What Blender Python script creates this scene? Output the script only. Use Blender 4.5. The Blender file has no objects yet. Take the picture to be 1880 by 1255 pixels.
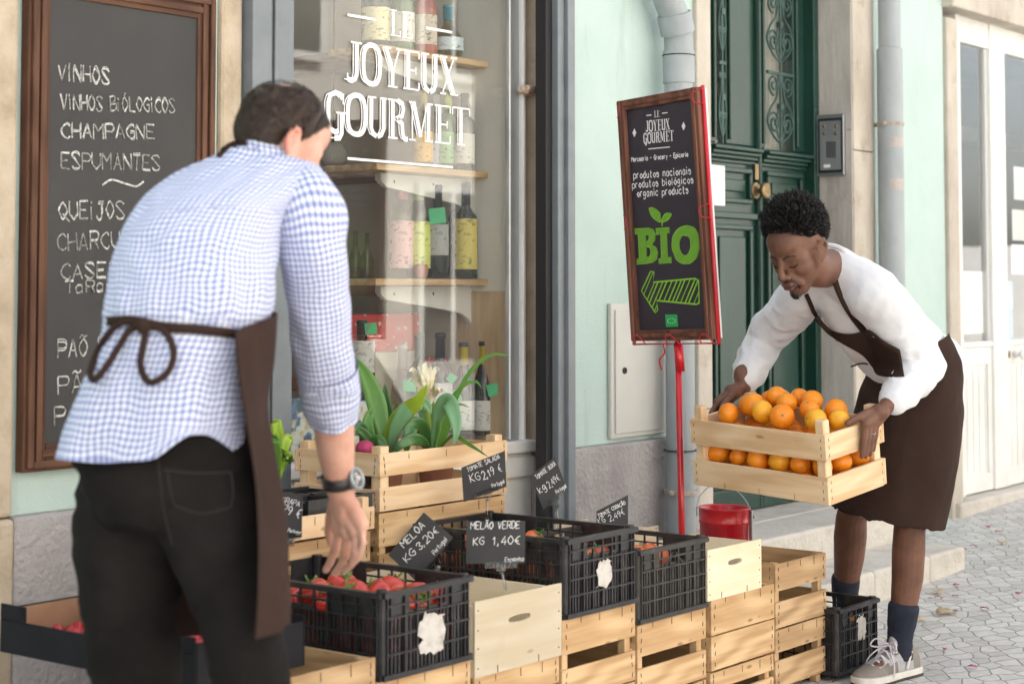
import bpy, bmesh, math, random
from mathutils import Vector, Matrix, noise
from mathutils.bvhtree import BVHTree
random.seed(7)
sc = bpy.context.scene
C = sc.collection
Vec = Vector
def R(a): return math.radians(a)

# ------------------------------------------------------------------ camera
TH = math.atan2(2534, 3250); PIT = R(3.0); F_PX = 3250.0; CAMH = 1.22
AX = Vec((math.cos(TH), math.sin(TH), 0)); RT = Vec((math.sin(TH), -math.cos(TH), 0)); UPZ = Vec((0, 0, 1))
FW = AX*math.cos(PIT) + UPZ*math.sin(PIT); UP = -AX*math.sin(PIT) + UPZ*math.cos(PIT)
CY0 = 528 - F_PX*math.tan(PIT)
CO = Vec((0, 0, CAMH))
cd = bpy.data.cameras.new('camera'); cam = bpy.data.objects.new('camera', cd); C.objects.link(cam)
cd.sensor_width = 36; cd.lens = 36*F_PX/1880; cd.shift_y = -(627.5-CY0)/1880
cd.clip_start = .05; cd.clip_end = 500
cam.matrix_world = Matrix(((RT.x, UP.x, -FW.x, 0), (RT.y, UP.y, -FW.y, 0), (RT.z, UP.z, -FW.z, CAMH), (0, 0, 0, 1)))
cd.dof.use_dof = True; cd.dof.focus_distance = 5.45; cd.dof.aperture_fstop = 3.6
sc.camera = cam
# ------------------------------------------------------------------ light
w = bpy.data.worlds.new("World"); sc.world = w; w.use_nodes = True
wn = w.node_tree; bg = wn.nodes['Background']
sky = wn.nodes.new('ShaderNodeTexSky'); sky.sky_type = 'NISHITA'; sky.sun_disc = False
SUN_EL = R(52); SUN_AZ = (0.22, 0.975)      # the sun stands behind the shop: this side of the street lies in open shade, the far side is lit
sky.sun_elevation = SUN_EL; sky.sun_rotation = math.atan2(SUN_AZ[0], SUN_AZ[1])
sky.air_density = 1.0; sky.dust_density = 3.0; sky.ozone_density = .6
hs = wn.nodes.new('ShaderNodeHueSaturation'); hs.inputs['Saturation'].default_value = .45
wn.links.new(sky.outputs[0], hs.inputs['Color']); wn.links.new(hs.outputs[0], bg.inputs['Color'])
bg.inputs['Strength'].default_value = .15
sl = bpy.data.lights.new('sun', 'SUN'); sl.energy = 5.0; sl.angle = R(.5); sl.color = (1, .96, .90)
so = bpy.data.objects.new('sun', sl); C.objects.link(so)
sd = Vec((SUN_AZ[0]*math.cos(SUN_EL), SUN_AZ[1]*math.cos(SUN_EL), math.sin(SUN_EL)))
so.rotation_euler = sd.to_track_quat('Z', 'Y').to_euler(); so.location = (0, -3, 9)
sc.view_settings.view_transform = 'Standard'; sc.view_settings.look = 'None'
sc.view_settings.exposure = 1.62; sc.view_settings.gamma = 1
sc.cycles.max_bounces = 10; sc.cycles.transparent_max_bounces = 16
try: sc.cycles.use_denoising = True
except Exception: pass

# ------------------------------------------------------------------ pixel <-> world (photo pixels, 1880 x 1255)
def ray(px, py): return (FW + RT*((px-940)/F_PX) + UP*((CY0-py)/F_PX))
def PW(px, py, Y): d = ray(px, py); return CO + d*(Y/d.y)
def PX(px, py, X): d = ray(px, py); return CO + d*(X/d.x)
def PZ(px, py, Z): d = ray(px, py); return CO + d*((Z-CAMH)/d.z)
def PD(px, py, dep): d = ray(px, py); return CO + d*(dep/d.dot(AX))
def proj(p):
    v = Vec(p)-CO; return (940+F_PX*v.dot(RT)/v.dot(FW), CY0-F_PX*v.dot(UP)/v.dot(FW))

# ------------------------------------------------------------------ mesh helpers
W = {}
class MB:
    def __init__(s): s.v = []; s.f = []; s.m = []; s.uv = []
    def add(s, vs, fs, mi=0, uvs=None):
        b = len(s.v); s.v += [Vec(v) for v in vs]
        for k, f in enumerate(fs):
            s.f.append([b+i for i in f]); s.m.append(mi); s.uv.append(uvs[k] if uvs else None)
    def obox(s, c, a, b, n, mi=0):
        c = Vec(c); vs = [c+a*i+b*j+n*k for i in (-1, 1) for j in (-1, 1) for k in (-1, 1)]
        s.add(vs, [(0, 1, 3, 2), (4, 6, 7, 5), (0, 4, 5, 1), (2, 3, 7, 6), (0, 2, 6, 4), (1, 5, 7, 3)], mi)
    def box(s, x0, y0, z0, x1, y1, z1, mi=0, M=None):
        c = Vec(((x0+x1)/2, (y0+y1)/2, (z0+z1)/2)); a = Vec(((x1-x0)/2, 0, 0)); b = Vec((0, (y1-y0)/2, 0)); n = Vec((0, 0, (z1-z0)/2))
        if M: c = M @ c; a = M.to_3x3() @ a; b = M.to_3x3() @ b; n = M.to_3x3() @ n
        s.obox(c, a, b, n, mi)
    def tube(s, pts, r, seg=8, mi=0, closed=False, caps=True, flat=1.0):
        pts = [Vec(p) for p in pts]; n = len(pts)
        if n < 2: return
        rr = r if isinstance(r, (list, tuple)) else [r]*n
        rows = []; prev = None
        for i, p in enumerate(pts):
            t = (pts[(i+1) % n]-pts[i-1]) if closed else (pts[min(i+1, n-1)]-pts[max(i-1, 0)])
            if t.length < 1e-9: t = Vec((0, 0, 1))
            t.normalize()
            if prev is None:
                prev = t.orthogonal().normalized()
            prev = (prev - t*prev.dot(t))
            prev = prev.normalized() if prev.length > 1e-6 else t.orthogonal().normalized()
            q = t.cross(prev)
            rows.append([p+prev*(math.cos(2*math.pi*k/seg)*rr[i])+q*(math.sin(2*math.pi*k/seg)*rr[i]*flat) for k in range(seg)])
        s.rows(rows, mi, ring=True, loop=closed, caps=caps and not closed)
    def rows(s, rows, mi=0, ring=True, loop=False, caps=True, uv=None):
        n = len(rows); m = len(rows[0]); vs = [p for r in rows for p in r]; fs = []; us = []
        for i in range(n if loop else n-1):
            for k in range(m if ring else m-1):
                i2 = (i+1) % n; k2 = (k+1) % m
                fs.append((i*m+k, i*m+k2, i2*m+k2, i2*m+k))
                if uv: us.append((uv[i][k], uv[i][k+1], uv[i2][k+1], uv[i2][k]))
        if ring and caps and not loop:
            fs.append(tuple(range(m))[::-1]); fs.append(tuple((n-1)*m+k for k in range(m)))
            if uv: us += [None, None]
        s.add(vs, fs, mi, us if uv else None)
    def lathe(s, prof, seg=20, M=None, mi=0, caps=True):
        M = M or Matrix()
        s.rows([[M @ Vec((r*math.cos(2*math.pi*k/seg), r*math.sin(2*math.pi*k/seg), z)) for k in range(seg)] for r, z in prof], mi, caps=caps)
    def ell(s, c, r, Rm=None, seg=14, rings=9, mi=0):
        c = Vec(c); r = (r, r, r) if not isinstance(r, (tuple, list, Vector)) else r; rows = []
        for i in range(rings+1):
            a = math.pi*(i/rings)*.996+.002*math.pi; row = []
            for k in range(seg):
                b = 2*math.pi*k/seg; v = Vec((r[0]*math.sin(a)*math.cos(b), r[1]*math.sin(a)*math.sin(b), r[2]*math.cos(a)))
                row.append(c+(Rm @ v if Rm else v))
            rows.append(row)
        s.rows(rows, mi)
    def cap(s, p0, r0, p1, r1, seg=12, mi=0):          # tapered capsule
        p0 = Vec(p0); p1 = Vec(p1); t = (p1-p0); L = t.length
        if L < 1e-6: return s.ell(p0, r0, mi=mi)
        t.normalize(); pts = []; rr = []
        for a in (85, 60, 30): pts.append(p0-t*r0*math.sin(R(a))); rr.append(r0*math.cos(R(a)))
        pts += [p0, p0.lerp(p1, .5), p1]; rr += [r0, (r0+r1)/2, r1]
        for a in (30, 60, 85): pts.append(p1+t*r1*math.sin(R(a))); rr.append(r1*math.cos(R(a)))
        s.tube(pts, rr, seg, mi)
    def chain(s, jr, mi=0, seg=12):
        for (a, ra), (b, rb) in zip(jr, jr[1:]): s.cap(a, ra, b, rb, seg, mi)
    def prism(s, poly, o, ux, uy, n, th, mi=0, mside=None):
        o = Vec(o); m = len(poly)
        top = [o+ux*x+uy*y+n*th for x, y in poly]; bot = [o+ux*x+uy*y for x, y in poly]
        s.add(top+bot, [tuple(range(m))], mi); b = len(s.v)-2*m
        s.f.append([b+m+k for k in range(m)][::-1]); s.m.append(mi); s.uv.append(None)
        for k in range(m):
            k2 = (k+1) % m; s.f.append([b+k, b+m+k, b+m+k2, b+k2]); s.m.append(mi if mside is None else mside); s.uv.append(None)
    def ribbon(s, pts, wd, n, mi=0):
        pts = [Vec(p) for p in pts]; L = []; k = len(pts)
        if k < 2: return
        ww = wd if isinstance(wd, (list, tuple)) else [wd]*k
        for i in range(k):
            t = pts[min(i+1, k-1)]-pts[max(i-1, 0)]
            if t.length < 1e-9: t = Vec((1, 0, 0))
            q = t.normalized().cross(n).normalized()*(ww[i]/2)
            L.append((pts[i]-q, pts[i]+q))
        s.rows([list(a) for a in L], mi, ring=False)
    def build(s, name, mats, parent=None, smooth=False, bevel=0, sub=0, solid=0, recalc=True, seg=1, loc=None):
        me = bpy.data.meshes.new(name)
        off = W.get(parent, Vec()) if parent else (Vec(loc) if loc is not None else Vec())
        me.from_pydata([tuple(v-off) for v in s.v], [], s.f)
        mats = mats if isinstance(mats, (list, tuple)) else [mats]
        for m in mats: me.materials.append(m)
        me.polygons.foreach_set('material_index', s.m)
        if any(u is not None for u in s.uv):
            ul = me.uv_layers.new(name='UVMap')
            for p, u in zip(me.polygons, s.uv):
                if u:
                    for li, c in zip(p.loop_indices, u): ul.data[li].uv = c
        if recalc:
            bm = bmesh.new(); bm.from_mesh(me); bmesh.ops.recalc_face_normals(bm, faces=bm.faces); bm.to_mesh(me); bm.free()
        if smooth: me.polygons.foreach_set('use_smooth', [True]*len(me.polygons))
        o = bpy.data.objects.new(name, me); C.objects.link(o)
        if parent: o.parent = parent; W[o] = off
        else: o.location = off; W[o] = off
        if sub: md = o.modifiers.new('sub', 'SUBSURF'); md.levels = md.render_levels = sub
        if solid: md = o.modifiers.new('solid', 'SOLIDIFY'); md.thickness = solid; md.offset = 0
        if bevel:
            md = o.modifiers.new('bevel', 'BEVEL'); md.width = bevel; md.segments = seg; md.limit_method = 'ANGLE'; md.angle_limit = R(40)
        return o
def tag(o, label=None, cat=None, group=None, kind=None):
    if label: o['label'] = label
    if cat: o['category'] = cat
    if group: o['group'] = group
    if kind: o['kind'] = kind
    return o
def thing(name, label, cat, loc=(0, 0, 0), group=None):
    o = bpy.data.objects.new(name, None); C.objects.link(o); o.location = loc; o.empty_display_size = .1
    W[o] = Vec(loc); return tag(o, label, cat, group)
def copy_tree(o, parent=None):
    c = o.copy(); C.objects.link(c)
    if parent: c.parent = parent
    for ch in list(o.children): copy_tree(ch, c)
    return c
def cr(pts, n=6, closed=False):                     # Catmull-Rom through points (tuples or Vectors)
    P = [Vec(p) for p in pts]; m = len(P); out = []
    if m < 3: return P
    for i in range(m if closed else m-1):
        if closed: a, b, c, d = P[i-1], P[i], P[(i+1) % m], P[(i+2) % m]
        else: a, b, c, d = P[max(i-1, 0)], P[i], P[i+1], P[min(i+2, m-1)]
        for k in range(n):
            t = k/n; out.append(.5*((2*b)+(c-a)*t+(2*a-5*b+4*c-d)*t*t+(3*b-a-3*c+d)*t**3))
    if not closed: out.append(P[-1])
    return out

# ------------------------------------------------------------------ materials
def newmat(name):
    m = bpy.data.materials.new(name); m.use_nodes = True
    return m, m.node_tree, m.node_tree.nodes['Principled BSDF']
def nd(nt, typ, ins=None, **kw):
    n = nt.nodes.new(typ)
    for k, v in kw.items(): setattr(n, k, v)
    for k, v in (ins or {}).items():
        if hasattr(v, 'node'): nt.links.new(v, n.inputs[k])
        else: n.inputs[k].default_value = v
    return n
def c4(c): return (c[0], c[1], c[2], 1)
def ramp(nt, fac, stops, interp='LINEAR'):
    r = nd(nt, 'ShaderNodeValToRGB', {'Fac': fac}); e = r.color_ramp.elements; r.color_ramp.interpolation = interp
    while len(e) < len(stops): e.new(.5)
    for i, (p, c) in enumerate(stops): e[i].position = p; e[i].color = c4(c)
    return r.outputs['Color']
def pm(name, stops, rough=.6, ns=5, det=6, stretch=(1, 1, 1), bump=0, bs=80, bdet=3, metal=0, spec=.5, island=0, stain=None, coord='Object', dist=0, sheen=0, coat=0, rvar=0, sss=0):
    """colour from a noise ramp + optional per-island tint, stain layer and bump"""
    m, nt, b = newmat(name)
    if isinstance(stops[0], (int, float)): stops = [(0, stops), (1, stops)]
    tc = nd(nt, 'ShaderNodeTexCoord'); vec = tc.outputs[coord]
    geo = None
    if island:
        geo = nd(nt, 'ShaderNodeNewGeometry')
        ofs = nd(nt, 'ShaderNodeVectorMath', {0: vec}, operation='ADD')
        sc_ = nd(nt, 'ShaderNodeMath', {0: geo.outputs['Random Per Island'], 1: 37.0}, operation='MULTIPLY')
        nt.links.new(sc_.outputs[0], ofs.inputs[1]); vec = ofs.outputs[0]
    mp = nd(nt, 'ShaderNodeMapping', {'Vector': vec, 'Scale': stretch})
    no = nd(nt, 'ShaderNodeTexNoise', {'Vector': mp.outputs[0], 'Scale': ns, 'Detail': det, 'Roughness': .6, 'Distortion': dist})
    col = ramp(nt, no.outputs['Fac'], stops)
    if island:
        mr = nd(nt, 'ShaderNodeMapRange', {'Value': geo.outputs['Random Per Island'], 'To Min': 1-island, 'To Max': 1+island*.5})
        mx = nd(nt, 'ShaderNodeMix', {'Factor': 1.0}, data_type='RGBA', blend_type='MULTIPLY')
        nt.links.new(col, mx.inputs[6]); nt.links.new(mr.outputs[0], mx.inputs[7]); col = mx.outputs[2]
    if stain:
        scol, sscale, lo, hi = stain[:4]; mp3 = nd(nt, 'ShaderNodeMapping', {'Vector': tc.outputs[coord], 'Scale': stain[4] if len(stain) > 4 else (1, 1, 1)})
        n2 = nd(nt, 'ShaderNodeTexNoise', {'Vector': mp3.outputs[0], 'Scale': sscale, 'Detail': 8, 'Roughness': .65})
        mr = nd(nt, 'ShaderNodeMapRange', {'Value': n2.outputs['Fac'], 'From Min': lo, 'From Max': hi})
        mx = nd(nt, 'ShaderNodeMix', None, data_type='RGBA'); nt.links.new(mr.outputs[0], mx.inputs[0])
        nt.links.new(col, mx.inputs[6]); mx.inputs[7].default_value = c4(scol); col = mx.outputs[2]
    nt.links.new(col, b.inputs['Base Color'])
    b.inputs['Roughness'].default_value = rough; b.inputs['Metallic'].default_value = metal
    b.inputs['Specular IOR Level'].default_value = spec; b.inputs['Coat Weight'].default_value = coat
    if sheen: b.inputs['Sheen Weight'].default_value = sheen
    if sss:
        b.inputs['Subsurface Weight'].default_value = sss; b.inputs['Subsurface Radius'].default_value = (1, .35, .2); b.inputs['Subsurface Scale'].default_value = .006
    if rvar:
        mr = nd(nt, 'ShaderNodeMapRange', {'Value': no.outputs['Fac'], 'From Min': .3, 'From Max': .7, 'To Min': max(0, rough-rvar), 'To Max': min(1, rough+rvar)})
        nt.links.new(mr.outputs[0], b.inputs['Roughness'])
    if bump:
        mp2 = nd(nt, 'ShaderNodeMapping', {'Vector': vec, 'Scale': stretch})
        nb = nd(nt, 'ShaderNodeTexNoise', {'Vector': mp2.outputs[0], 'Scale': bs, 'Detail': bdet})
        bp = nd(nt, 'ShaderNodeBump', {'Strength': 1.0, 'Distance': bump, 'Height': nb.outputs['Fac']})
        nt.links.new(bp.outputs[0], b.inputs['Normal'])
    return m
def wood(name, a, b_, axis, knots=True):
    st = [38, 38, 38]; st[axis] = 2.2
    m, nt, b = newmat(name)
    tc = nd(nt, 'ShaderNodeTexCoord'); geo = nd(nt, 'ShaderNodeNewGeometry')
    k = nd(nt, 'ShaderNodeMath', {0: geo.outputs['Random Per Island'], 1: 23.0}, operation='MULTIPLY')
    ofs = nd(nt, 'ShaderNodeVectorMath', {0: tc.outputs['Object']}, operation='ADD'); nt.links.new(k.outputs[0], ofs.inputs[1])
    mp = nd(nt, 'ShaderNodeMapping', {'Vector': ofs.outputs[0], 'Scale': st})
    n1 = nd(nt, 'ShaderNodeTexNoise', {'Vector': mp.outputs[0], 'Scale': 1.0, 'Detail': 5, 'Distortion': .6})
    st2 = [7, 7, 7]; st2[axis] = 1.6
    mp2 = nd(nt, 'ShaderNodeMapping', {'Vector': ofs.outputs[0], 'Scale': st2})
    n2 = nd(nt, 'ShaderNodeTexNoise', {'Vector': mp2.outputs[0], 'Scale': 1.0, 'Detail': 2})
    wv = nd(nt, 'ShaderNodeMath', {0: n2.outputs['Fac'], 1: 34.0}, operation='MULTIPLY')
    sn = nd(nt, 'ShaderNodeMath', {0: wv.outputs[0]}, operation='SINE')
    ad = nd(nt, 'ShaderNodeMath', {0: sn.outputs[0], 1: .16, 2: n1.outputs['Fac']}, operation='MULTIPLY_ADD')
    col = ramp(nt, ad.outputs[0], [(.28, b_), (.5, [(x+y)/2 for x, y in zip(a, b_)]), (.72, a)])
    mr = nd(nt, 'ShaderNodeMapRange', {'Value': geo.outputs['Random Per Island'], 'To Min': .72, 'To Max': 1.14})
    mx = nd(nt, 'ShaderNodeMix', {'Factor': 1.0}, data_type='RGBA', blend_type='MULTIPLY')
    nt.links.new(col, mx.inputs[6]); nt.links.new(mr.outputs[0], mx.inputs[7])
    n3 = nd(nt, 'ShaderNodeTexNoise', {'Vector': ofs.outputs[0], 'Scale': 9, 'Detail': 6})
    mr3 = nd(nt, 'ShaderNodeMapRange', {'Value': n3.outputs['Fac'], 'From Min': .62, 'From Max': .82, 'To Max': .35})
    mx2 = nd(nt, 'ShaderNodeMix', None, data_type='RGBA'); nt.links.new(mr3.outputs[0], mx2.inputs[0])
    nt.links.new(mx.outputs[2], mx2.inputs[6]); mx2.inputs[7].default_value = c4([x*.5 for x in b_])
    st3 = [15, 15, 15]; st3[axis] = 5
    mp3 = nd(nt, 'ShaderNodeMapping', {'Vector': ofs.outputs[0], 'Scale': st3})
    vo = nd(nt, 'ShaderNodeTexVoronoi', {'Vector': mp3.outputs[0], 'Scale': 1.0})
    kn = nd(nt, 'ShaderNodeMapRange', {'Value': vo.outputs['Distance'], 'From Min': .05, 'From Max': .10, 'To Min': .7, 'To Max': 0})
    mx3 = nd(nt, 'ShaderNodeMix', None, data_type='RGBA'); nt.links.new(kn.outputs[0], mx3.inputs[0]); nt.links.new(mx2.outputs[2], mx3.inputs[6]); mx3.inputs[7].default_value = c4([b_[0]*.45, b_[1]*.36, b_[2]*.3])
    nt.links.new(mx3.outputs[2], b.inputs['Base Color'])
    b.inputs['Roughness'].default_value = .65; b.inputs['Specular IOR Level'].default_value = .3
    bp = nd(nt, 'ShaderNodeBump', {'Strength': .6, 'Distance': .0012, 'Height': n1.outputs['Fac']}); nt.links.new(bp.outputs[0], b.inputs['Normal'])
    return m
PINE = [wood('pine_wood_%s' % 'xyz'[i], (.65, .45, .25), (.44, .27, .13), i) for i in range(3)]
FRESH = [wood('fresh_wood_%s' % 'xyz'[i], (.70, .52, .33), (.56, .37, .20), i) for i in range(3)]
OLDW = [wood('old_wood_%s' % 'xyz'[i], (.54, .37, .21), (.34, .21, .105), i) for i in range(3)]
POPL = [wood('poplar_wood_%s' % 'xyz'[i], (.80, .70, .53), (.73, .61, .43), i) for i in range(3)]
mint = pm('mint_stucco', [(.3, (.43, .55, .505)), (.55, (.48, .60, .56)), (.8, (.53, .645, .605))], rough=.85, ns=2.2, bump=.0022, bs=110, stain=((.33, .42, .37), 7, .56, .82, (1, 1, .13)))
tanstone = pm('tan_stone', [(.25, (.33, .26, .18)), (.5, (.50, .41, .30)), (.75, (.60, .52, .41))], rough=.9, ns=7, bump=.004, bs=60, stain=((.25, .20, .15), 12, .62, .8))
palestone = pm('pale_limestone', [(.25, (.35, .30, .24)), (.5, (.50, .445, .375)), (.78, (.62, .575, .50))], rough=.85, ns=5, bump=.003, bs=70, stretch=(1, 1, .5), stain=((.30, .23, .16), 7, .58, .8))
greystone = pm('weathered_stone', [(.25, (.30, .27, .24)), (.5, (.43, .40, .36)), (.78, (.55, .52, .47))], rough=.9, ns=9, bump=.003, bs=60, stretch=(1, 1, .22), stain=((.27, .20, .14), 3.5, .56, .75))
render_ = pm('rough_grey_render', [(.3, (.30, .28, .28)), (.55, (.40, .38, .37)), (.8, (.48, .45, .43))], rough=.95, ns=6, bump=.010, bs=55, bdet=6, stain=((.26, .23, .22), 3, .58, .8))
stepstone = pm('step_stone', [(.3, (.46, .42, .36)), (.55, (.58, .54, .48)), (.8, (.66, .63, .58))], rough=.85, ns=6, bump=.004, bs=50, stain=((.33, .29, .24), 6, .57, .8))
steel = pm('grey_painted_steel', [(.3, (.14, .165, .18)), (.7, (.19, .215, .23))], rough=.4, ns=9, spec=.5)
blackgap = pm('matt_black', (.012, .012, .013), rough=.6)
whitepaint = pm('white_paint', [(.3, (.66, .65, .61)), (.6, (.77, .76, .73)), (.8, (.80, .79, .77))], rough=.5, ns=4, bump=.0006, bs=50, stain=((.45, .38, .29), 9, .68, .85))
greenpaint = pm('green_gloss_paint', [(.3, (.006, .030, .022)), (.6, (.009, .044, .032)), (.85, (.017, .066, .050))], rough=.33, ns=5, bump=.0007, bs=35, stretch=(1, 1, .3), stain=((.38, .42, .37), 24, .69, .73))
ironpaint = pm('green_wrought_iron', [(.3, (.012, .045, .036)), (.7, (.03, .085, .07))], rough=.45, ns=20)
zinc = pm('grey_painted_pipe', [(.3, (.26, .29, .30)), (.55, (.33, .36, .37)), (.8, (.40, .425, .43))], rough=.55, ns=6, stretch=(1, 1, .4), bump=.0008, bs=30, stain=((.30, .27, .24), 11, .66, .8))
rust = pm('rusty_strap', [(.3, (.30, .25, .19)), (.7, (.46, .42, .36))], rough=.6, ns=30, metal=.3)
brass = pm('old_brass', [(.3, (.20, .14, .07)), (.7, (.34, .25, .13))], rough=.42, ns=25, metal=.75)
boardblk = pm('blackboard', [(.3, (.030, .029, .029)), (.6, (.043, .041, .040)), (.8, (.060, .057, .055))], rough=.7, ns=3, det=8)
framewood = wood('stained_frame_wood_z', (.135, .062, .034), (.07, .030, .016), 2); frameX = wood('stained_frame_wood_x', (.135, .062, .034), (.07, .030, .016), 0)
chalk = pm('chalk', [(.35, (.30, .29, .27)), (.55, (.66, .65, .62)), (.7, (.80, .79, .77))], rough=.95, ns=160, det=3)
whiteink = pm('white_vinyl', (.86, .86, .85), rough=.5)
red_ = pm('red_paint', [(.3, (.50, .010, .018)), (.7, (.62, .018, .028))], rough=.28, ns=12, coat=.3)
smudge = pm('torn_label_paper', [(.32, (.30, .27, .25)), (.42, (.50, .46, .42)), (.6, (.60, .57, .53))], rough=.8, ns=45, det=8)
paper = pm('white_paper', [(.3, (.74, .74, .73)), (.7, (.82, .82, .81))], rough=.8, ns=14)
blackpl = pm('black_plastic', [(.3, (.012, .012, .014)), (.6, (.020, .020, .022)), (.85, (.042, .041, .041))], rough=.42, ns=14, det=8, bump=.0005, bs=90, rvar=.1, stain=((.075, .07, .065), 16, .52, .80))
blackpl2 = pm('dusty_black_plastic', [(.3, (.022, .021, .020)), (.6, (.042, .039, .035)), (.85, (.10, .088, .072))], rough=.6, ns=22, det=8)
staplem = pm('dark_staple_wire', (.05, .04, .035), rough=.5, metal=.5)
cream = pm('cream_metal_cabinet', [(.3, (.53, .52, .48)), (.7, (.60, .59, .55))], rough=.5, ns=3, stain=((.40, .34, .27), 14, .69, .8))
def glassm(name, tint, refl=1.0, rough=0.0, haze_film=0):
    m, nt, b = newmat(name); nt.nodes.remove(b)
    out = nt.nodes['Material Output']
    lw = nd(nt, 'ShaderNodeLayerWeight', {'Blend': .5}); pw = nd(nt, 'ShaderNodeMath', {0: lw.outputs['Facing'], 1: 5.0}, operation='POWER')
    mu = nd(nt, 'ShaderNodeMath', {0: pw.outputs[0], 1: .95*refl, 2: .042*refl}, operation='MULTIPLY_ADD'); mu.use_clamp = True
    tr = nd(nt, 'ShaderNodeBsdfTransparent', {'Color': c4(tint)}); gl = nd(nt, 'ShaderNodeBsdfGlossy', {'Color': (1, 1, 1, 1), 'Roughness': rough})
    mx = nd(nt, 'ShaderNodeMixShader', {0: mu.outputs[0], 1: tr.outputs[0], 2: gl.outputs[0]}); sh_ = mx.outputs[0]
    if haze_film:                                                  # pale dusty film added to imitate the haze on the pane
        tc = nd(nt, 'ShaderNodeTexCoord'); nn_ = nd(nt, 'ShaderNodeTexNoise', {'Vector': tc.outputs['Object'], 'Scale': 3.5, 'Detail': 5}); mr = nd(nt, 'ShaderNodeMapRange', {'Value': nn_.outputs['Fac'], 'From Min': .3, 'From Max': .75, 'To Min': haze_film*.5, 'To Max': haze_film*1.6})
        df = nd(nt, 'ShaderNodeBsdfDiffuse', {'Color': (.8, .79, .76, 1)}); m2 = nd(nt, 'ShaderNodeMixShader', {0: mr.outputs[0], 1: sh_, 2: df.outputs[0]}); sh_ = m2.outputs[0]
    nt.links.new(sh_, out.inputs[0])
    return m
glass = glassm('shop_window_glass', (.96, .97, .96), 1.2, 0, .018)
clearpl = glassm('clear_plastic', (.80, .82, .83), 1.6, .12)
# ================================================================== lettering (single stroke hand + inline slab)
ST = {'A':'02 28 42|14 34','B':'02 08|~08 38 36 05 35 45 43 22 02','C':'~47 38 17 05 13 32 43','D':'02 08|~08 28 46 44 22 02','E':'48 08 02 42|05 35',
'F':'48 08 02|05 35','G':'~47 38 17 05 13 32 43 45|45 25','H':'02 08|42 48|05 45','I':'22 28','J':'18 48|~38 34 22 12 03','K':'02 08|48 05 42','L':'08 02 42',
'M':'02 08 25 48 42','N':'02 08 42 48','O':'~28 17 05 13 22 33 45 37 28','P':'02 08|~08 38 47 46 35 05','Q':'~28 17 05 13 22 33 45 37 28|24 51','R':'02 08|~08 38 47 46 35 05|25 42',
'S':'~47 38 18 07 16 34 43 32 12 03','T':'08 48|28 22','U':'~08 04 13 22 33 44 48','V':'08 22 48','X':'08 42|48 02','Y':'08 25 48|25 22','Z':'08 48 02 42',
'0':'~28 17 05 13 22 33 45 37 28','1':'06 28 22','2':'~07 18 38 46 24 02|02 42','3':'~07 28 47 25 43 22 03','4':'38 04 44|36 32','7':'08 48 12|15 35','9':'~46 28 06 25 46|46 22',
',':'13 01','.':'12 13','-':'05 35','€':'~48 27 15 23 42|05 35|04 34','~':'~05 16 25 34 45',' ':'',
'a':'~36 16 04 12 33|36 32','b':'08 02|~05 26 44 22 02','c':'~35 26 05 03 22 33','d':'38 32|~35 16 04 12 33','e':'~04 34 26 05 03 22 33','g':'~36 16 04 13 34|36 31|~31 10 01',
'h':'08 02|~05 26 35 32','i':'12 16|17 18','j':'~16 11 00|17 18','k':'08 02|36 04 32','l':'18 12','m':'02 06|~05 16 25 22|~25 36 45 42','n':'02 06|~05 26 35 32','o':'~26 15 04 13 22 33 44 35 26',
'p':'06 00|~05 26 44 22 03','r':'02 06|~05 16 36','s':'~35 16 05 34 22 03','t':'18 12 32|06 36','u':'06 03|~03 12 33|36 32','v':'06 22 46','x':'06 32|36 02','y':'06 23|36 10'}
WID = {'I':.45,'i':.5,'l':.5,'1':.7,',':.4,'.':.4,' ':.6,'j':.55,'J':.9,'M':1.15,'m':1.2,'t':.85,'r':.85}
ACC = {'Ã':('A','~'),'Ó':('O',"'"),'ó':('o',"'"),'Ç':('C',','),'ã':('a','~'),'é':('e',"'"),'Õ':('O','~')}
def glyph(ch):
    acc = None
    if ch in ACC: ch, acc = ACC[ch]
    out = []
    for s in ST.get(ch, '').split('|'):
        if not s: continue
        sm = s[0] == '~'; s = s.lstrip('~')
        p = [(int(q[0])/4., (int(q[1])-2)/6.) for q in s.split()]
        out.append((p, sm))
    top = 1.1 if ch.isupper() else .78
    if acc == '~': out.append(([(.1, top), (.35, top+.1), (.6, top), (.9, top+.1)], True))
    if acc == "'": out.append(([(.4, top), (.7, top+.2)], False))
    if acc == ',': out.append(([(.5, 0), (.55, -.12), (.35, -.22)], False))
    return ch, out
def write(mb, text, o, ux, uy, n, size, wd, jit=.03, asp=.62, mi=0, sp=.28, slant=0):
    x = 0.0; o = Vec(o)
    for ch in text:
        c, st = glyph(ch); wch = WID.get(c, 1.0); dy = random.uniform(-jit, jit)
        k = 1+random.uniform(-jit, jit)
        for p, sm in st:
            q = []
            for a, b in p:
                a2 = (a*wch if c != 'I' else .25)*asp+random.uniform(-jit, jit)*.5; b2 = b*k+dy+random.uniform(-jit, jit)*.6
                q.append(o+ux*((x+a2+slant*b2)*size)+uy*(b2*size))
            if sm and len(q) > 2: q = cr(q, 5)
            elif len(q) > 2:
                for a, b in zip(q, q[1:]): mb.ribbon([a, b], wd*random.uniform(.85, 1.15), n, mi)
                continue
            mb.ribbon(q, wd*random.uniform(.85, 1.15), n, mi)
        x += wch*asp+sp*asp+(.0 if c != ' ' else .1)
    return x*size
def twidth(text, asp=.62, sp=.28): return sum(WID.get(glyph(c)[0], 1.0)*asp+sp*asp+(.1 if c == ' ' else 0) for c in text)
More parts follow.
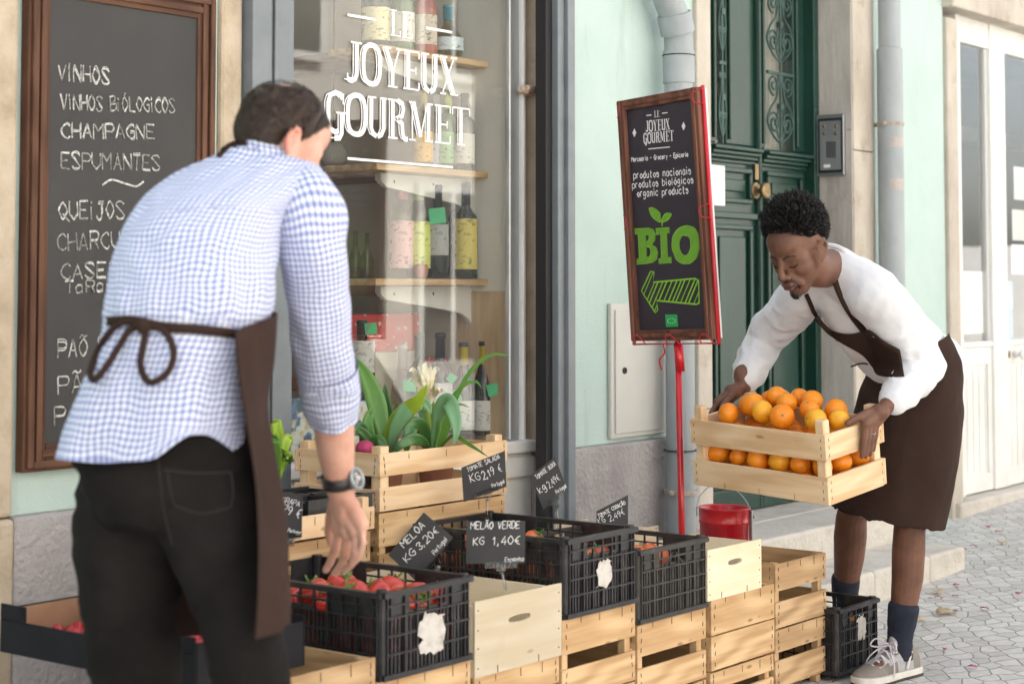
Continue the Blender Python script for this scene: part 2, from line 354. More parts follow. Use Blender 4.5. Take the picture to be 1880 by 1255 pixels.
# inline slab letters: H = heavy stroke with a thin line beside it, T = thin stroke
def stad(w_, a0=0, a1=360, n=28):
    out = []
    for k in range(n+1):
        t = R(a0+(a1-a0)*k/n); out.append((w_/2+w_/2*math.copysign(abs(math.cos(t))**.75, math.cos(t)), .5+.5*math.copysign(abs(math.sin(t))**.75, math.sin(t))))
    return out
SL = {'L':(.5,[('H',[(.16,0),(.16,1)]),('T',[(0,1),(.32,1)]),('T',[(0,0),(.5,0)]),('T',[(.5,0),(.5,.2)])]),
'E':(.5,[('H',[(.16,0),(.16,1)]),('T',[(0,1),(.5,1)]),('T',[(0,0),(.5,0)]),('T',[(.5,0),(.5,.2)]),('T',[(.5,1),(.5,.82)]),('T',[(.2,.5),(.4,.5)]),('T',[(.4,.4),(.4,.6)])]),
'J':(.42,[('H',[(.3,1),(.3,.2),(.26,.08),(.16,.02),(.04,.04)]),('T',[(.12,1),(.45,1)]),('T',[(.03,.03),(.03,.2)])]),
'O':(.5,[('H',stad(.5,0,360))]),
'Y':(.55,[('H',[(.1,1),(.3,.45),(.3,0)]),('T',[(.5,1),(.33,.45)]),('T',[(0,1),(.25,1)]),('T',[(.4,1),(.6,1)]),('T',[(.15,0),(.45,0)])]),
'U':(.52,[('H',[(.1,1),(.1,.2),(.16,.06),(.26,.0)]),('H',[(.46,1),(.46,.2),(.4,.06),(.28,0)]),('T',[(0,1),(.24,1)]),('T',[(.36,1),(.56,1)])]),
'X':(.55,[('H',[(.1,1),(.46,0)]),('T',[(.46,1),(.08,0)]),('T',[(0,1),(.24,1)]),('T',[(.36,1),(.56,1)]),('T',[(0,0),(.2,0)]),('T',[(.34,0),(.6,0)])]),
'G':(.54,[('H',[(.46,.86),(.4,.97),(.26,1.0),(.12,.93),(.07,.75),(.07,.25),(.12,.08),(.26,0),(.36,.05)]),('T',[(.48,1),(.48,.72)]),('T',[(.28,.5),(.56,.5)]),('H',[(.44,.5),(.44,-.02),(.38,-.14),(.24,-.15)])]),
'R':(.56,[('H',[(.14,0),(.14,1)]),('T',[(0,1),(.3,1)]),('T',[(0,0),(.28,0)]),('H',[(.28,1),(.42,.93),(.46,.78),(.42,.6),(.26,.52)]),('H',[(.3,.5),(.42,.4),(.44,.12),(.5,0),(.6,0)])]),
'M':(.72,[('T',[(.1,0),(.1,1)]),('H',[(.14,1),(.36,.1)]),('T',[(.36,.1),(.56,1)]),('H',[(.6,1),(.6,0)]),('T',[(0,1),(.2,1)]),('T',[(0,0),(.2,0)]),('T',[(.48,0),(.74,0)]),('T',[(.54,1),(.74,1)])]),
'T':(.56,[('H',[(.28,0),(.28,1)]),('T',[(0,1),(.56,1)]),('T',[(0,1),(0,.8)]),('T',[(.56,1),(.56,.8)]),('T',[(.14,0),(.42,0)])])}
def slab(mb, text, o, ux, uy, n, size, mi=0, asp=1.0, sp=.14, hw=.14, fine=True):
    x = 0; o = Vec(o)
    for ch in text:
        wd, ss = SL[ch]
        for kind, p in ss:
            P = [o+ux*((x+a*asp)*size)+uy*(b*size) for a, b in p]
            if kind == 'H':
                mb.ribbon(P, hw*size, n, mi)
                if fine: mb.ribbon([p_-ux*size*(hw/2+.062)-n*.0002 for p_ in P], .034*size, n, mi)
            else: mb.ribbon([P[0]+n*.0004, P[1]+n*.0004], .05*size, n, mi)
        x += wd*asp+sp
    return x*size
def slabw(text, asp=1.0, sp=.14): return sum(SL[c][0]*asp+sp for c in text)-sp

EX = Vec((1, 0, 0)); EY = Vec((0, 1, 0)); EZ = Vec((0, 0, 1)); NY = Vec((0, -1, 0))
YW = 3.65          # facade plane
YG = 3.80          # shop window plane
YD = 3.84          # house door plane
def wx(px, Y=YW, py=528): return PW(px, py, Y).x
def wz(px, py, Y=YW): return PW(px, py, Y).z
def gz(x): return 0.036*max(0.0, x-5.25)          # the street climbs gently to the right

# ================================================================== setting
def ground_mat():
    m, nt, b = newmat('limestone_setts')
    tc = nd(nt, 'ShaderNodeTexCoord')
    def wob(scale, amt, src):
        dn = nd(nt, 'ShaderNodeTexNoise', {'Vector': tc.outputs['Object'], 'Scale': scale, 'Detail': 2}); sb_ = nd(nt, 'ShaderNodeVectorMath', {0: dn.outputs['Color'], 1: (.5, .5, .5)}, operation='SUBTRACT')
        ds = nd(nt, 'ShaderNodeVectorMath', {0: sb_.outputs[0], 3: amt}, operation='SCALE'); return nd(nt, 'ShaderNodeVectorMath', {0: src, 1: ds.outputs[0]}, operation='ADD').outputs[0]
    v = wob(14, .035, wob(1.0, .12, tc.outputs['Object']))
    mp = nd(nt, 'ShaderNodeMapping', {'Vector': v, 'Rotation': (0, 0, R(40)), 'Scale': (1, 1.3, 1)})
    vo = nd(nt, 'ShaderNodeTexVoronoi', {'Vector': mp.outputs[0], 'Scale': 12.5, 'Randomness': .55}, voronoi_dimensions='2D', feature='DISTANCE_TO_EDGE')
    v2 = nd(nt, 'ShaderNodeTexVoronoi', {'Vector': mp.outputs[0], 'Scale': 12.5, 'Randomness': .55}, voronoi_dimensions='2D', feature='F1')
    sep = nd(nt, 'ShaderNodeSeparateColor', {0: v2.outputs['Color']})
    cst = ramp(nt, sep.outputs[0], [(0, (.45, .43, .40)), (.4, (.55, .53, .50)), (.75, (.60, .575, .545)), (1, (.49, .475, .46))])
    n1 = nd(nt, 'ShaderNodeTexNoise', {'Vector': tc.outputs['Object'], 'Scale': 30, 'Detail': 6})
    mr = nd(nt, 'ShaderNodeMapRange', {'Value': n1.outputs['Fac'], 'To Min': .78, 'To Max': 1.15})
    mx = nd(nt, 'ShaderNodeMix', {'Factor': 1.0}, data_type='RGBA', blend_type='MULTIPLY'); nt.links.new(cst, mx.inputs[6]); nt.links.new(mr.outputs[0], mx.inputs[7])
    joint = nd(nt, 'ShaderNodeMapRange', {'Value': vo.outputs['Distance'], 'From Min': .01, 'From Max': .06})
    mj = nd(nt, 'ShaderNodeMix', None, data_type='RGBA'); nt.links.new(joint.outputs[0], mj.inputs[0]); mj.inputs[6].default_value = (.37, .34, .305, 1); nt.links.new(mx.outputs[2], mj.inputs[7])
    nt.links.new(mj.outputs[2], b.inputs['Base Color']); b.inputs['Roughness'].default_value = .7
    hgt = nd(nt, 'ShaderNodeMath', {0: joint.outputs[0], 1: n1.outputs['Fac'], }, operation='ADD')
    bp = nd(nt, 'ShaderNodeBump', {'Strength': .8, 'Distance': .006, 'Height': hgt.outputs[0]}); nt.links.new(bp.outputs[0], b.inputs['Normal'])
    return m
g = MB(); xs = [-60, -20, 0, 2, 4, 5.25, 6, 7, 8, 10, 14, 30, 120]; ys = [-60, -20, -5, 0, 2, 3, 4, 6, 8, 20, 60]
g.rows([[Vec((x, y, gz(x))) for x in xs] for y in ys], ring=False)
tag(g.build('pavement', ground_mat(), recalc=False), kind='structure')

# ---- the shop house facade
H0 = 6.0
wxL = wx(22); pierR = wx(438); frR = wx(1033)            # left pier .. right edge of the shutter frame
dL, dR = wx(1300), 7.12                                   # house door opening
sL = wx(1735)                                             # right shop front opening
sR = sL+1.9
dado = 0.662
fac = thing('house_facade', 'mint green stucco house facade with grey stone base behind the produce stall', 'facade', (0, YW, 0))
def wallpart(name, boxes, m, bev=0.004, seg=2):
    b = MB()
    for q in boxes: b.box(*q)
    return b.build(name, m, fac, bevel=bev, seg=seg)
TW = .30
wallpart('wall', [(wxL, YW, dado, wx(396), YW+TW, H0), (frR, YW, dado, wx(1276), YW+TW, H0), (wx(1600), YW, .1, wx(1737), YW+TW, H0),
    (wx(396), YW+.05, 3.3, sR, YW+TW, H0)], mint)
wallpart('stone_base', [(wxL, YW-.022, -.1, wx(396), YW+TW-.01, dado), ], render_, .01)
wallpart('stone_base', [(frR+.012, YW-.022, -.1, wx(1276), YW+TW-.01, dado)], render_, .01)
wallpart('pier', [(wx(-160), YW-.03, -.1, wxL-.002, YW+TW-.02, dado-.003), (wx(-160), YW-.02, dado, wxL-.002, YW+TW-.02, H0)], tanstone, .012)
wallpart('pier', [(wx(397), YW-.012, -.1, pierR, YW+TW-.03, 3.3)], tanstone, .012)
# stone reveal at the right of the shop window
rvx = PW(966, 528, YG-.02).x
wallpart('window_reveal', [(PW(968, 528, YG).x, YW+.035, .64, frR+.03, YG+.06, 3.3)], tanstone, .01)
wallpart('window_reveal', [(PW(968, 528, YG).x+.004, YW+.02, -.1, frR+.02, YG+.06, .637)], palestone, .014)
# door surround: blocks with joints
zj = [.24, 1.55, 2.05, 3.3]
for a, b in ((.1, .95), (.953, 1.83), (1.833, 2.6), (2.603, 3.3)):
    wallpart('door_jamb', [(7.12, YW-.025, a, wx(1600), YW+TW-.02, b)], [palestone, greystone][0], .006)
for a, b in ((.1, .75), (.753, 1.6), (1.603, 2.5), (2.503, 3.3)):
    wallpart('door_jamb', [(wx(1274), YW-.02, a, dL, YW+TW-.02, b)], palestone, .006)
rv = MB()
for a, b in ((.1, 1.02), (1.023, 1.92), (1.923, 3.3)):
    rv.box(7.112, YW-.018, a, 7.119, YD, b)
rv.build('reveal_lining', greystone, fac)
wallpart('shop_jamb', [(wx(1737)+.002, YW-.02, .1, wx(1757), YW+TW, 2.55)], palestone, .006)
wallpart('shop_lintel', [(wx(1735), YW-.06, wz(1745, 18), sR+.5, YW+TW, 2.75)], palestone, .008)
wallpart('upper_wall', [(wx(1757), YW-.01, 2.752, sR+.5, YW+TW, H0)], mint)
wallpart('shop_jamb', [(sR, YW-.02, .1, sR+.5, YW+TW, 2.5)], palestone)
# door steps
for nm, lab, q in (('doorstep', 'lower stone doorstep beneath the green door, in front of the upper step', (5.45, 3.06, -.1, 6.98, 3.34, .155)),
                   ('doorstep', 'upper pale stone doorstep at the threshold of the green door', (5.60, 3.343, -.1, 7.13, YW-.03, .285))):
    st = MB(); n = 3; x0, y0, z0, x1, y1, z1 = q
    cuts = [x0, x0+(x1-x0)*.46, x0+(x1-x0)*.78, x1] if y0 < 3.2 else [x0, x1]
    for a, b in zip(cuts, cuts[1:]): st.box(a+.002, y0+random.uniform(0, .006), z0, b-.002, y1, z1-random.uniform(0, .004))
    tag(st.build(nm, stepstone, bevel=.014, seg=3), lab, 'step')
st = MB(); st.box(dL+.002, YW-.027, .0, 7.11, YD+.1, .283); tag(st.build('threshold', stepstone, bevel=.01, seg=2), 'stone threshold sill under the two leaves of the green door', 'sill')

wallpart('shade_roof', [(-14, YW+.02, H0+.005, 26, 12, H0+.2)], tanstone)  # unseen house shell, added to keep the sun off the stall and rooms
wallpart('shade_rear_wall', [(-14, 11.8, -.1, 26, 12, H0)], tanstone)
wallpart('shade_gable', [(-14, YW+.02, -.1, -13.8, 11.79, H0)], tanstone); wallpart('shade_gable', [(25.8, YW+.02, -.1, 26, 11.79, H0)], tanstone)
wallpart('wall', [(-13.79, YW, -.1, wx(-160)-.004, YW+.25, H0), (sR+.505, YW, -.1, 25.79, YW+.25, H0)], mint)  # unseen side walls, added to widen the shaded stretch of street
# ---- opposite side of the street (seen only as reflection in the panes)
op = thing('opposite_house', 'pale plaster house across the street mirrored in the shop panes', 'house', (4, -5.5, 0))
ow = MB(); ow.box(-14, -6.2, -.2, 26, -5.5, 7.5); ow.build('wall', pm('pale_plaster', [(.3, (.62, .58, .52)), (.7, (.74, .70, .64))], rough=.9, ns=1.5), op)
darkgl = pm('dark_pane', (.03, .035, .04), rough=.1)
for i in range(14):
    for zz in (.3, 3.6):
        x = -12+i*2.7; f_ = MB(); f_.box(x, -5.5, zz, x+1.2, -5.42, zz+2.1); fo = f_.build('window', whitepaint, op)
        p_ = MB(); p_.box(x+.1, -5.419, zz+.1, x+.56, -5.41, zz+2.0); p_.box(x+.64, -5.419, zz+.1, x+1.1, -5.41, zz+2.0); p_.build('pane', darkgl, fo)

# ================================================================== shop window
win = thing('shop_window', 'large shop window in a grey steel frame with white slab lettering on its glass', 'window', (wx(700), YG, 0))
x0 = pierR; x1 = frR
zt = 3.3; gx0 = PW(509, 528, YG).x-.12; gx1 = PW(949, 528, YG).x
b = MB(); xa = wx(440); xb = wx(484, YW-.02); xc = wx(511, YW+.03)
b.box(xa, YW-.045, -.05, xb, YG+.05, zt); b.box(xb+.001, YW-.02, -.05, xb+.03, YG+.05, zt); b.box(xb+.031, YW-.028, -.05, xc, YG+.02, zt)
b.build('frame', steel, win, bevel=.003, seg=2)
b = MB(); b.box(wx(1010), YW-.035, -.05, wx(1022), YW+.034, zt); b.box(wx(1022)+.001, YW-.05, -.05, frR+.008, YW+.03, zt)
b.build('frame', steel, win, bevel=.003, seg=2)
b = MB(); b.box(wx(998), YW-.01, -.05, wx(1010)-.001, YW+.034, zt); b.build('dark_gap', blackgap, win)  # black strip standing in for the shade inside the gap
zb = wz(940, 806, YG)                                    # bottom of the glass
b = MB(); b.box(gx1, YG-.03, zb-.02, PW(966, 528, YG-.03).x, YG+.05, zt); b.build('frame', whitepaint, win, bevel=.004, seg=2)
b = MB(); b.box(gx1-.055, YG-.012, zb, gx1-.001, YG+.012, zt); b.build('glazing_bar', pm('aluminium', [(.3, (.40, .42, .43)), (.7, (.50, .52, .53))], rough=.35, metal=.6), win, bevel=.003)
b = MB(); b.box(gx0-.1, YG-.05, zb-.045, gx1+.05, YG+.06, zb-.002); b.build('sill', whitepaint, win, bevel=.008, seg=2)
b = MB(); b.box(gx0-.1, YG-.02, .1, gx1+.06, YG+.05, zb-.046)
for a in (gx0, gx0+.55, gx0+1.1): b.box(a, YG-.035, .2, a+.08, YG-.0201, zb-.09)
b.box(gx0-.1, YG-.035, zb-.13, gx1+.06, YG-.0201, zb-.06)
b.build('stall_riser', whitepaint, win, bevel=.005)
b = MB(); b.box(gx0, YG-.003, zb, gx1-.02, YG+.003, zt); b.build('glass', glass, win)
# brass-coloured catch on the white frame
b = MB(); c_ = PW(966, 166, YG-.05); b.box(c_.x-.02, YG-.075, c_.z-.016, c_.x+.03, YG-.031, c_.z+.016); b.box(c_.x-.03, YG-.06, c_.z-.01, c_.x-.019, YG-.031, c_.z+.01)
b.build('catch', pm('rusty_cream', [(.4, (.62, .52, .40)), (.6, (.22, .11, .06))], ns=30), win, bevel=.004)
# lettering on the glass
def gp(px, py): return PW(px, py, YG-.006)
lt = MB()
def slabline(text, pxa, pya, pxb, ytop, ybot, sp=.14):
    a = gp(pxa, ybot); bb = gp(pxb, ybot); L = (bb.x-a.x); size = gp(pxa, ytop).z-gp(pxa, ybot).z
    asp = (L/size+sp-sp*len(text))/sum(SL[c][0] for c in text)
    slab(lt, text, (a.x, a.y, a.z), EX, EZ, NY, size, asp=asp, sp=sp)
slabline('LE', 716, 0, 757, 18, 64, .12)
slabline('JOYEUX', 636, 0, 838, 76, 148, .10)
slabline('GOURMET', 598, 0, 862, 168, 241, .09)
for (xa_, ya_, xb_, yb_) in ((638, 28, 690, 36), (782, 51, 830, 60), (638, 291, 832, 307)):
    p, q = gp(xa_, ya_), gp(xb_, yb_); z = (p.z+q.z)/2; lt.ribbon([(p.x, p.y, z), (q.x, q.y, z)], .0085, NY)
lt.build('lettering', whiteink, win, recalc=False)
def write_fit(mb, text, A, B, n, size, wd, jit=.03, mi=0, slant=0):
    A = Vec(A); B = Vec(B); ux = (B-A).normalized(); uy = n.cross(ux).normalized()
    K = sum(WID.get(glyph(c)[0], 1.0)+.28 for c in text)-.28; sp = .1*text.count(' ')
    asp = ((B-A).length/size-sp)/K
    write(mb, text, A, ux, uy, n, size, wd, jit, asp, mi, .28, slant)
def onp(px, py, o, n): d = ray(px, py); return CO+d*((o-CO).dot(n)/d.dot(n))

# ================================================================== display behind the glass
Xs = gx1-.035
nic = thing('display_niche', 'pale display niche with plywood side panel behind the shop window glass', 'display', (Xs, YG, 0))
ply = wood('plywood_z', (.62, .46, .29), (.50, .34, .19), 2); greyw = pm('grey_beige_wall', [(.3, (.66, .63, .57)), (.7, (.76, .74, .68))], rough=.9, ns=2, bump=.001, bs=40)
yp = PX(832, 660, Xs).y; zsh = PW(800, 524, 3.9).z
b = MB(); b.box(Xs, YG+.02, zb-.1, Xs+.02, yp, zsh-.02); b.build('side_panel', ply, nic)
b = MB(); b.box(Xs, YG+.02, zsh-.019, Xs+.02, yp-.02, 3.3); b.build('side_wall', greyw, nic)
b = MB(); b.box(Xs+.021, yp-.1, -.1, Xs+.06, 7.5, 3.4); b.build('side_wall', pm('warm_grey_wall', [(.3, (.60, .53, .43)), (.7, (.72, .65, .54))], rough=.9, ns=1.5, bump=.001, bs=30), nic)
b = MB(); b.box(gx0-3.5, 7.5, -.1, Xs+.06, 7.6, 3.4); b.box(gx0-3.6, 4.0, -.1, gx0-3.5, 7.5, 3.4); b.build('back_wall', greyw, nic)
b = MB(); b.box(gx0-3.5, YG+.05, 3.4, Xs+.1, 7.6, 3.5); b.build('ceiling', whitepaint, nic)
b = MB(); b.box(gx0-3.5, YG+.1, -.12, Xs+.1, 7.6, -.1); b.build('floor', OLDW[0], nic)
b = MB(); b.box(gx0-.1, YG+.061, zb-.05, Xs-.002, YG+.60, zb-.012); b.build('base_board', PINE[0], nic, bevel=.002)
b = MB(); b.box(Xs-.30, YG+.55, zb, Xs-.002, YG+.60, zsh-.1); b.build('backing', pm('cream_card', [(.3, (.62, .60, .54)), (.7, (.70, .68, .63))], rough=.9, ns=3), nic)
# dark stained shelf boards along the side wall
bs_ = wood('brown_shelf_y', (.30, .13, .06), (.18, .07, .03), 1)
dk = pm('dim_shelf_goods', [(.3, (.10, .10, .10)), (.7, (.20, .19, .17))], ns=4)
for zz, ln in ((PX(560, 130, Xs).z, 2.6), (PX(640, 326, Xs).z, 2.6), (PX(640, 530, Xs).z, 2.6), (PX(640, 650, Xs).z-.1, 2.6)):
    o = MB(); o.box(Xs-.26, yp+.12, zz-.025, Xs+.02, yp+ln, zz+.012)
    tag(o.build('wall_shelf', bs_, bevel=.003), 'brown stained wall shelf inside the shop, %s' % ('topmost of the four', 'second from the top', 'third from the top', 'lowest of the four')[[2.6, 2.6, 2.6, 2.6].index(ln) if 0 else (0 if zz > 1.62 else 1 if zz > 1.35 else 2 if zz > 1.15 else 3)], 'shelf', 'brown wall shelves inside the shop')
# ---- bottle builder
def bglass(name, c, r=.08): return pm(name, [(.3, c), (.7, [x*1.3 for x in c])], rough=r, ns=8, spec=.6, coat=.4)
BG = {'dark': bglass('dark_bottle_glass', (.010, .013, .010)), 'green': bglass('green_bottle_glass', (.05, .11, .03)), 'clear': glassm('clear_bottle_glass', (.84, .80, .70), 1.2, .03),
      'rose': bglass('rose_bottle_glass', (.42, .16, .12)), 'brown': bglass('brown_bottle_glass', (.07, .03, .015)), 'amber': glassm('pale_bottle_glass', (.72, .70, .5), 1.2, .03)}
FO = {k: pm('%s_foil' % k, c, rough=.35) for k, c in {'black': (.012, .012, .014), 'yellow': (.72, .56, .02), 'pink': (.70, .20, .24), 'lime': (.52, .62, .10), 'white': (.75, .74, .70), 'blue': (.10, .32, .40), 'gold': (.6, .5, .2), 'grey': (.35, .35, .34)}.items()}
LB = {}
def labmat(c):
    k = tuple(c)
    if k not in LB: LB[k] = pm('bottle_label', [(.36, [x*.45 for x in c]), (.41, c), (.62, c), (.66, [x*.7 for x in c])], rough=.7, ns=38, det=2, stretch=(1, 1, 1.6))
    return LB[k]
def bottle(px, ytop, ybot, Y, gl, foil, lab, label, tagc=False, style='bord', lw=(.12, .48), r=None):
    base = PW(px, ybot, Y); top = PW(px, ytop, Y); h = top.z-base.z; r = r or h*.125
    root = thing('wine_bottle', label, 'bottle', base, 'bottles in the shop window')
    M = Matrix.Translation(base); nr = r*.36
    if style == 'bord': prof = [(r*.9, 0), (r, h*.02), (r, h*.60), (r*.93, h*.65), (r*.6, h*.70), (nr*1.05, h*.75), (nr, h*.80), (nr, h)]
    elif style == 'burg': prof = [(r*.9, 0), (r, h*.02), (r, h*.48), (r*.9, h*.56), (r*.62, h*.66), (nr*1.1, h*.76), (nr, h*.82), (nr, h)]
    else: prof = [(r*.75, 0), (r*1.0, h*.05), (r*1.18, h*.22), (r*1.1, h*.38), (r*.7, h*.52), (nr*1.1, h*.62), (nr, h*.70), (nr, h)]
    b = MB(); b.lathe(prof, 24, M); b.build('glass_body', BG[gl], root, smooth=True)
    b = MB(); f0 = .76 if style != 'round' else .72; b.lathe([(nr*1.12, h*f0), (nr*1.1, h*.95), (nr*1.22, h*.952), (nr*1.22, h*.985), (nr*1.05, h*1.003)], 20, M); b.build('foil_cap', FO[foil], root, smooth=True)
    if foil in ('yellow', 'pink', 'lime'):
        b = MB(); b.lathe([(nr*1.24, h*.955), (nr*1.24, h*1.004), (nr*.3, h*1.005)], 20, M); b.build('cap_ring', FO['black'] if foil == 'yellow' else FO[foil], root, smooth=True)
    if lab is not None:
        b = MB(); k0 = math.atan2(-base.y, -base.x); a0 = k0-1.25; rr = r*1.012 if style != 'round' else r*1.2; rows = []
        for i in range(2):
            z = h*(lw[0] if i == 0 else lw[1]); rows.append([base+Vec((rr*math.cos(a0+2.5*k/14), rr*math.sin(a0+2.5*k/14), z)) for k in range(15)])
        b.rows(rows, ring=False); b.build('label', labmat(lab), root, smooth=True)
    return root, base, h, r
cordm = pm('pink_cord', (.55, .05, .12), rough=.7); gtag = pm('green_card', [(.3, (.06, .50, .20)), (.7, (.10, .60, .27))], rough=.7, ns=12)
def hangtag(bt, px, py, sz, label, rot=.2):
    root, base, h, r = bt
    dep = (base-CO).dot(AX)-r*1.3; c = PD(px, py, dep); o = thing('price_tag', label, 'tag', c, 'green tags on the bottles')
    ux = (RT*math.cos(rot)+EZ*math.sin(rot)); uy = (EZ*math.cos(rot)-RT*math.sin(rot)); b = MB(); s = sz*dep/F_PX/2
    b.obox(c, ux*s, uy*s*.95, AX*.0008); b.build('card', gtag, o)
    nk = base+Vec((0, 0, h*.74)); b = MB(); b.tube(cr([c+uy*s*.9-AX*.002, (c+nk)*.5-AX*r*.9+EZ*.004, nk-AX*r*.45, nk+RT*r*.4]), .0011, 5); b.build('string', cordm, o)
W_ = (.72, .71, .68)
bt1 = bottle(851, 629, 796, 3.96, 'dark', 'yellow', W_, 'dark wine bottle with yellow neck foil, left of the yellow pair by the sill', style='burg', lw=(.05, .37))
bt2 = bottle(888, 627, 797, 3.93, 'dark', 'yellow', W_, 'dark wine bottle with yellow neck foil nearest the plywood panel', style='burg', lw=(.05, .37))
bt3 = bottle(808, 611, 800, 3.99, 'dark', 'black', (.70, .68, .70), 'black capped wine bottle with white label behind the pale bromeliad flower', lw=(.2, .52))
bt4 = bottle(770, 612, 806, 4.03, 'dark', 'black', None, 'black capped dark bottle without a visible label behind the bromeliad')
bt5 = bottle(738, 633, 812, 4.05, 'clear', 'grey', None, 'tall clear glass bottle with a grey cap in the window display', style='burg')
bt6 = bottle(664, 588, 735, 4.06, 'brown', 'black', (.66, .64, .60), 'brown bottle with broad white label beside the red gift box', lw=(.35, .75), r=.045)
hangtag(bt1, 834, 727, 24, 'green tag hanging on the left yellow necked bottle', .3); hangtag(bt2, 906, 715, 23, 'green tag hanging on the right yellow necked bottle', .25)
hangtag(bt3, 829, 694, 16, 'narrow green tag hanging on the black capped bottle with white label', .9); hangtag(bt6, 681, 603, 22, 'green tag on the brown bottle by the red gift box', .1); hangtag(bt5, 752, 707, 24, 'pale green tag on the tall clear bottle', .05)
# shelves with white brackets
YS0, YS1 = 3.90, 4.14
brk = pm('white_shelf_bracket', [(.3, (.66, .65, .60)), (.7, (.74, .73, .69))], rough=.5, ns=4)
def shelf(pya, pxl, label, brl):
    z = PW(800, pya, YS0).z; X0 = PW(pxl, pya, YS0).x
    b = MB(); b.box(X0, YS0, z-.022, Xs-.001, YS1, z); o = b.build('display_shelf', PINE[0], bevel=.002); tag(o, label, 'shelf', 'display shelves in the shop window')
    c = thing('shelf_bracket', brl, 'bracket', (Xs-.05, YS1-.03, z-.02), 'white shelf brackets'); xr = Xs-.02
    Yb = YS0+.10; xt = PW(690, pya+15, Yb).x; xb_ = PW(884, pya+15, Yb).x; L = xb_-xt
    poly = [(0, 0), (L, 0), (L, -.205)]+[(L-.03-.0*i, -.2) for i in range(1)]+[(L-.05, -.185), (L-.07, -.15), (L-.10, -.115), (L-.14, -.095), (L-.2, -.085), (.03, -.045), (.005, -.03), (0, -.015)]
    b = MB(); b.prism(poly[::-1], (xt, Yb, z-.024), EX, EZ, NY, .022)
    for f in (.12, .48, .88): b.ell((xt+L*f, Yb-.0225, z-.05), (.004, .002, .006), seg=8, rings=5, mi=1)
    b.build('arm', [brk, staplem], c, bevel=.004, seg=2)
    b = MB(); b.box(xt-.002, Yb-.026, z-.05, xt+.012, Yb+.004, z-.023); b.build('end_stop', brk, c, bevel=.003)
    return z
z2 = shelf(512, 690, 'lower display shelf with clay cups and wine bottles', 'white bracket under the lower display shelf')
z3 = shelf(308, 692, 'middle display shelf with bottles of orange and green labels', 'white bracket under the middle display shelf')
z4 = shelf(98, 698, 'upper display shelf with rose and champagne bottles', 'white bracket under the upper display shelf')
def yb(px, z, Y): return proj(PW(px, 528, Y)+Vec((0, 0, z-1.22)))[1]
def sb(px, ytop, Y, z, *a, **k): 
    X = PW(px, 528, Y).x; return bottle(px, ytop, proj((X, Y, z+.001))[1], Y, *a, **k)
sb(738, 320, 4.05, z2, 'clear', 'pink', (.74, .45, .45), 'clear bottle with pink foil and pink label on the lower display shelf', lw=(.1, .55))
sb(768, 322, 4.02, z2, 'clear', 'lime', (.66, .70, .16), 'clear bottle with lime foil and yellow green label on the lower shelf', lw=(.1, .55))
bt7 = sb(803, 340, 3.98, z2, 'dark', 'black', (.42, .42, .40), 'dark bottle with grey label and green tag at its shoulder on the lower shelf', lw=(.25, .58)); hangtag(bt7, 803, 396, 30, 'green tag at the shoulder of the grey labelled bottle', .1)
sb(836, 350, 4.08, z2, 'dark', 'black', None, 'plain dark bottle half hidden behind the yellow labelled bottle')
sb(855, 335, 3.97, z2, 'dark', 'black', (.70, .58, .14), 'slim dark bottle with tall yellow label on the lower display shelf', lw=(.1, .62))
sb(777, 165, 4.05, z3, 'clear', 'gold', (.78, .46, .08), 'pale bottle with orange label on the middle shelf', lw=(.1, .48))
sb(800, 172, 4.07, z3, 'clear', 'grey', (.55, .53, .62), 'pale bottle with lilac label on the middle shelf', lw=(.1, .48))
sb(822, 165, 4.03, z3, 'green', 'lime', (.35, .58, .30), 'green bottle with green label on the middle shelf', lw=(.1, .48))
sb(853, 172, 3.97, z3, 'dark', 'black', (.64, .63, .55), 'dark bottle with cream label at the right end of the middle shelf', lw=(.1, .48), r=.037)
sb(690, -70, 4.05, z4, 'dark', 'black', (.75, .68, .42), 'dark bottle with lemon coloured label on the upper shelf', lw=(.12, .48), r=.05)
sb(738, -80, 4.02, z4, 'green', 'gold', (.72, .68, .60), 'green champagne bottle with gold collar on the upper shelf', style='burg', lw=(.12, .42), r=.046)
sb(779, -60, 3.99, z4, 'rose', 'white', (.72, .62, .50), 'rose bottle with white neck and round label on the upper shelf', style='burg', lw=(.12, .45), r=.046)
sb(823, 10, 3.97, z4, 'amber', 'blue', (.60, .68, .70), 'squat round pale bottle with blue neck on the upper shelf', style='round', lw=(.14, .38), r=.047)
clay = pm('red_clay', [(.3, (.38, .13, .07)), (.7, (.48, .18, .10))], rough=.7, ns=18)
for px, Y, l in ((772, 3.96, 'red clay cup between the bottles on the lower shelf'), (895, 3.95, 'red clay cup standing alone at the right end of the lower shelf')):
    p = PW(px, 528, Y); M = Matrix.Translation((p.x, Y, z2+.001)); b = MB(); b.lathe([(.010, 0), (.022, .004), (.027, .025), (.025, .045), (.021, .050), (.018, .047), (.022, .03), (.015, .008), (.001, .007)], 20, M)
    tag(b.build('clay_cup', clay, smooth=True), l, 'cup', 'clay cups')
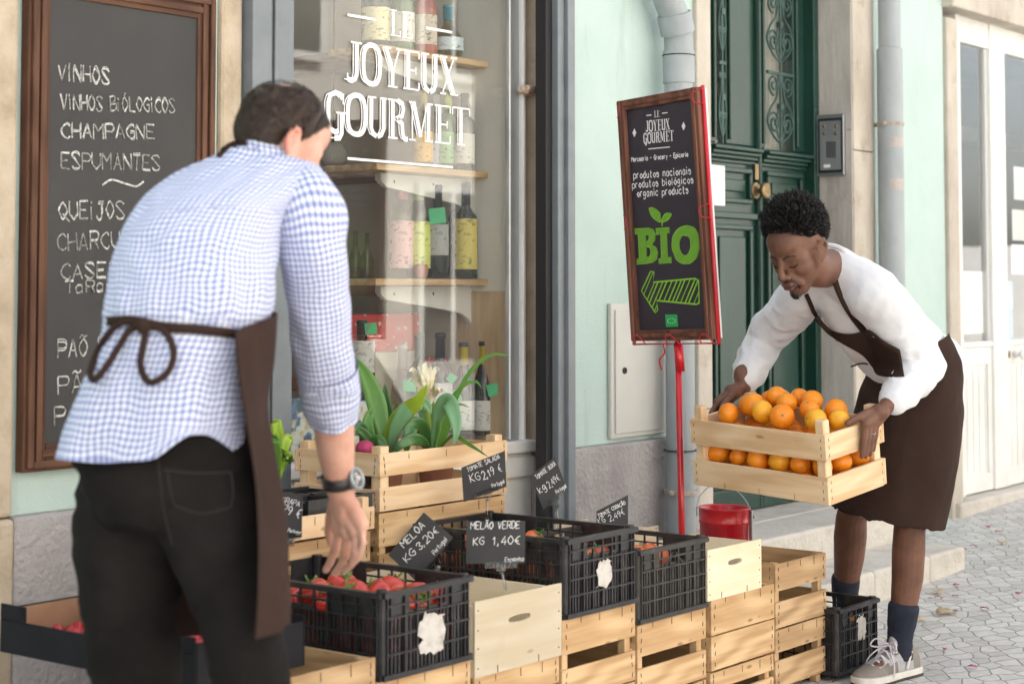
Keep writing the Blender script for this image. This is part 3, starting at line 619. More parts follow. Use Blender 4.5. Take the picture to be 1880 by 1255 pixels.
# gift boxes
def redbox_mat():
    m, nt, b = newmat('red_snowflake_paper'); tc = nd(nt, 'ShaderNodeTexCoord')
    vo = nd(nt, 'ShaderNodeTexVoronoi', {'Vector': tc.outputs['Object'], 'Scale': 26, 'Randomness': .7}); n = nd(nt, 'ShaderNodeTexNoise', {'Vector': tc.outputs['Object'], 'Scale': 160})
    a = nd(nt, 'ShaderNodeMath', {0: n.outputs['Fac'], 1: .35, 2: vo.outputs['Distance']}, operation='MULTIPLY_ADD')
    nt.links.new(ramp(nt, a.outputs[0], [(.33, (.80, .66, .62)), (.40, (.60, .03, .03))]), b.inputs['Base Color']); b.inputs['Roughness'].default_value = .5; return m
rb = redbox_mat(); Yr = 4.12; zr = PW(700, 645, Yr).z
b = MB(); b.box(PW(640, 600, Yr).x, Yr, zr, PW(770, 600, Yr).x, Yr+.12, PW(700, 576, Yr).z); tag(b.build('gift_box', rb, bevel=.002), 'large red gift box with white snowflakes on a cream carton in the window', 'box', 'red gift boxes')
b = MB(); b.box(PW(644, 660, Yr).x, Yr+.004, zb-.01, PW(768, 660, Yr).x, Yr+.13, zr-.002); tag(b.build('carton', pm('cream_carton', [(.3, (.66, .62, .52)), (.7, (.73, .69, .60))], rough=.8, ns=5), bevel=.003), 'plain cream carton under the large red gift box', 'box')
b = MB(); b.box(PW(786, 660, 4.06).x, 4.06, zb-.01, Xs-.03, 4.10, PW(830, 654, 4.06).z); tag(b.build('gift_box', rb, bevel=.002), 'small red gift box behind the yellow necked bottles', 'box', 'red gift boxes')
# blue tile panel
def tile_mat():
    m, nt, b = newmat('blue_tile'); tc = nd(nt, 'ShaderNodeTexCoord'); mp = nd(nt, 'ShaderNodeMapping', {'Vector': tc.outputs['Object'], 'Scale': (13, 13, 13)})
    wv = nd(nt, 'ShaderNodeTexWave', {'Vector': mp.outputs[0], 'Scale': .6, 'Distortion': 9, 'Detail': 3}, wave_type='RINGS'); n = nd(nt, 'ShaderNodeTexNoise', {'Vector': mp.outputs[0], 'Scale': 3, 'Detail': 4})
    c1 = ramp(nt, wv.outputs['Fac'], [(.35, (.10, .22, .42)), (.5, (.62, .68, .66)), (.7, (.70, .72, .68))]); c2 = ramp(nt, n.outputs['Fac'], [(.5, (1, 1, 1)), (.62, (.80, .68, .40))])
    mx = nd(nt, 'ShaderNodeMix', {'Factor': 1.0}, data_type='RGBA', blend_type='MULTIPLY'); nt.links.new(c1, mx.inputs[6]); nt.links.new(c2, mx.inputs[7]); nt.links.new(mx.outputs[2], b.inputs['Base Color']); b.inputs['Roughness'].default_value = .25; return m
Yt = 3.93; b = MB(); b.box(PW(470, 780, Yt).x, Yt, zb-.008, PW(640, 780, Yt).x, Yt+.02, PW(560, 730, Yt).z); tag(b.build('tile_panel', tile_mat(), bevel=.002), 'blue and white patterned tile panel at the bottom of the shop window', 'tiles')
b = MB(); b.box(PW(642, 780, 4.0).x, 4.0, zb-.01, PW(686, 780, 4.0).x, 4.12, PW(660, 735, 4.0).z); tag(b.build('tin', tile_mat(), bevel=.006), 'small blue patterned tin behind the long green leaf', 'tin')
b = MB(); p = PX(612, 286, Xs-.12); b.ell(p, .052, seg=24, rings=16); gl_ = thing('globe_lamp', 'unlit pale globe lamp hanging inside behind the shop glass', 'lamp', p); b.build('globe', pm('opal_glass', (.50, .47, .40), rough=.25), gl_, smooth=True)
b = MB(); b.tube([p+EZ*.05, p+EZ*1.3], .004, 6); b.build('cord', blackgap, gl_)
for k, (px, h_) in enumerate(((652, .20), (674, .19))):
    p = PX(px, 522, Xs-.1); M = Matrix.Translation((p.x, p.y, PX(640, 530, Xs).z+.013)); b = MB(); b.lathe([(.02, 0), (.024, .005), (.024, h_*.5), (.01, h_*.7), (.009, h_), (.001, h_)], 14, M)
    tag(b.build('small_bottle', BG['amber'], smooth=True), ('small pale bottle on the brown shelf, nearer the street', 'small pale bottle on the brown shelf, next to the wall')[k], 'bottle')
# string lights
em, nt, bb = newmat('lit_bulb'); bb.inputs['Emission Color'].default_value = (1, .62, .25, 1); bb.inputs['Emission Strength'].default_value = 30
sl_ = thing('string_lights', 'string of tiny warm lights hanging down the window corner by the shelves', 'lights', (Xs-.02, YS1, 0))
p0 = PW(886, 110, YS1+.02); X_ = p0.x; b = MB(); pts = [Vec((X_+random.uniform(-.004, .004), YS1+.02+random.uniform(-.004, .004), 3.0-i*.06)) for i in range(34)]; pts = [p for p in pts if p.z > zb+.16]
b.tube(pts, .0022, 5); b.build('wire', staplem, sl_)
pb = MB(); pb.ell(Vec((0, 0, 0)), .0042, seg=8, rings=6); bo = pb.build('bulb', em); C.objects.unlink(bo)
for p in pts:
    for dz in (0, .03):
        c = bo.copy(); C.objects.link(c); c.parent = sl_; c.location = p+Vec((-.006, -.006, dz))-W[sl_]

# ================================================================== chalkboard
cb = thing('chalkboard', 'tall framed chalkboard listing wines and cheeses on the mint wall', 'chalkboard', (wx(220), YW, wz(45, 868)))
cx0 = wx(45, YW-.04, 850); cx1 = wx(394, YW-.03, 200); cz0 = PW(45, 868, YW-.035).z; cz1 = PW(392, 0, YW-.035).z+.008; fwid = .066
b = MB(); b.box(cx0+.05, YW-.028, cz0+.05, cx1-.05, YW-.003, cz1-.05); b.build('board', boardblk, cb)
def frame(parent, x0, z0, x1, z1, wdt, Yb, th):
    for nm, q, m in (('frame_stile', (x0, z0, x0+wdt, z1), framewood), ('frame_stile', (x1-wdt, z0, x1, z1), framewood), ('frame_rail', (x0+wdt, z0, x1-wdt, z0+wdt), frameX), ('frame_rail', (x0+wdt, z1-wdt, x1-wdt, z1), frameX)):
        b = MB(); a, c, d, e = q
        b.box(a, Yb-th, c, d, Yb-.002, e)
        v = d-a < e-c
        if v:
            s = 1 if a == x0 else -1; ed = a if s > 0 else d
            for o1, o2, t in ((.008, .026, .010), (.034, .052, .007)):
                b.box(min(ed+s*o1, ed+s*o2), Yb-th-t, c+.01, max(ed+s*o1, ed+s*o2), Yb-th-.0005, e-.01)
        else:
            s = 1 if c == z0 else -1; ed = c if s > 0 else e
            for o1, o2, t in ((.008, .026, .010), (.034, .052, .007)):
                b.box(a-(wdt-o2), Yb-th-t+.0006, min(ed+s*o1, ed+s*o2), d+(wdt-o2), Yb-th-.0008, max(ed+s*o1, ed+s*o2))
        b.build(nm, m, parent, bevel=.004, seg=2)
frame(cb, cx0, cz0, cx1, cz1, fwid, YW, .034)
Yc = YW-.0295
for t, x0_, y0_, x1_, y1_, hpx in (('ViNHOS', 108, 148, 200, 154, 31), ('ViNHOS BiÓLOGiCOS', 112, 201, 321, 207, 28), ('CHAMPAGNE', 113, 252, 284, 256, 28), ('ESPUMANTES', 113, 310, 293, 312, 30),
        ('QUEiJOS', 108, 403, 228, 401, 33), ('CHARCUTARiA', 106, 460, 306, 452, 32), ('CASEiROS', 112, 512, 270, 505, 29), ('TaRama', 120, 537, 232, 533, 22), ('PAÕ DE', 106, 656, 214, 650, 32), ('PÃO', 107, 724, 176, 716, 34), ('PATÉ', 100, 780, 196, 770, 34)):
    b = MB(); A = PW(x0_, y0_, Yc); B = PW(x1_, y1_, Yc); size = hpx*((A-CO).dot(AX)+(B-CO).dot(AX))/2/F_PX
    for rep in range(2):
        A2 = A+Vec((random.uniform(-.0015, .0015), 0, random.uniform(-.0015, .0015)))
        write_fit(b, t.replace('É', 'E'), A2, B, NY, size*.95, .0036 if rep == 0 else .0020, .055)
    b.build('chalk_writing', chalk, cb, recalc=False)
for q in (((188, 340), (205, 330), (230, 337), (250, 342), (264, 333)), ((195, 580), (205, 575), (222, 582), (240, 584))):
    b = MB(); b.ribbon(cr([PW(x, y, Yc) for x, y in q]), .005, NY); b.build('chalk_flourish', chalk, cb, recalc=False)
# ================================================================== green double door
dr = thing('house_door', 'dark green double door with iron scroll grilles and a brass knob', 'door', (6.5, YD, .285))
dz0 = .288
curt = pm('pale_curtain', [(.35, (.50, .46, .40)), (.65, (.66, .63, .57))], rough=.9, ns=3, stretch=(9, 1, .4), bump=.003, bs=5)
def dbox(mb, px0, py0, px1, py1, Y, th, mi=0):
    Yf = Y-th; m = (py0+py1)/2; pm_ = (px0+px1)/2
    mb.box(PW(px0, m, Yf).x, Yf, PW(pm_, py1, Yf).z, PW(px1, m, Yf).x, Y, PW(pm_, py0, Yf).z, mi)
def leaf(x0, x1, glx0, glx1, knob):
    lf = MB(); zg = PW(1430, 276, YD).z; zt_ = 3.25
    # stiles and slab below
    lf.box(x0, YD, dz0, x1, YD+.045, zg); lf.box(x0, YD, zg+.0005, glx0, YD+.045, zt_); lf.box(glx1, YD, zg+.0005, x1, YD+.045, zt_)
    # beads round the glazing
    for a in (glx0-.03, glx1+.012): lf.box(a, YD-.014, zg+.02, a+.018, YD-.0005, zt_)
    # cornice on the lock rail
    zc = zg-.012
    for i, (dz, t) in enumerate(((0, .055), (-.018, .042), (-.034, .026), (-.052, .014))): lf.box(x0+.012, YD-t, zc+dz-.0165, x1-.012, YD-.0006, zc+dz)
    # raised panels: moulding frame + field
    def panel(za, zb_):
        a, c = x0+.055, x1-.05
        for q in ((a, za, c, za+.022), (a, zb_-.022, c, zb_), (a, za+.0225, a+.022, zb_-.0225), (c-.022, za+.0225, c, zb_-.0225)): lf.box(q[0], YD-.020, q[1], q[2], YD-.0004, q[3])
        lf.box(a+.05, YD-.012, za+.05, c-.05, YD-.0007, zb_-.05)
    z_a = PW(1430, 392, YD).z
    panel(z_a+.03, zc-.085); panel(dz0+.12, z_a-.06)
    lf.box(x0+.012, YD-.022, z_a-.036, x1-.012, YD-.0008, z_a-.008); lf.box(x0, YD-.018, dz0, x1, YD-.0009, dz0+.10)
    o = lf.build('door_leaf', greenpaint, dr, bevel=.005, seg=2)
    b = MB(); b.box(glx0-.005, YD+.022, zg-.005, glx1+.005, YD+.026, zt_); b.build('glass', glass, o)
    b = MB(); rows = []
    for j in range(2): rows.append([Vec((glx0-.03+(glx1-glx0+.06)*k/40, YD+.10+.012*math.sin(k*1.7)+.006*math.sin(k*.6), (zg-.08, zt_)[j])) for k in range(41)])
    b.rows(rows, ring=False); b.build('curtain', curt, o, smooth=True)
    # wrought iron grille
    gr = MB(); cx = (glx0+glx1)/2; w2 = (glx1-glx0)/2-.012; yg = YD-.006
    def sp(cx_, cz_, r0, a0, turns, sgn):
        pts = []
        for k in range(22):
            t = k/21; r_ = r0*(1-.82*t); a = a0+sgn*turns*2*math.pi*t; pts.append(Vec((cx_+r_*math.cos(a), yg, cz_+r_*math.sin(a))))
        return pts
    z = zg+.03
    gr.tube([(cx, yg, zg), (cx, yg, zt_)], .006, 6)
    mod = .36; nmod = 5
    for k in range(nmod):
        zb_ = z+k*mod
        gr.box(cx-w2, yg-.006, zb_+.30, cx+w2, yg+.006, zb_+.313)
        for s in (-1, 1):
            gr.tube(cr([Vec((cx+s*.004, yg, zb_)), Vec((cx+s*w2*.55, yg, zb_+.03)), Vec((cx+s*w2*.98, yg, zb_+.09)), Vec((cx+s*w2*.75, yg, zb_+.15)), Vec((cx+s*w2*.3, yg, zb_+.2)), Vec((cx+s*w2*.1, yg, zb_+.3))], 6), .0055, 6)
            gr.tube(sp(cx+s*w2*.50, zb_+.085, w2*.46, 0 if s > 0 else math.pi, 1.6, s), [.0055]*14+[.006]*8, 6)
            gr.tube(sp(cx+s*w2*.52, zb_+.255, w2*.40, -math.pi/2, 1.5, s), .0052, 6)
            gr.tube(cr([Vec((cx, yg, zb_+.01)), Vec((cx+s*w2*.3, yg, zb_+.06)), Vec((cx+s*w2*.22, yg, zb_+.13)), Vec((cx+s*.004, yg, zb_+.16))], 5), .0045, 6)
        gr.box(cx-.014, yg-.010, zb_+.15, cx+.014, yg+.010, zb_+.175)
    gr.build('grille', ironpaint, o, smooth=False)
    return o
xm = PW(1390, 528, YD).x
lf2 = leaf(xm+.012, 7.065, PW(1404, 200, YD).x, PW(1457, 200, YD).x, True)
lw_ = 7.065-xm-.012
lf1 = leaf(xm-.012-lw_*.99, xm-.012, xm-.012-lw_*.99+(7.065-PW(1457, 200, YD).x), PW(1333, 200, YD).x, False)
b = MB(); b.box(xm-.0115, YD-.018, dz0, xm+.0115, YD+.045, 3.25); b.tube([(xm, YD-.018, dz0+.05), (xm, YD-.018, 3.2)], .010, 8); b.build('astragal', greenpaint, dr, bevel=.004, seg=2)
b = MB(); b.box(7.066, YD-.05, dz0, 7.111, YD+.06, 3.3); b.box(dL+.001, YD-.05, dz0, dL+.04, YD+.06, 3.3); b.build('door_frame', greenpaint, dr, bevel=.004, seg=2)
p = PW(1405, 350, YD-.06); b = MB(); Mk = Matrix.Translation((p.x, YD, p.z)) @ Matrix.Rotation(R(90), 4, 'X')
b.lathe([(.034, .0), (.034, .006), (.012, .010), (.011, .045), (.030, .050), (.036, .060), (.034, .068), (.022, .074), (.020, .071), (.010, .078), (.001, .079)], 24, Mk); b.build('knob', brass, lf2, smooth=True)
p2 = PW(1389, 350, YD-.02); b = MB(); b.lathe([(.036, .018), (.036, .024), (.010, .03), (.001, .031)], 22, Matrix.Translation((p2.x-.005, YD, p2.z)) @ Matrix.Rotation(R(90), 4, 'X')); b.box(p2.x-.016, YD-.026, p2.z+.045, p2.x+.012, YD-.0185, p2.z+.115); b.build('lock_plate', brass, dr, bevel=.002)
b = MB(); dbox(b, 1299, 303, 1331, 377, YD-.021, .0012); tag(b.build('notice', paper), 'white paper notice pinned to the left leaf of the green door', 'notice')
# ---- intercom on the reveal
ic = thing('intercom', 'steel intercom panel with four brass buttons on the stone reveal beside the green door', 'intercom', PX(1524, 266, 7.11))
def rvb(mb, px0, py0, px1, py1, X, th, mi=0):
    Xf = X-th; a = PX(px0, (py0+py1)/2, Xf); c = PX(px1, (py0+py1)/2, Xf); z1 = PX((px0+px1)/2, py0, Xf).z; z0 = PX((px0+px1)/2, py1, Xf).z
    mb.box(Xf, min(a.y, c.y), z0, X, max(a.y, c.y), z1, mi)
brushed = pm('brushed_steel', [(.3, (.30, .32, .33)), (.7, (.42, .44, .45))], rough=.4, ns=20, metal=.7, stretch=(1, 1, .1))
b = MB(); rvb(b, 1499, 210, 1549, 323, 7.112, .022); b.build('frame', pm('chrome_edge', (.35, .36, .37), rough=.3, metal=.8), ic, bevel=.003, seg=2)
b = MB(); rvb(b, 1502, 217, 1546, 317, 7.0898, .004); b.build('border', blackgap, ic)
b = MB(); rvb(b, 1505, 222, 1543, 312, 7.0856, .003); b.build('plate', brushed, ic)
for px in (1513, 1535):
    for py in (232, 245): b = MB(); c = PX(px, py, 7.082); b.lathe([(.0075, 0), (.0075, .004), (.001, .005)], 12, Matrix.Translation(c) @ Matrix.Rotation(R(-90), 4, 'Y')); b.build('button', brass, ic, smooth=True)
b = MB()
for k in range(7): rvb(b, 1517+k*2.6, 260, 1518.2+k*2.6, 290, 7.0825, .0012)
b.build('speaker_slots', blackgap, ic); b = MB(); rvb(b, 1512, 302, 1524, 308, 7.0825, .0012); b.build('name_slip', paper, ic)
# ================================================================== drainpipes
def pipe(px, name, label, r, elbow, bands):
    Y = YW-.026-r-.01; X = PW(px, 528, Y).x; t = thing(name, label, 'drainpipe', (X, Y, 0)); b = MB()
    if elbow:
        ze = PW(px, 62, Y).z; zb2 = PW(px, 95, Y).z
        b.lathe([(r*.93, .02), (r*.93, zb2)], 24, Matrix.Translation((X, Y, 0)))
        b.lathe([(r*1.03, zb2-.12), (r*1.03, zb2), (r*.9, zb2+.001)], 24, Matrix.Translation((X, Y, 0)))
        b.tube(cr([Vec((X, Y, zb2-.01)), Vec((X, Y, ze-.02)), Vec((X-.02, Y, ze+.05)), Vec((X-.08, Y, ze+.13)), Vec((X-.12, Y, ze+.22)), Vec((X-.13, Y, ze+.5)), Vec((X-.13, Y, 4.5))], 6), r*.95, 24)
        b.tube([Vec((X-.004, Y, ze)), Vec((X-.03, Y, ze+.07))], r*1.12, 24)
    else:
        zj_ = PW(px, 92, Y).z
        b.lathe([(r, .02), (r, zj_), (r*.9, zj_+.004)], 24, Matrix.Translation((X, Y, 0))); b.lathe([(r*.86, zj_-.05), (r*.86, 4.5)], 24, Matrix.Translation((X, Y, 0)))
    b.build('pipe', zinc, t, smooth=True).modifiers.new('es', 'EDGE_SPLIT').split_angle = R(40)
    for py, kind in bands:
        z = PW(px, py, Y).z; b = MB(); h = .008 if kind == 's' else .002
        b.lathe([(r*1.0, z-h), (r*1.07, z-h), (r*1.07, z+h), (r*1.0, z+h)], 24, Matrix.Translation((X, Y, 0)))
        if kind == 's': b.box(X-.01, Y, z-h, X+.01, YW-.003, z+h); b.ell((X-r*1.1, Y, z), .012, seg=8, rings=6)
        b.build('strap' if kind == 's' else 'wire_tie', rust if kind == 's' else staplem, t)
    return t, X, Y
pipe(1248, 'drainpipe', 'grey drainpipe with an elbow at the top, behind the red framed sign', .058, True, ((103, 'w'), (903, 's'), (826, 'w')))
tp, Xp, Yp = pipe(1638, 'drainpipe', 'dented grey drainpipe on the mint wall between the door and white shop front', .058, False, ((229, 's'), (560, 'w')))
b = MB()
for py, hh in ((272, .045), (350, .05)):
    z = PW(1638, py, Yp).z; b.rows([[Vec((Xp+.0592*math.cos(R(200+k*6)), Yp+.0592*math.sin(R(200+k*6)), z+d)) for k in range(15)] for d in (0, hh)], ring=False)
b.build('tape_scrap', pm('old_tape', [(.3, (.36, .32, .30)), (.7, (.48, .43, .40))], rough=.6, ns=20), tp, smooth=True)
# ---- meter cabinet
mc = thing('meter_cabinet', 'cream metal meter cabinet with a round lock on the mint wall behind the sign', 'cabinet', PW(1172, 800, YW))
def wb(mb, px0, py0, px1, py1, Y, th, mi=0): dbox(mb, px0, py0, px1, py1, Y, th, mi)
b = MB(); wb(b, 1122, 556, 1226, 800, YW-.001, .016); b.build('box', cream, mc, bevel=.003)
b = MB(); wb(b, 1131, 568, 1219, 792, YW-.0172, .006); b.build('door', cream, mc, bevel=.004, seg=2)
p = PW(1147, 680, YW-.025); b = MB(); b.lathe([(.012, 0), (.012, .004), (.007, .0045), (.006, .002), (.001, .002)], 16, Matrix.Translation((p.x, YW-.0233, p.z)) @ Matrix.Rotation(R(90), 4, 'X')); b.build('lock', blackgap, mc)
# ================================================================== BIO sign
sg = thing('standing_sign', 'tall BIO chalkboard sign in a red wire frame on a red pole', 'sign', PD(1250, 1130, 5.62))
TL, TR, BR, BL = PD(1138, 183, 5.78), PD(1283, 163, 5.47), PD(1316, 627, 5.47), PD(1162, 622, 5.78)
O_ = (TL+TR+BR+BL)/4; ux = ((TR-TL)+(BR-BL)).normalized(); uy = ((TL-BL)+(TR-BR)); nn = ux.cross(uy).normalized(); uy = nn.cross(ux).normalized()
if nn.dot(CO-O_) < 0: nn = -nn
sw = ((TR-TL).dot(ux)+(BR-BL).dot(ux))/4; sh = ((TL-BL).dot(uy)+(TR-BR).dot(uy))/4; shear = ((TL+TR-BL-BR)/2).dot(ux)/(2*2*sh)*2
uy2 = (uy+ux*shear*.5).normalized() if False else uy
def SP(a, c, d=0): return O_+ux*(a*sw)+uy*(c*sh)+nn*d       # a, c in -1..1
# keep the tilt of the photo: rotate in its own plane
ang = math.atan2(((TL+TR)/2-(BL+BR)/2).dot(ux), ((TL+TR)/2-(BL+BR)/2).dot(uy))
ux, uy = ux*math.cos(ang)-uy*math.sin(ang), uy*math.cos(ang)+ux*math.sin(ang)
b = MB(); b.obox(SP(0, 0, -.006), ux*sw*.93, uy*sh*.97, nn*.006)
signblk = pm('sign_blackboard', [(.3, (.026, .020, .030)), (.7, (.040, .032, .046))], rough=.45, ns=3)
b.build('board', signblk, sg)
fm = wood('sign_frame_wood', (.20, .085, .055), (.10, .04, .025), 2)
fw_ = .034
for nm, c, a, d in (('frame_stile', SP(-1, 0)+ux*fw_/2, ux*fw_/2, uy*sh), ('frame_stile', SP(1, 0)-ux*fw_/2, ux*fw_/2, uy*sh), ('frame_rail', SP(0, 1)-uy*fw_/2, ux*(sw-fw_), uy*fw_/2), ('frame_rail', SP(0, -1)+uy*fw_/2, ux*(sw-fw_), uy*fw_/2)):
    b = MB(); b.obox(c+nn*.002, a-ux*0, d, nn*.011)
    k = .35; b.obox(c+nn*.0155, a*(k if a.length < .05 else 1), d*(k if d.length < .05 else 1), nn*.003)
    b.build(nm, fm, sg, bevel=.002)
# backing sheet and red wire frame
b = MB(); b.obox(SP(.02, 0, -.022), ux*sw*1.0, uy*sh*.99, nn*.003); b.build('backing', paper, sg)
b = MB(); rw = .0065
cn = [SP(-1, 1, -.012)+(-ux*.008), SP(1, 1, -.008)+ux*.005-uy*.004, SP(1, -1, -.008)+ux*.005-uy*.012, SP(-1, -1, -.012)-ux*.012-uy*.012]
b.tube([cn[0]-uy*.03, cn[3], cn[2], cn[1]+uy*.008], [rw]*4, 8)
for s, c in ((-1, .93), (-1, 0), (1, .93), (1, 0.02)):
    q = [SP(s, c+.05, 0)+ux*s*.014, SP(s, c+.03, .016)-ux*s*.012, SP(s, c, .018)-ux*s*.018, SP(s, c-.05, .016)-ux*s*.010, SP(s, c-.065, 0)+ux*s*.014]; b.tube(cr(q), .0022, 5)
for s in (-.82, 0, .82):
    q = [SP(s-.14, -1, 0)-uy*.014, SP(s-.11, -.985, .016), SP(s, -.95, .018), SP(s+.11, -.985, .016), SP(s+.14, -1, 0)-uy*.014]; b.tube(cr(q), .0022, 5)
q = [SP(-.12, -1, 0)-uy*.012, SP(-.2, -1.03, .01), SP(-.24, -1.1, 0), SP(-.32, -1.16, .01), SP(-.34, -1.24, 0)]; b.tube(cr(q), .003, 5)
b.build('wire_frame', red_, sg, smooth=True)
pt = SP(.02, -1, -.016); pbm = Vec((pt.x+.03, pt.y, 0)); pe = PD(1252, 975, (pt-CO).dot(AX)); dirp = (pe-pt).normalized(); pbm = pt+dirp*(pt.z-.0)/(-dirp.z)
b = MB(); b.tube([pt+uy*.02, pbm], .0105, 12); b.tube([pt-uy*.012, pt-uy*.10], .0155, 12); b.build('pole', red_, sg, smooth=True)
b = MB(); b.lathe([(.16, 0), (.16, .012), (.02, .03), (.018, .06)], 24, Matrix.Translation((pbm.x, pbm.y, .001+gz(pbm.x)))); b.build('foot', red_, sg, smooth=True)
# lettering of the sign
def so_(x, y): return onp(1120+x/2.459, 150+y/2.459, O_, nn)+nn*.0012
def sc_px(h): return h/2.459*5.6/F_PX
lt = MB()
def slabp(text, xa, ya, xb, yb_, hpx):
    A, B = so_(xa, ya), so_(xb, yb_); u = (B-A).normalized(); v = nn.cross(u); size = sc_px(hpx); sp = .1
    asp = ((B-A).length/size+sp-sp*len(text))/sum(SL[c][0] for c in text); slab(lt, text, A, u, v, nn, size, asp=asp, sp=sp, hw=.15, fine=False)
slabp('LE', 201, 161, 224, 159, 28); slabp('JOYEUX', 163, 226, 271, 215, 48); slabp('GOURMET', 153, 280, 289, 266, 46)
for a, c in (((165, 153), (188, 151)), ((236, 143), (261, 140)), ((174, 304), (271, 295))): lt.ribbon([so_(*a), so_(*c)], .0035, nn)
for x, y in ((111, 231), (333, 201)): lt.add([so_(x, y-20), so_(x+9, y), so_(x, y+20), so_(x-9, y)], [(0, 1, 2, 3)])
lt.build('emblem_lettering', whiteink, sg, recalc=False); lt = MB(); write_fit(lt, 'Mercearia - Grocery - Epicerie', so_(98, 362), so_(355, 338), nn, sc_px(21), .0032, .0)
lt.build('tagline', whiteink, sg, recalc=False); lt = MB(); write_fit(lt, 'produtos nacionais', so_(108, 439), so_(369, 417), nn, sc_px(33), .0034, .03); write_fit(lt, 'produtos biológicos', so_(102, 481), so_(380, 458), nn, sc_px(33), .0034, .03); write_fit(lt, 'organic products', so_(124, 521), so_(357, 504), nn, sc_px(33), .0034, .03)
lt.build('white_lettering', whiteink, sg, recalc=False)
gB = pm('bright_green_chalk', [(.3, (.20, .50, .03)), (.7, (.32, .64, .06))], rough=.7, ns=120); gD = pm('mid_green_chalk', [(.3, (.09, .25, .03)), (.7, (.14, .35, .04))], rough=.8, ns=160)
gl1, gl2 = MB(), MB()
def inside(p, poly):
    r = False; j = len(poly)-1
    for i in range(len(poly)):
        (xi, yi), (xj, yj) = poly[i], poly[j]
        if (yi > p[1]) != (yj > p[1]) and p[0] < (xj-xi)*(p[1]-yi)/(yj-yi)+xi: r = not r
        j = i
    return r
def shape(outer, holes=(), slope=-1.2, step=7, fill=True, lw=.0032, hw=.0019):
    for poly in [outer]+list(holes):
        pts = poly+[poly[0], poly[1]]; gl2.ribbon([so_(x+random.uniform(-1, 1), y+random.uniform(-1, 1)) for x, y in pts], lw, nn)
    xs = [p[0] for p in outer]; ys = [p[1] for p in outer]; c = min(xs)-300
    while c < max(xs)+300:                                    # diagonal hatching clipped to the shape
        run = []; y = min(ys)
        while y <= max(ys):
            x = c+(y-min(ys))/slope
            ok = inside((x, y), outer) and not any(inside((x, y), h) for h in holes)
            if ok: run.append((x, y))
            if (not ok or y+2 > max(ys)) and run:
                if len(run) > 2: gl2.ribbon([so_(*run[0])+nn*.0004, so_(*run[-1])+nn*.0004], hw*random.uniform(.7, 1.3), nn)
                run = []
            y += 2
        c += step*random.uniform(.75, 1.3)
    if fill:
        y = min(ys)                                            # scanline fill
        while y < max(ys):
            x = min(xs); st = None
            while x <= max(xs)+3:
                ok = inside((x, y+1.5), outer) and not any(inside((x, y+1.5), h) for h in holes)
                if ok and st is None: st = x
                if not ok and st is not None:
                    gl1.add([so_(st, y), so_(x, y), so_(x, y+3.2), so_(st, y+3.2)], [(0, 1, 2, 3)]); st = None
                x += 1.5
            y += 3
def rnd(pts, n=6): return [(v.x, v.y) for v in cr([Vec((a, c, 0)) for a, c in pts], n, True)]
Bo = [(112, 665), (175, 661), (197, 668), (206, 690), (203, 715), (190, 735), (208, 748), (217, 772), (212, 800), (192, 815), (165, 820), (122, 823), (124, 800), (134, 796), (129, 690), (114, 688)]
shape(Bo, [[(160, 690), (174, 689), (178, 700), (176, 716), (162, 720)], [(163, 746), (180, 746), (186, 765), (182, 788), (166, 792)]])
shape([(208, 664), (268, 659), (270, 682), (256, 684), (262, 792), (276, 794), (278, 816), (222, 821), (221, 800), (234, 797), (230, 688), (210, 690)])
Oo = rnd([(338, 651), (388, 668), (405, 730), (392, 792), (350, 821), (305, 805), (281, 745), (292, 684)]); Oi = rnd([(338, 692), (360, 705), (366, 740), (356, 775), (338, 785), (320, 768), (313, 730), (322, 700)])
shape(Oo, [Oi])
shape(rnd([(179, 571), (205, 574), (226, 596), (230, 632), (205, 622), (186, 600)]), step=6); shape(rnd([(234, 632), (244, 604), (262, 594), (278, 598), (266, 620), (250, 630)]), step=6)
gl2.ribbon([so_(232, 620), so_(236, 634), so_(236, 652)], .005, nn)
ar = [(143, 944), (185, 856), (200, 858), (196, 905), (385, 888), (402, 895), (404, 1000), (390, 1004), (212, 988), (216, 1030), (205, 1042)]
shape(ar, fill=False, slope=-2.4, step=20, lw=.0052, hw=.0048)
gl1.build('green_fill', gD, sg, recalc=False); gl2.build('green_strokes', gB, sg, recalc=False)
b = MB(); b.add([so_(250, 1050), so_(304, 1050), so_(309, 1105), so_(254, 1107)], [(0, 1, 2, 3)]); b.build('green_emblem', pm('emblem_green', (.02, .40, .10), rough=.6), sg)
b = MB()
for k in range(12):
    a = k/12*2*math.pi; x = 279+17*math.cos(a)+5*math.sin(a); y = 1079+10*math.sin(a)-4*math.cos(a); c = so_(x, y)+nn*.0006; s = .0013; b.add([c-ux*s-uy*s, c+ux*s-uy*s, c+ux*s+uy*s, c-ux*s+uy*s], [(0, 1, 2, 3)])
b.build('emblem_stars', whiteink, sg, recalc=False)
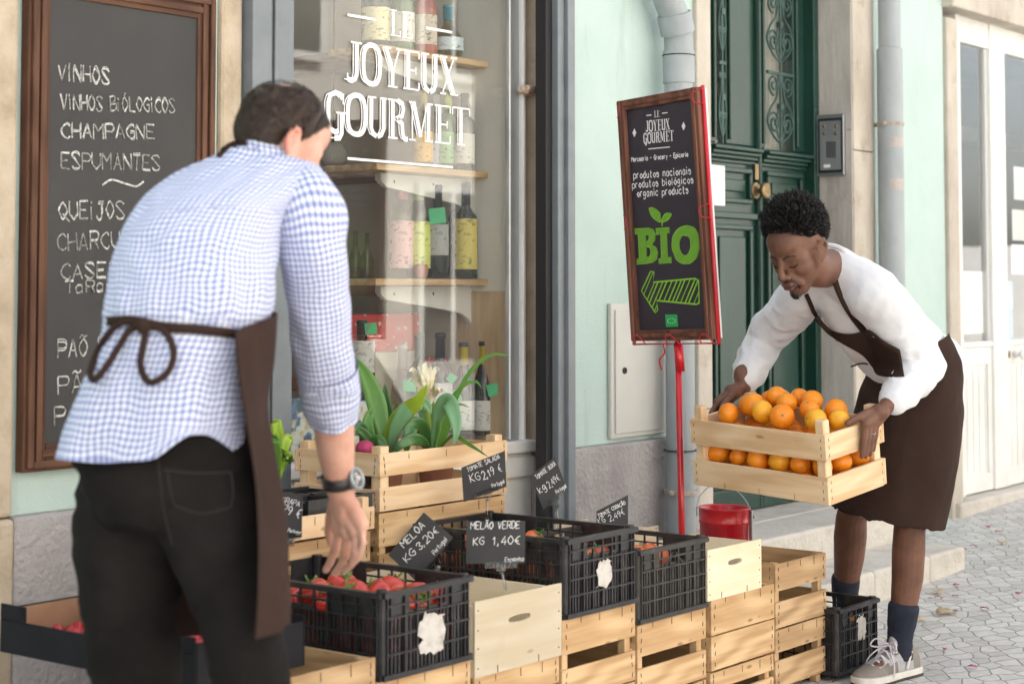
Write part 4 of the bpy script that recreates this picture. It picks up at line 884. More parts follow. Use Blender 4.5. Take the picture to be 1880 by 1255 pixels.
# ---- red bucket on the lower step
bz = .156; bp_ = PW(1330, 960, 3.2); Mb = Matrix.Translation((bp_.x, 3.2, bz)); bk = thing('bucket', 'glossy red metal bucket with a wire handle standing on the step by the drainpipe', 'bucket', (bp_.x, 3.2, bz))
zt_ = PW(1328, 931, 3.2).z-bz
b = MB(); b.lathe([(.074, 0), (.078, .004), (.085, zt_-.05), (.088, zt_-.048), (.086, zt_-.044), (.088, zt_-.004), (.091, zt_), (.088, zt_+.002), (.084, zt_-.003), (.078, .01), (.001, .008)], 36, Mb); b.build('pail', red_, bk, smooth=True)
b = MB(); c0 = Vec((bp_.x, 3.2, bz+zt_-.03)); q = [c0+Vec((.095*math.cos(t)*.62, -.095*math.cos(t)*.78, 0))+EZ*(.10*math.sin(t))+Vec((.05, .05, 0))*math.sin(t) for t in [math.pi*i/14 for i in range(15)]]; b.tube(q, .002, 6); b.build('handle', brushed, bk)
b = MB(); b.box(bp_.x+.03, 3.2-.0905, bz+.01, bp_.x+.037, 3.2-.0795, bz+zt_-.006); b.ell(c0+Vec((.06, -.076, 0)), .009, seg=10, rings=6); b.build('seam', brushed, bk)

# ================================================================== white shop front at the right
sf = thing('storefront', 'white timber shop front with tall panes at the right end of the facade', 'storefront', (sL, YW, .2))
YF = YW+.05; z0s = PW(1765, 911, YF).z; zs_t = PW(1790, 30, YF).z; zgl0 = PW(1790, 627, YF).z
xA, xB, xC, xD = PW(1757, 500, YF).x, PW(1765, 500, YF).x, PW(1818, 400, YF).x, PW(1846, 400, YF).x
b = MB()
b.box(xA, YF-.01, z0s-.005, xB, YF+.06, zs_t+.1); b.box(xC, YF-.012, z0s, xD-.045, YF+.06, zs_t); b.box(xD-.042, YF-.008, z0s, xD, YF+.06, zs_t)
ztg = PW(1790, 84, YF).z; b.box(xB+.0005, YF-.004, ztg, xC-.0005, YF+.055, zs_t); b.box(xD+.0005, YF-.004, ztg, sR, YF+.055, zs_t); b.box(xB, YF-.03, zs_t+.001, sR, YF+.05, zs_t+.09)
b.box(xB+.0005, YF-.006, zgl0-.03, xC-.0005, YF+.055, zgl0); b.box(xD+.0005, YF-.006, zgl0-.03, sR, YF+.055, zgl0)
b.build('frame', whitepaint, sf, bevel=.005, seg=2)
b = MB()
for a, c in ((xB, xC), (xD, sR)):
    b.box(a+.0006, YF+.012, z0s, c-.0006, YF+.05, zgl0-.0305)
    n_ = int((c-a)/.07)
    for k in range(1, n_): b.box(a+k*(c-a)/n_-.003, YF+.008, z0s+.1, a+k*(c-a)/n_+.003, YF+.0118, zgl0-.13)
    b.box(a+.0006, YF+.002, zgl0-.12, c-.0006, YF+.0119, zgl0-.031); b.box(a+.0006, YF+.002, z0s+.001, c-.0006, YF+.0119, z0s+.09); b.box(a+.0006, YF+.002, z0s+.0905, a+.05, YF+.0119, zgl0-.1205); b.box(c-.05, YF+.002, z0s+.0905, c-.0006, YF+.0119, zgl0-.1205)
b.build('lower_panel', whitepaint, sf, bevel=.003)
for a, c in ((xB, xC), (xD, sR)): b = MB(); b.box(a+.001, YF+.02, zgl0+.001, c-.001, YF+.024, ztg-.001); b.build('pane', glass, sf)
b = MB(); b.box(xC-.035, YF+.005, zgl0+.0005, xC-.0008, YF+.035, ztg-.0005); b.build('glazing_bead', pm('grey_white_paint', (.52, .53, .52), rough=.5), sf, bevel=.003)
b = MB(); p = PW(1868, 650, YF-.02); b.lathe([(.020, 0), (.020, .008), (.013, .012), (.013, .03), (.027, .036), (.030, .048), (.022, .058), (.001, .060)], 20, Matrix.Translation((p.x, YF-.006, p.z)) @ Matrix.Rotation(R(90), 4, 'X')); b.build('knob', whitepaint, sf, smooth=True)
b = MB(); p = PW(1853, 650, YF-.01); b.lathe([(.016, 0), (.016, .004), (.001, .005)], 16, Matrix.Translation((p.x, YF-.008, p.z)) @ Matrix.Rotation(R(90), 4, 'X') @ Matrix.Diagonal((.7, 1.3, 1, 1))); b.build('keyhole', brass, sf)
b = MB(); b.box(sL+.05, YW-.05, 0, sR+.5, YW+.12, z0s-.006); tag(b.build('shop_sill', stepstone, bevel=.012, seg=2), 'low stone sill under the white shop front', 'sill')
# room behind
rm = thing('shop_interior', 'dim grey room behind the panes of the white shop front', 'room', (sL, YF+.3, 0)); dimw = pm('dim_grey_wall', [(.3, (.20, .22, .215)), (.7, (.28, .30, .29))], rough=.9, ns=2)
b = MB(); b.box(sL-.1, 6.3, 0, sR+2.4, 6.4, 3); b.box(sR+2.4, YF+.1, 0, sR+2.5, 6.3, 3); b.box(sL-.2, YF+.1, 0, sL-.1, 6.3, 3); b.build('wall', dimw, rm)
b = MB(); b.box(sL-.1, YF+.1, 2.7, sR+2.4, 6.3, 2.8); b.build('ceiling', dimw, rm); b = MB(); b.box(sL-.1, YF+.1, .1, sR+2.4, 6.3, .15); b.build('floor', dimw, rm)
b = MB(); b.box(sL+.4, 4.6, 2.15, sR+1.6, 4.68, 2.24); b.build('pale_bar', whitepaint, rm)  # pale horizontal bar across the room
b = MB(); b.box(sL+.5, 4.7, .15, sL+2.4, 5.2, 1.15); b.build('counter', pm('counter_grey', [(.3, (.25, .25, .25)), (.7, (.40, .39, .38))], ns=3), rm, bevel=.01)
for i, (q, l) in enumerate((((1769, 498, 1807, 613), 'white sheet of paper low on the left pane of the white shop front'), ((1861, 305, 1900, 366), 'white sheet on the right pane, topmost of three'), ((1858, 384, 1900, 441), 'white sheet on the right pane, middle of three'), ((1857, 448, 1900, 503), 'white sheet on the right pane, lowest of three'))):
    b = MB(); Yq = YF+.028; c0, c1, c2, c3 = PW(q[0], q[1], Yq), PW(q[2], q[1], Yq), PW(q[2], q[3], Yq), PW(q[0], q[3], Yq)
    z1 = c0.z; z0_ = c3.z; b.box(c0.x, Yq, z0_, c1.x, Yq+.001, z1); tag(b.build('paper_sheet', paper), l, 'paper', 'papers taped in the shop front')
teal = pm('teal_carton', [(.45, (.06, .42, .48)), (.55, (.10, .55, .60)), (.7, (.55, .75, .75))], rough=.4, ns=7)
zc = zgl0+.002
b = MB(); b.box(xD+.01, YF+.06, zgl0-.02, xD+.02, YF+.3, zgl0); 
for (y0_, y1_, l) in ((570, 626, 'teal carton at the bottom of the right pane, lower of two'), (516, 569, 'teal carton stacked on the other teal carton in the right pane')):
    b = MB(); za = PW(1850, y1_, YF+.06).z; zb_ = PW(1850, y0_, YF+.06).z; xa_ = PW(1846, y0_, YF+.06).x
    b.box(xa_, YF+.06, za, xa_+.10, YF+.14, zb_-.001); tag(b.build('carton', teal, bevel=.004), l, 'carton', 'teal cartons in the shop front')
b = MB(); xa_ = PW(1840, 600, YF+.05).x; b.box(xa_, YF+.057, zgl0-.03, sR, YF+.3, PW(1850, 626, YF+.06).z-.001); tag(b.build('window_board', whitepaint), 'white window board inside the shop front carrying the teal cartons', 'board')
# ================================================================== crates
YR = 2.66
def rowx(px, Y=YR, py=1050): return PW(px, py, Y).x
def wood_crate(name, label, x0, x1, y0, y1, z0, slats, mats=PINE, post=.0, group='wooden crates of the stall', postsz=.024, th=.008, gapless=False, rot=0, jit=.0025, staples=True):
    """slats: (low, high) heights of the boards above z0; post: how far the corner posts rise above the last board"""
    c = Vec(((x0+x1)/2, (y0+y1)/2, z0)); t = thing(name, label, 'crate', c, group); ztop = z0+slats[-1][1]
    rj = lambda: random.uniform(-jit, jit)
    for s in (0, 1):                                              # long boards along X, front and back
        b = MB()
        for a, e in slats:
            yy = y0 if s == 0 else y1-th
            dz = rj(); b.box(x0-.001, yy, z0+a+dz, x1+.001, yy+th, z0+e+dz+rj())
        if staples and s == 0:
            for a, e in slats:
                for f in (.2, .5, .8):
                    z = z0+a+(e-a)*f+rj()
                    for x in (x0+.016+rj(), x1-.016+rj()): b.obox((x, y0-.0012, z), (EX+EZ*random.uniform(-.3, .3))*.0010, EY*.0008, (EZ+EX*random.uniform(-.3, .3))*.006, 1)
            for k in range(3):
                x = x0+(x1-x0)*(.22+.28*k)+rj()*4; b.box(x-.0009, y0-.0022, ztop-.002, x+.0009, y0-.0009, ztop-.016-.006*k, 1)
        b.build('side_panel', [mats[0], staplem], t, bevel=.0012)
    for s in (0, 1):
        b = MB()
        for a, e in slats:
            xx = x0+.0012 if s == 0 else x1-th-.0012
            dz = rj(); b.box(xx, y0+th+.0006, z0+a+dz, xx+th, y1-th-.0006, z0+e+dz+rj())
        if staples and s == 0:
            for a, e in slats:
                for f in (.2, .5, .8):
                    z = z0+a+(e-a)*f+rj()
                    for y in (y0+.02+rj(), y1-.02+rj()): b.box(x0+.0002, y-.0012, z-.006, x0+.0011, y+.0012, z+.005, 1)
        b.build('end_panel', [mats[1], staplem], t, bevel=.0012)
    for i in (0, 1):
        for j in (0, 1):
            b = MB(); q = postsz; px = x0+th+.003 if i == 0 else x1-th-.003-q; py = y0+th+.001 if j == 0 else y1-th-.001-q
            b.box(px, py, z0+.001, px+q, py+q, ztop+post+rj()); b.build('corner_post', mats[2], t, bevel=.0015)
    b = MB(); n = max(3, int((x1-x0)/.075)); wv = (x1-x0-.02)/n
    for k in range(n): b.box(x0+.01+k*wv+.004, y0+th, z0+.002, x0+.01+(k+1)*wv-.004, y1-th, z0+.008)
    b.build('bottom', mats[1], t)
    return t
def plastic_crate(label, x0, x1, y0, y1, z0, h, m=blackpl, style=0, sticker=None, group='black plastic crates of the stall', dip=.0):
    c = Vec(((x0+x1)/2, (y0+y1)/2, z0)); t = thing('plastic_crate', label, 'crate', c, group); th = .006
    def panel(L, O, U, N, handle, nm):
        # wall from O along U (length L), outward normal N, inside depth
        b = MB(); O = Vec(O)
        def bar(u0, u1, v0, v1, d0, d1):
            cc = O+U*((u0+u1)/2)+EZ*((v0+v1)/2)+N*((d0+d1)/2); b.obox(cc, U*((u1-u0)/2), EZ*((v1-v0)/2), N*((d1-d0)/2))
        e = .032
        for u in (.0105, L-e):                                    # corner columns with ribs
            bar(u, u+e-.0105, .004, h-.002, -th, 0.0)
        for u in (.012, .024, L-.015, L-.027): bar(u, u+.003, .004, h-.004, .0004, .005)
        bar(.0, L, h-.012, h, -.006, .010); bar(0, L, .0, .012, -.004, .008); 
        ribs = [.055, .095, .135] if h > .16 else [.05, .09]
        for v in ribs: bar(.011, L-.011, v-.0022, v+.0022, .0006, .006)
        bar(.012, L-.012, h-.034, h-.030, .0006, .006)
        nV = max(4, int(round((L-2*e)/.042))); step = (L-2*e)/nV
        for k in range(1, nV): bar(e+k*step-.0022, e+k*step+.0022, .012, h-.012, .0005, .0055)
        hb = (h-.055, h-.014); hl, hr = L*.30, L*.70
        # slotted sheet: bands of vertical bars between the ribs
        bands = [(.012, .05), (.056, .092), (.098, hb[0])] if h > .16 else [(.012, .05), (.055, hb[0])]
        sw_ = .0125
        for bi, (v0, v1) in enumerate(bands):
            n = int((L-2*e)/sw_)
            for k in range(n+1):
                u = e+k*(L-2*e)/n; bar(u-.0034, u+.0034, v0, v1, -.004, 0)
            bar(e, L-e, v1, v1+.006, -.0042, -.0001)
        for u0, u1 in (((e, hl), (hr, L-e)) if handle else ((e, L*.34), (L*.66, L-e))): bar(u0, u1, hb[0]+.0062, h-.012, -.0041, -.0003)
        if style == 1 and handle:
            for k in (-1, 1): 
                q = [O+U*(L/2+k*.005)+EZ*(hb[0]+.034)+N*.003, O+U*(L/2+k*.055)+EZ*(hb[0]-.012)+N*.003]; b.tube(q, .0025, 5)
        return b.build(nm, m, t)
    panel(x1-x0, (x0, y0, z0), EX, NY, True, 'end_panel'); panel(x1-x0, (x0, y1, z0), EX, EY, True, 'end_panel')
    panel(y1-y0, (x0, y0, z0), EY, -EX, False, 'side_panel'); panel(y1-y0, (x1, y0, z0), EY, EX, False, 'side_panel')
    b = MB(); b.box(x0+.004, y0+.004, z0+.004, x1-.004, y1-.004, z0+.010); b.build('base', m, t)
    for i, (x, y) in enumerate(((x0, y0), (x1, y0), (x0, y1), (x1, y1))):
        b = MB(); sx = 1 if x == x0 else -1; sy = 1 if y == y0 else -1
        b.tube([(x+sx*.012, y+sy*.012, z0+.002), (x+sx*.012, y+sy*.012, z0+h+.006)], .0125, 10); b.build('corner_post', m, t)
    if sticker:
        f0, f1, v0, v1 = sticker; L = x1-x0; b = MB(); pts = []
        for k in range(26):
            a = 2*math.pi*k/26; cu, cv = (f0+f1)/2*L, (v0+v1)/2; rx, rz = (f1-f0)/2*L, (v1-v0)/2
            kx = max(-1, min(1, 1.35*math.cos(a)))*random.uniform(.62, 1.08); kz = max(-1, min(1, 1.35*math.sin(a)))*random.uniform(.66, 1.05); pts.append((cu+rx*kx, cv+rz*kz))
        b.prism(pts, (x0, y0-.0062, z0), EX, EZ, NY, .0008); b.build('torn_sticker', smudge, t, recalc=True)
    return t
def white_box(label, x0, x1, y0, y1, z0, h):
    t = thing('white_box', label, 'box', ((x0+x1)/2, (y0+y1)/2, z0), 'pale poplar boxes of the stall'); th = .007
    for y in (y0, y1-th):
        L = x1-x0; b = MB(); n = 12; cu, cv, rw_, rh = L/2, h*.66, L*.125, .0085
        hole = [(cu+rw_*math.copysign(min(1, 1.3*abs(math.cos(2*math.pi*k/n))), math.cos(2*math.pi*k/n)), cv+rh*math.sin(2*math.pi*k/n)) for k in range(n)]
        # board made of four pieces around the hand hole (butted, one mesh)
        outer = []
        for k in range(n):
            a = 2*math.pi*k/n; dx, dz = hole[k][0]-cu, hole[k][1]-cv; s = 1e9
            if dx > 1e-9: s = min(s, (L-cu)/dx)
            if dx < -1e-9: s = min(s, -cu/dx)
            if dz > 1e-9: s = min(s, (h-cv)/dz)
            if dz < -1e-9: s = min(s, -cv/dz)
            outer.append((cu+dx*s, cv+dz*s))
        def ins(p, q):                                            # corner between two boundary points
            for cx_, cz_ in ((0, 0), (L, 0), (0, h), (L, h)):
                if (abs(p[0]-cx_) < 1e-6 and abs(q[1]-cz_) < 1e-6) or (abs(q[0]-cx_) < 1e-6 and abs(p[1]-cz_) < 1e-6):
                    if not (abs(p[0]-q[0]) < 1e-6 or abs(p[1]-q[1]) < 1e-6): return (cx_, cz_)
        vs = []; fs = []
        def V3(p, d): vs.append(Vec((x0+p[0], y+d, z0+p[1]))); return len(vs)-1
        for d in (0, th):
            for k in range(n):
                k2 = (k+1) % n; f = [V3(hole[k], d), V3(outer[k], d)]; cc = ins(outer[k], outer[k2])
                if cc: f.append(V3(cc, d))
                f += [V3(outer[k2], d), V3(hole[k2], d)]; fs.append(f)
        for k in range(n): k2 = (k+1) % n; fs.append([V3(hole[k], 0), V3(hole[k2], 0), V3(hole[k2], th), V3(hole[k], th)])
        cs = [(0, 0), (L, 0), (L, h), (0, h)]
        for k in range(4): p, q = cs[k], cs[(k+1) % 4]; fs.append([V3(p, 0), V3(q, 0), V3(q, th), V3(p, th)])
        b.add(vs, fs)
        if y == y0:
            for x in (x0+.012, x1-.012):
                for f in (.12, .38, .62, .88): b.ell((x, y0-.0002, z0+h*f), (.0022, .0012, .0022), seg=8, rings=5, mi=1)
            for k in (.25, .72): b.box(x0+(x1-x0)*k-.0008, y0-.0012, z0+.001, x0+(x1-x0)*k+.0008, y0-.0002, z0+.018, 1)
        o = b.build('end_panel', [POPL[0], staplem], t)
        me = o.data; bm = bmesh.new(); bm.from_mesh(me); bmesh.ops.remove_doubles(bm, verts=bm.verts, dist=1e-5); bmesh.ops.recalc_face_normals(bm, faces=bm.faces); bm.to_mesh(me); bm.free()
    for x in (x0+.0005, x1-.0065):
        b = MB(); b.box(x, y0+th+.0004, z0+.001, x+.006, y1-th-.0004, z0+h*.94); b.build('side_panel', POPL[1], t, bevel=.001)
    b = MB(); b.box(x0+.002, y0+.002, z0+.0012, x1-.002, y1-.002, z0+.006); b.build('bottom', POPL[1], t)
    return t
def hz(px, py, Y=YR): return PW(px, py, Y).z
x1a, x1b = rowx(702), rowx(864); x2a, x2b = rowx(872), rowx(1031); x3a, x3b = rowx(1038), rowx(1167); x4a, x4b = rowx(1171), rowx(1297)
x5a, x5b = rowx(1299), rowx(1398); x6a, x6b = rowx(1424), rowx(1516)
Z1, Z2, Z3, Z4, Z5 = .352, .303, .388, .327, .339
# wooden crates carrying the front row, with a second one under each
tw = ((.004, .098), (.125, .193)); tw2 = ((.004, .084), (.108, .19))
S3 = ((.004, .094), (.122, .190))
def stack(x0, x1, ztop, h1, lab1, lab2, mats=PINE, sl1=S3, D=.5):
    wood_crate('wooden_crate', lab1, x0, x1, YR+.004, YR+D, ztop-h1, [(a*h1/.19, e*h1/.19) for a, e in sl1], mats)
    zb_ = ztop-h1-.002; k = zb_/.19
    if zb_ > .06: wood_crate('wooden_crate', lab2, x0+random.uniform(-.004, .004), x1+random.uniform(-.004, .004), YR+.006, YR+D, .001, [(a*k, e*k-.001) for a, e in S3], mats)
stack(x1a-.36, x1a-.018, .41-.003, .19, 'wooden crate beneath the black cardboard tray at the left end', 'bottom wooden crate under the cardboard tray', OLDW)
stack(x1a-.012, x1b+.004, Z1-.002, .19, 'wooden crate directly under the black crate of tomatoes', 'bottom wooden crate below the crate of tomatoes')
stack(x2a+.004, x2b-.006, Z2-.002, .185, 'wooden crate directly under the larger pale box with a hand slot', 'bottom wooden crate below the larger pale box')
sl_d = ((.004, .076), (.108, .19))
stack(x3a-.008, x3b+.002, Z3-.002, .205, 'wooden crate directly under the mid row black crate with a torn sticker', 'bottom wooden crate below the mid row black crate', PINE, sl_d)
stack(x4a+.004, x4b+.001, Z4-.002, .20, 'wooden crate directly under the dusty black crate', 'bottom wooden crate below the dusty black crate', PINE, sl_d)
stack(rowx(1308), rowx(1423), Z5+.001, .205, 'wooden crate directly under the smaller pale box with a hand slot', 'bottom wooden crate below the smaller pale box', PINE, ((.004, .090), (.096, .19)))
wood_crate('wooden_crate', 'empty weathered crate on top of the stack at the right end of the stall', x6a, x6b, YR, YR+.5, .203, ((.004, .082), (.112, .193)), OLDW)
wood_crate('wooden_crate', 'lower weathered crate at the right end of the stall, standing on short legs', x6a+.002, x6b+.002, YR+.003, YR+.5, .022, ((.006, .085), (.112, .178)), OLDW)
b = MB()
for x in (x6a+.014, x6b-.04):
    for y in (YR+.014, YR+.46): b.box(x, y, 0.0, x+.026, y+.026, .0215)
tag(b.build('crate_feet', OLDW[2], bevel=.002), 'short wooden blocks under the right end stack', 'blocks')
# the front row
cr1 = plastic_crate('black plastic crate of ripe tomatoes beside the man in the checked shirt', x1a, x1b, YR, YR+.5, Z1, .193, sticker=(.37, .68, .035, .135))
bx1 = white_box('larger pale wooden box with a hand slot, between the two black crates', x2a, x2b, YR, YR+.5, Z2, .178)
cr2 = plastic_crate('black plastic crate with a torn white sticker in mid row, holding orange red tomatoes', x3a, x3b, YR, YR+.5, Z3, .198, sticker=(.40, .63, .055, .135))
cr3 = plastic_crate('dusty black plastic crate with crossed ribs, left of the smaller pale box', x4a, x4b, YR, YR+.42, Z4, .193, m=blackpl2, style=1)
bx2 = white_box('smaller pale wooden box with a hand slot, beside the empty crate', x5a, x5b, YR, YR+.22, Z5, .142)
plastic_crate('black plastic crate standing on the setts by the grey running shoe', rowx(1538, 2.62, 1200), rowx(1612, 2.62, 1200), 2.62, 3.0, .006+gz(5.6), .203, sticker=(.42, .66, .09, .165))
white_box('pale box end rising behind the dusty black crate', PW(1150, 985, 3.12).x, PW(1209, 985, 3.12).x, 3.12, 3.4, .33, PW(1190, 968, 3.12).z-.33)
# cardboard tray at the left
ctm = pm('black_printed_card', [(.3, (.010, .010, .012)), (.7, (.018, .018, .021))], rough=.75, ns=10, spec=.2); cin = pm('brown_card', [(.3, (.26, .15, .085)), (.7, (.36, .22, .13))], rough=.85, ns=8)
tr_ = thing('cardboard_tray', 'black cardboard tray of small red tomatoes at the left end of the stall', 'tray', (2.6, 3.05, .41)); tx0, tx1, ty0, ty1, tz0, tz1 = 2.45, 2.765, 2.72, 3.36, .41, .505
b = MB()
for q in ((tx0, ty0, tx0+.005, ty1), (tx1-.005, ty0, tx1, ty1), (tx0+.0055, ty0, tx1-.0055, ty0+.005), (tx0+.0055, ty1-.005, tx1-.0055, ty1)):
    lo = .022 if (q[2]-q[0] < .01) else 0
    b.box(q[0], q[1], tz0, q[2], q[3], tz1-lo)
b.box(tx0, ty0, tz1-.0215, tx0+.005, ty0+.09, tz1+.012); b.box(tx0, ty1-.09, tz1-.0215, tx0+.005, ty1, tz1+.012); b.box(tx1-.005, ty0, tz1-.0215, tx1, ty0+.09, tz1+.012)
b.build('tray_wall', ctm, tr_, bevel=.0015)
b = MB(); b.box(tx0+.005, ty0+.0055, tz0+.001, tx1-.006, ty1-.006, tz0+.006); b.box(tx1-.0075, ty0+.006, tz0+.007, tx1-.0056, ty1-.006, tz1-.023); b.box(tx0+.006, ty1-.0075, tz0+.007, tx1-.0076, ty1-.0056, tz1-.003); b.build('lining', cin, tr_)
# second row: flower crate on a crate, low tray on crates
YF2 = 3.20; fa, fb = PW(698, 880, YF2).x, PW(931, 860, YF2).x; zf = PW(698, 941, YF2).z; zs1 = PW(698, 898, YF2).z-zf; zs2 = PW(698, 889, YF2).z-zf; zs3 = PW(698, 836, YF2).z-zf
fc = wood_crate('flower_crate', 'pale wooden crate of potted plants in front of the shop window', fa, fb, YF2, YF2+.32, zf, ((.002, zs1), (zs2+.018, zs3)), FRESH, post=.022, postsz=.034)
wood_crate('wooden_crate', 'wooden crate carrying the crate of potted plants', fa+.004, fb-.004, YF2+.006, YF2+.32, zf-.204, ((.002, .095), (.11, .2)), PINE)
wood_crate('wooden_crate', 'lowest wooden crate under the potted plants', fa, fb, YF2+.004, YF2+.32, .002, ((.002, .18), (.2, zf-.209)), PINE)
yl = 3.14; la, lb_ = PW(470, 955, yl).x, PW(689, 955, yl).x-.004; zl1 = PW(688, 931, yl).z; zl0 = PW(688, 972, yl).z
wood_crate('shallow_tray', 'shallow wooden tray of black plastic punnets behind the wrist watch', la, lb_, yl, yl+.33, zl0, ((.002, zl1-zl0),), FRESH, post=.026)
wood_crate('wooden_crate', 'dark weathered crate under the shallow wooden tray', la+.05, lb_+.006, yl+.02, yl+.33, zl0-.202, ((.004, .085), (.118, .196)), OLDW)
wood_crate('wooden_crate', 'lowest weathered crate under the shallow wooden tray', la+.05, lb_, yl+.02, yl+.33, .002, ((.004, .15), (.19, zl0-.208)), OLDW)
k = 0
for i in range(3):
    for j in range(2):
        x = la+.08+i*.13+.02; y = yl+.05+j*.13; b = MB(); z = zl0+.03
        for q in ((x, y, x+.11, y+.004), (x, y+.106, x+.11, y+.11), (x, y+.0045, x+.004, y+.1055), (x+.106, y+.0045, x+.11, y+.1055)): b.box(q[0], q[1], z, q[2], q[3], z+.055)
        b.box(x-.004, y-.004, z+.0555, x+.114, y+.004, z+.059); b.box(x-.004, y+.106, z+.0555, x+.114, y+.114, z+.059); b.box(x+.004, y+.004, z+.001, x+.106, y+.106, z+.004)
        tag(b.build('punnet', blackpl), 'black plastic punnet in the shallow wooden tray', 'punnet', 'punnets in the shallow tray')
# ================================================================== fruit
def tomato_mat(n, a, c): 
    return pm(n, [(.3, a), (.7, c)], rough=.22, ns=9, coat=.25, spec=.5)
TM = tomato_mat('ripe_tomato', (.42, .020, .012), (.52, .045, .022)); TO = tomato_mat('orange_red_tomato', (.58, .10, .03), (.64, .17, .05)); CAL = pm('tomato_calyx', [(.3, (.06, .14, .02)), (.7, (.16, .26, .05))], rough=.6, ns=40)
def fruit_mesh(r, ribs, dep, flat):
    b = MB(); rows = []; n = 26
    for i in range(15):
        a = math.pi*(i/14)*.994+.003*math.pi; row = []
        for k in range(n):
            t = 2*math.pi*k/n; rr = r*(1+.02*math.sin(ribs*t)*math.sin(a)); dip = dep*r*math.exp(-(a/.42)**2)+.5*dep*r*math.exp(-((math.pi-a)/.35)**2)*-1
            row.append(Vec((rr*math.sin(a)*math.cos(t), rr*math.sin(a)*math.sin(t), flat*r*math.cos(a)-dip)))
        rows.append(row)
    b.rows(rows); return b
def tomato(r, m, label, group, calyx=True):
    t = thing('tomato', label, 'tomato', (0, 0, 0), group); fruit_mesh(r, 6, .22, .84).build('flesh', m, t, smooth=True)
    if calyx:
        b = MB(); z = r*.66
        for k in range(5):
            a = k*1.257+random.uniform(-.2, .2); d = Vec((math.cos(a), math.sin(a), 0)); s = Vec((-d.y, d.x, 0)); b.rows([[d*.002+s*.003+EZ*z, d*.002-s*.003+EZ*z], [d*r*.3+s*.0045+EZ*(z+.004), d*r*.3-s*.0045+EZ*(z+.004)], [d*r*.62+EZ*(z+.001+random.uniform(0, .01)), d*r*.62+s*.0006+EZ*(z+.001)]], ring=False)
        b.tube([EZ*z, EZ*(z+.012)+EX*.003, EZ*(z+.020)+EX*.009], [.003, .0025, .0028], 6); b.build('calyx', CAL, t)
    return t
def settle(root, spots, rr, first=True):
    for i, (p, s, rot) in enumerate(spots):
        o = root if (i == 0 and first) else copy_tree(root)
        o.location = p; o.scale = (s, s, s); o.rotation_euler = rot
def pile(x0, x1, y0, y1, z0, r, layers, skip=.0, crown=0, seed=1):
    rnd_ = random.Random(seed); out = []
    for L in range(layers):
        ins_ = r*(1+.35*L); nx = max(1, int((x1-x0-2*ins_)/(2*r*.97))+1); ny = max(1, int((y1-y0-2*ins_)/(2*r*.97))+1); off = r*(L % 2)*.7
        for i in range(nx):
            for j in range(ny):
                if rnd_.random() < skip*(L == layers-1): continue
                fx = .5 if nx == 1 else i/(nx-1); fy = .5 if ny == 1 else j/(ny-1)
                x = x0+ins_+(x1-x0-2*ins_)*fx+rnd_.uniform(-.06, .06)*r; y = y0+ins_+(y1-y0-2*ins_)*fy+rnd_.uniform(-.06, .06)*r
                z = z0+r*.92+L*r*1.5+rnd_.uniform(-.06, .1)*r
                out.append((Vec((x, y, z)), rnd_.uniform(.90, 1.06), (rnd_.uniform(-.9, .9), rnd_.uniform(-.9, .9), rnd_.uniform(0, 6))))
    return out
t1 = tomato(.041, TM, 'ripe red tomato in the black plastic crate beside the man in the checked shirt', 'ripe tomatoes in the near black crate')
sp_ = pile(x1a+.012, x1b-.012, YR+.012, YR+.488, Z1+.012, .041, 2, .05, seed=3)
# the heap rises at the left rear, as in the photo
for (px, py, dep) in ((578, 1088, 4.18), (608, 1102, 4.10), (646, 1094, 4.14), (628, 1074, 4.24), (668, 1116, 4.08), (548, 1108, 4.2), (735, 1106, 4.10), (768, 1102, 4.16), (800, 1098, 4.24), (690, 1092, 4.2), (720, 1082, 4.26)):
    sp_.append((PD(px, py, dep), random.uniform(.95, 1.08), (random.uniform(-1.2, .2), random.uniform(-.9, .9), random.uniform(0, 6))))
settle(t1, sp_, .037)
t2 = tomato(.032, TO, 'orange red tomato in the mid row black crate', 'orange red tomatoes in the mid row black crate')
sp_ = pile(x3a+.012, x3b-.012, YR+.012, YR+.488, Z3+.012, .034, 3, .35, seed=5)+[(PD(px, py, dep), 1.0, (random.uniform(-1, 1), .4, 1)) for px, py, dep in ((990, 1022, 4.66), (1016, 1030, 4.62), (968, 1024, 4.72), (950, 1012, 4.78), (1078, 1026, 4.72), (1102, 1020, 4.78), (1040, 1022, 4.7), (1000, 1008, 4.8))]
settle(t2, sp_, .034)
t3 = tomato(.032, TO, 'orange red tomato in the dusty black crate', 'orange red tomatoes in the dusty black crate', False)
settle(t3, pile(x4a+.012, x4b-.012, YR+.012, YR+.41, Z4+.012, .034, 3, .45, seed=8), .034)
cm_ = tomato_mat('small_tomato', (.40, .015, .02), (.52, .04, .05)); cb_ = fruit_mesh(.0145, 3, .12, 1.15); ct = cb_.build('small_tomato', cm_, smooth=True); tag(ct, 'small red tomato in the black cardboard tray', 'tomato', 'small tomatoes in the cardboard tray')
sp_ = pile(tx0+.012, tx1-.012, ty0+.02, ty1-.012, tz0+.008, .0148, 1, 0, seed=2)+pile(tx0+.02, tx1-.02, ty0+.05, ty1-.02, tz0+.03, .0148, 2, .35, seed=4)
sp_ = [(p+Vec((random.uniform(-.007, .007), random.uniform(-.007, .007), random.uniform(-.002, .007))), s_, r_) for p, s_, r_ in sp_]; settle(ct, sp_[:230], .015)
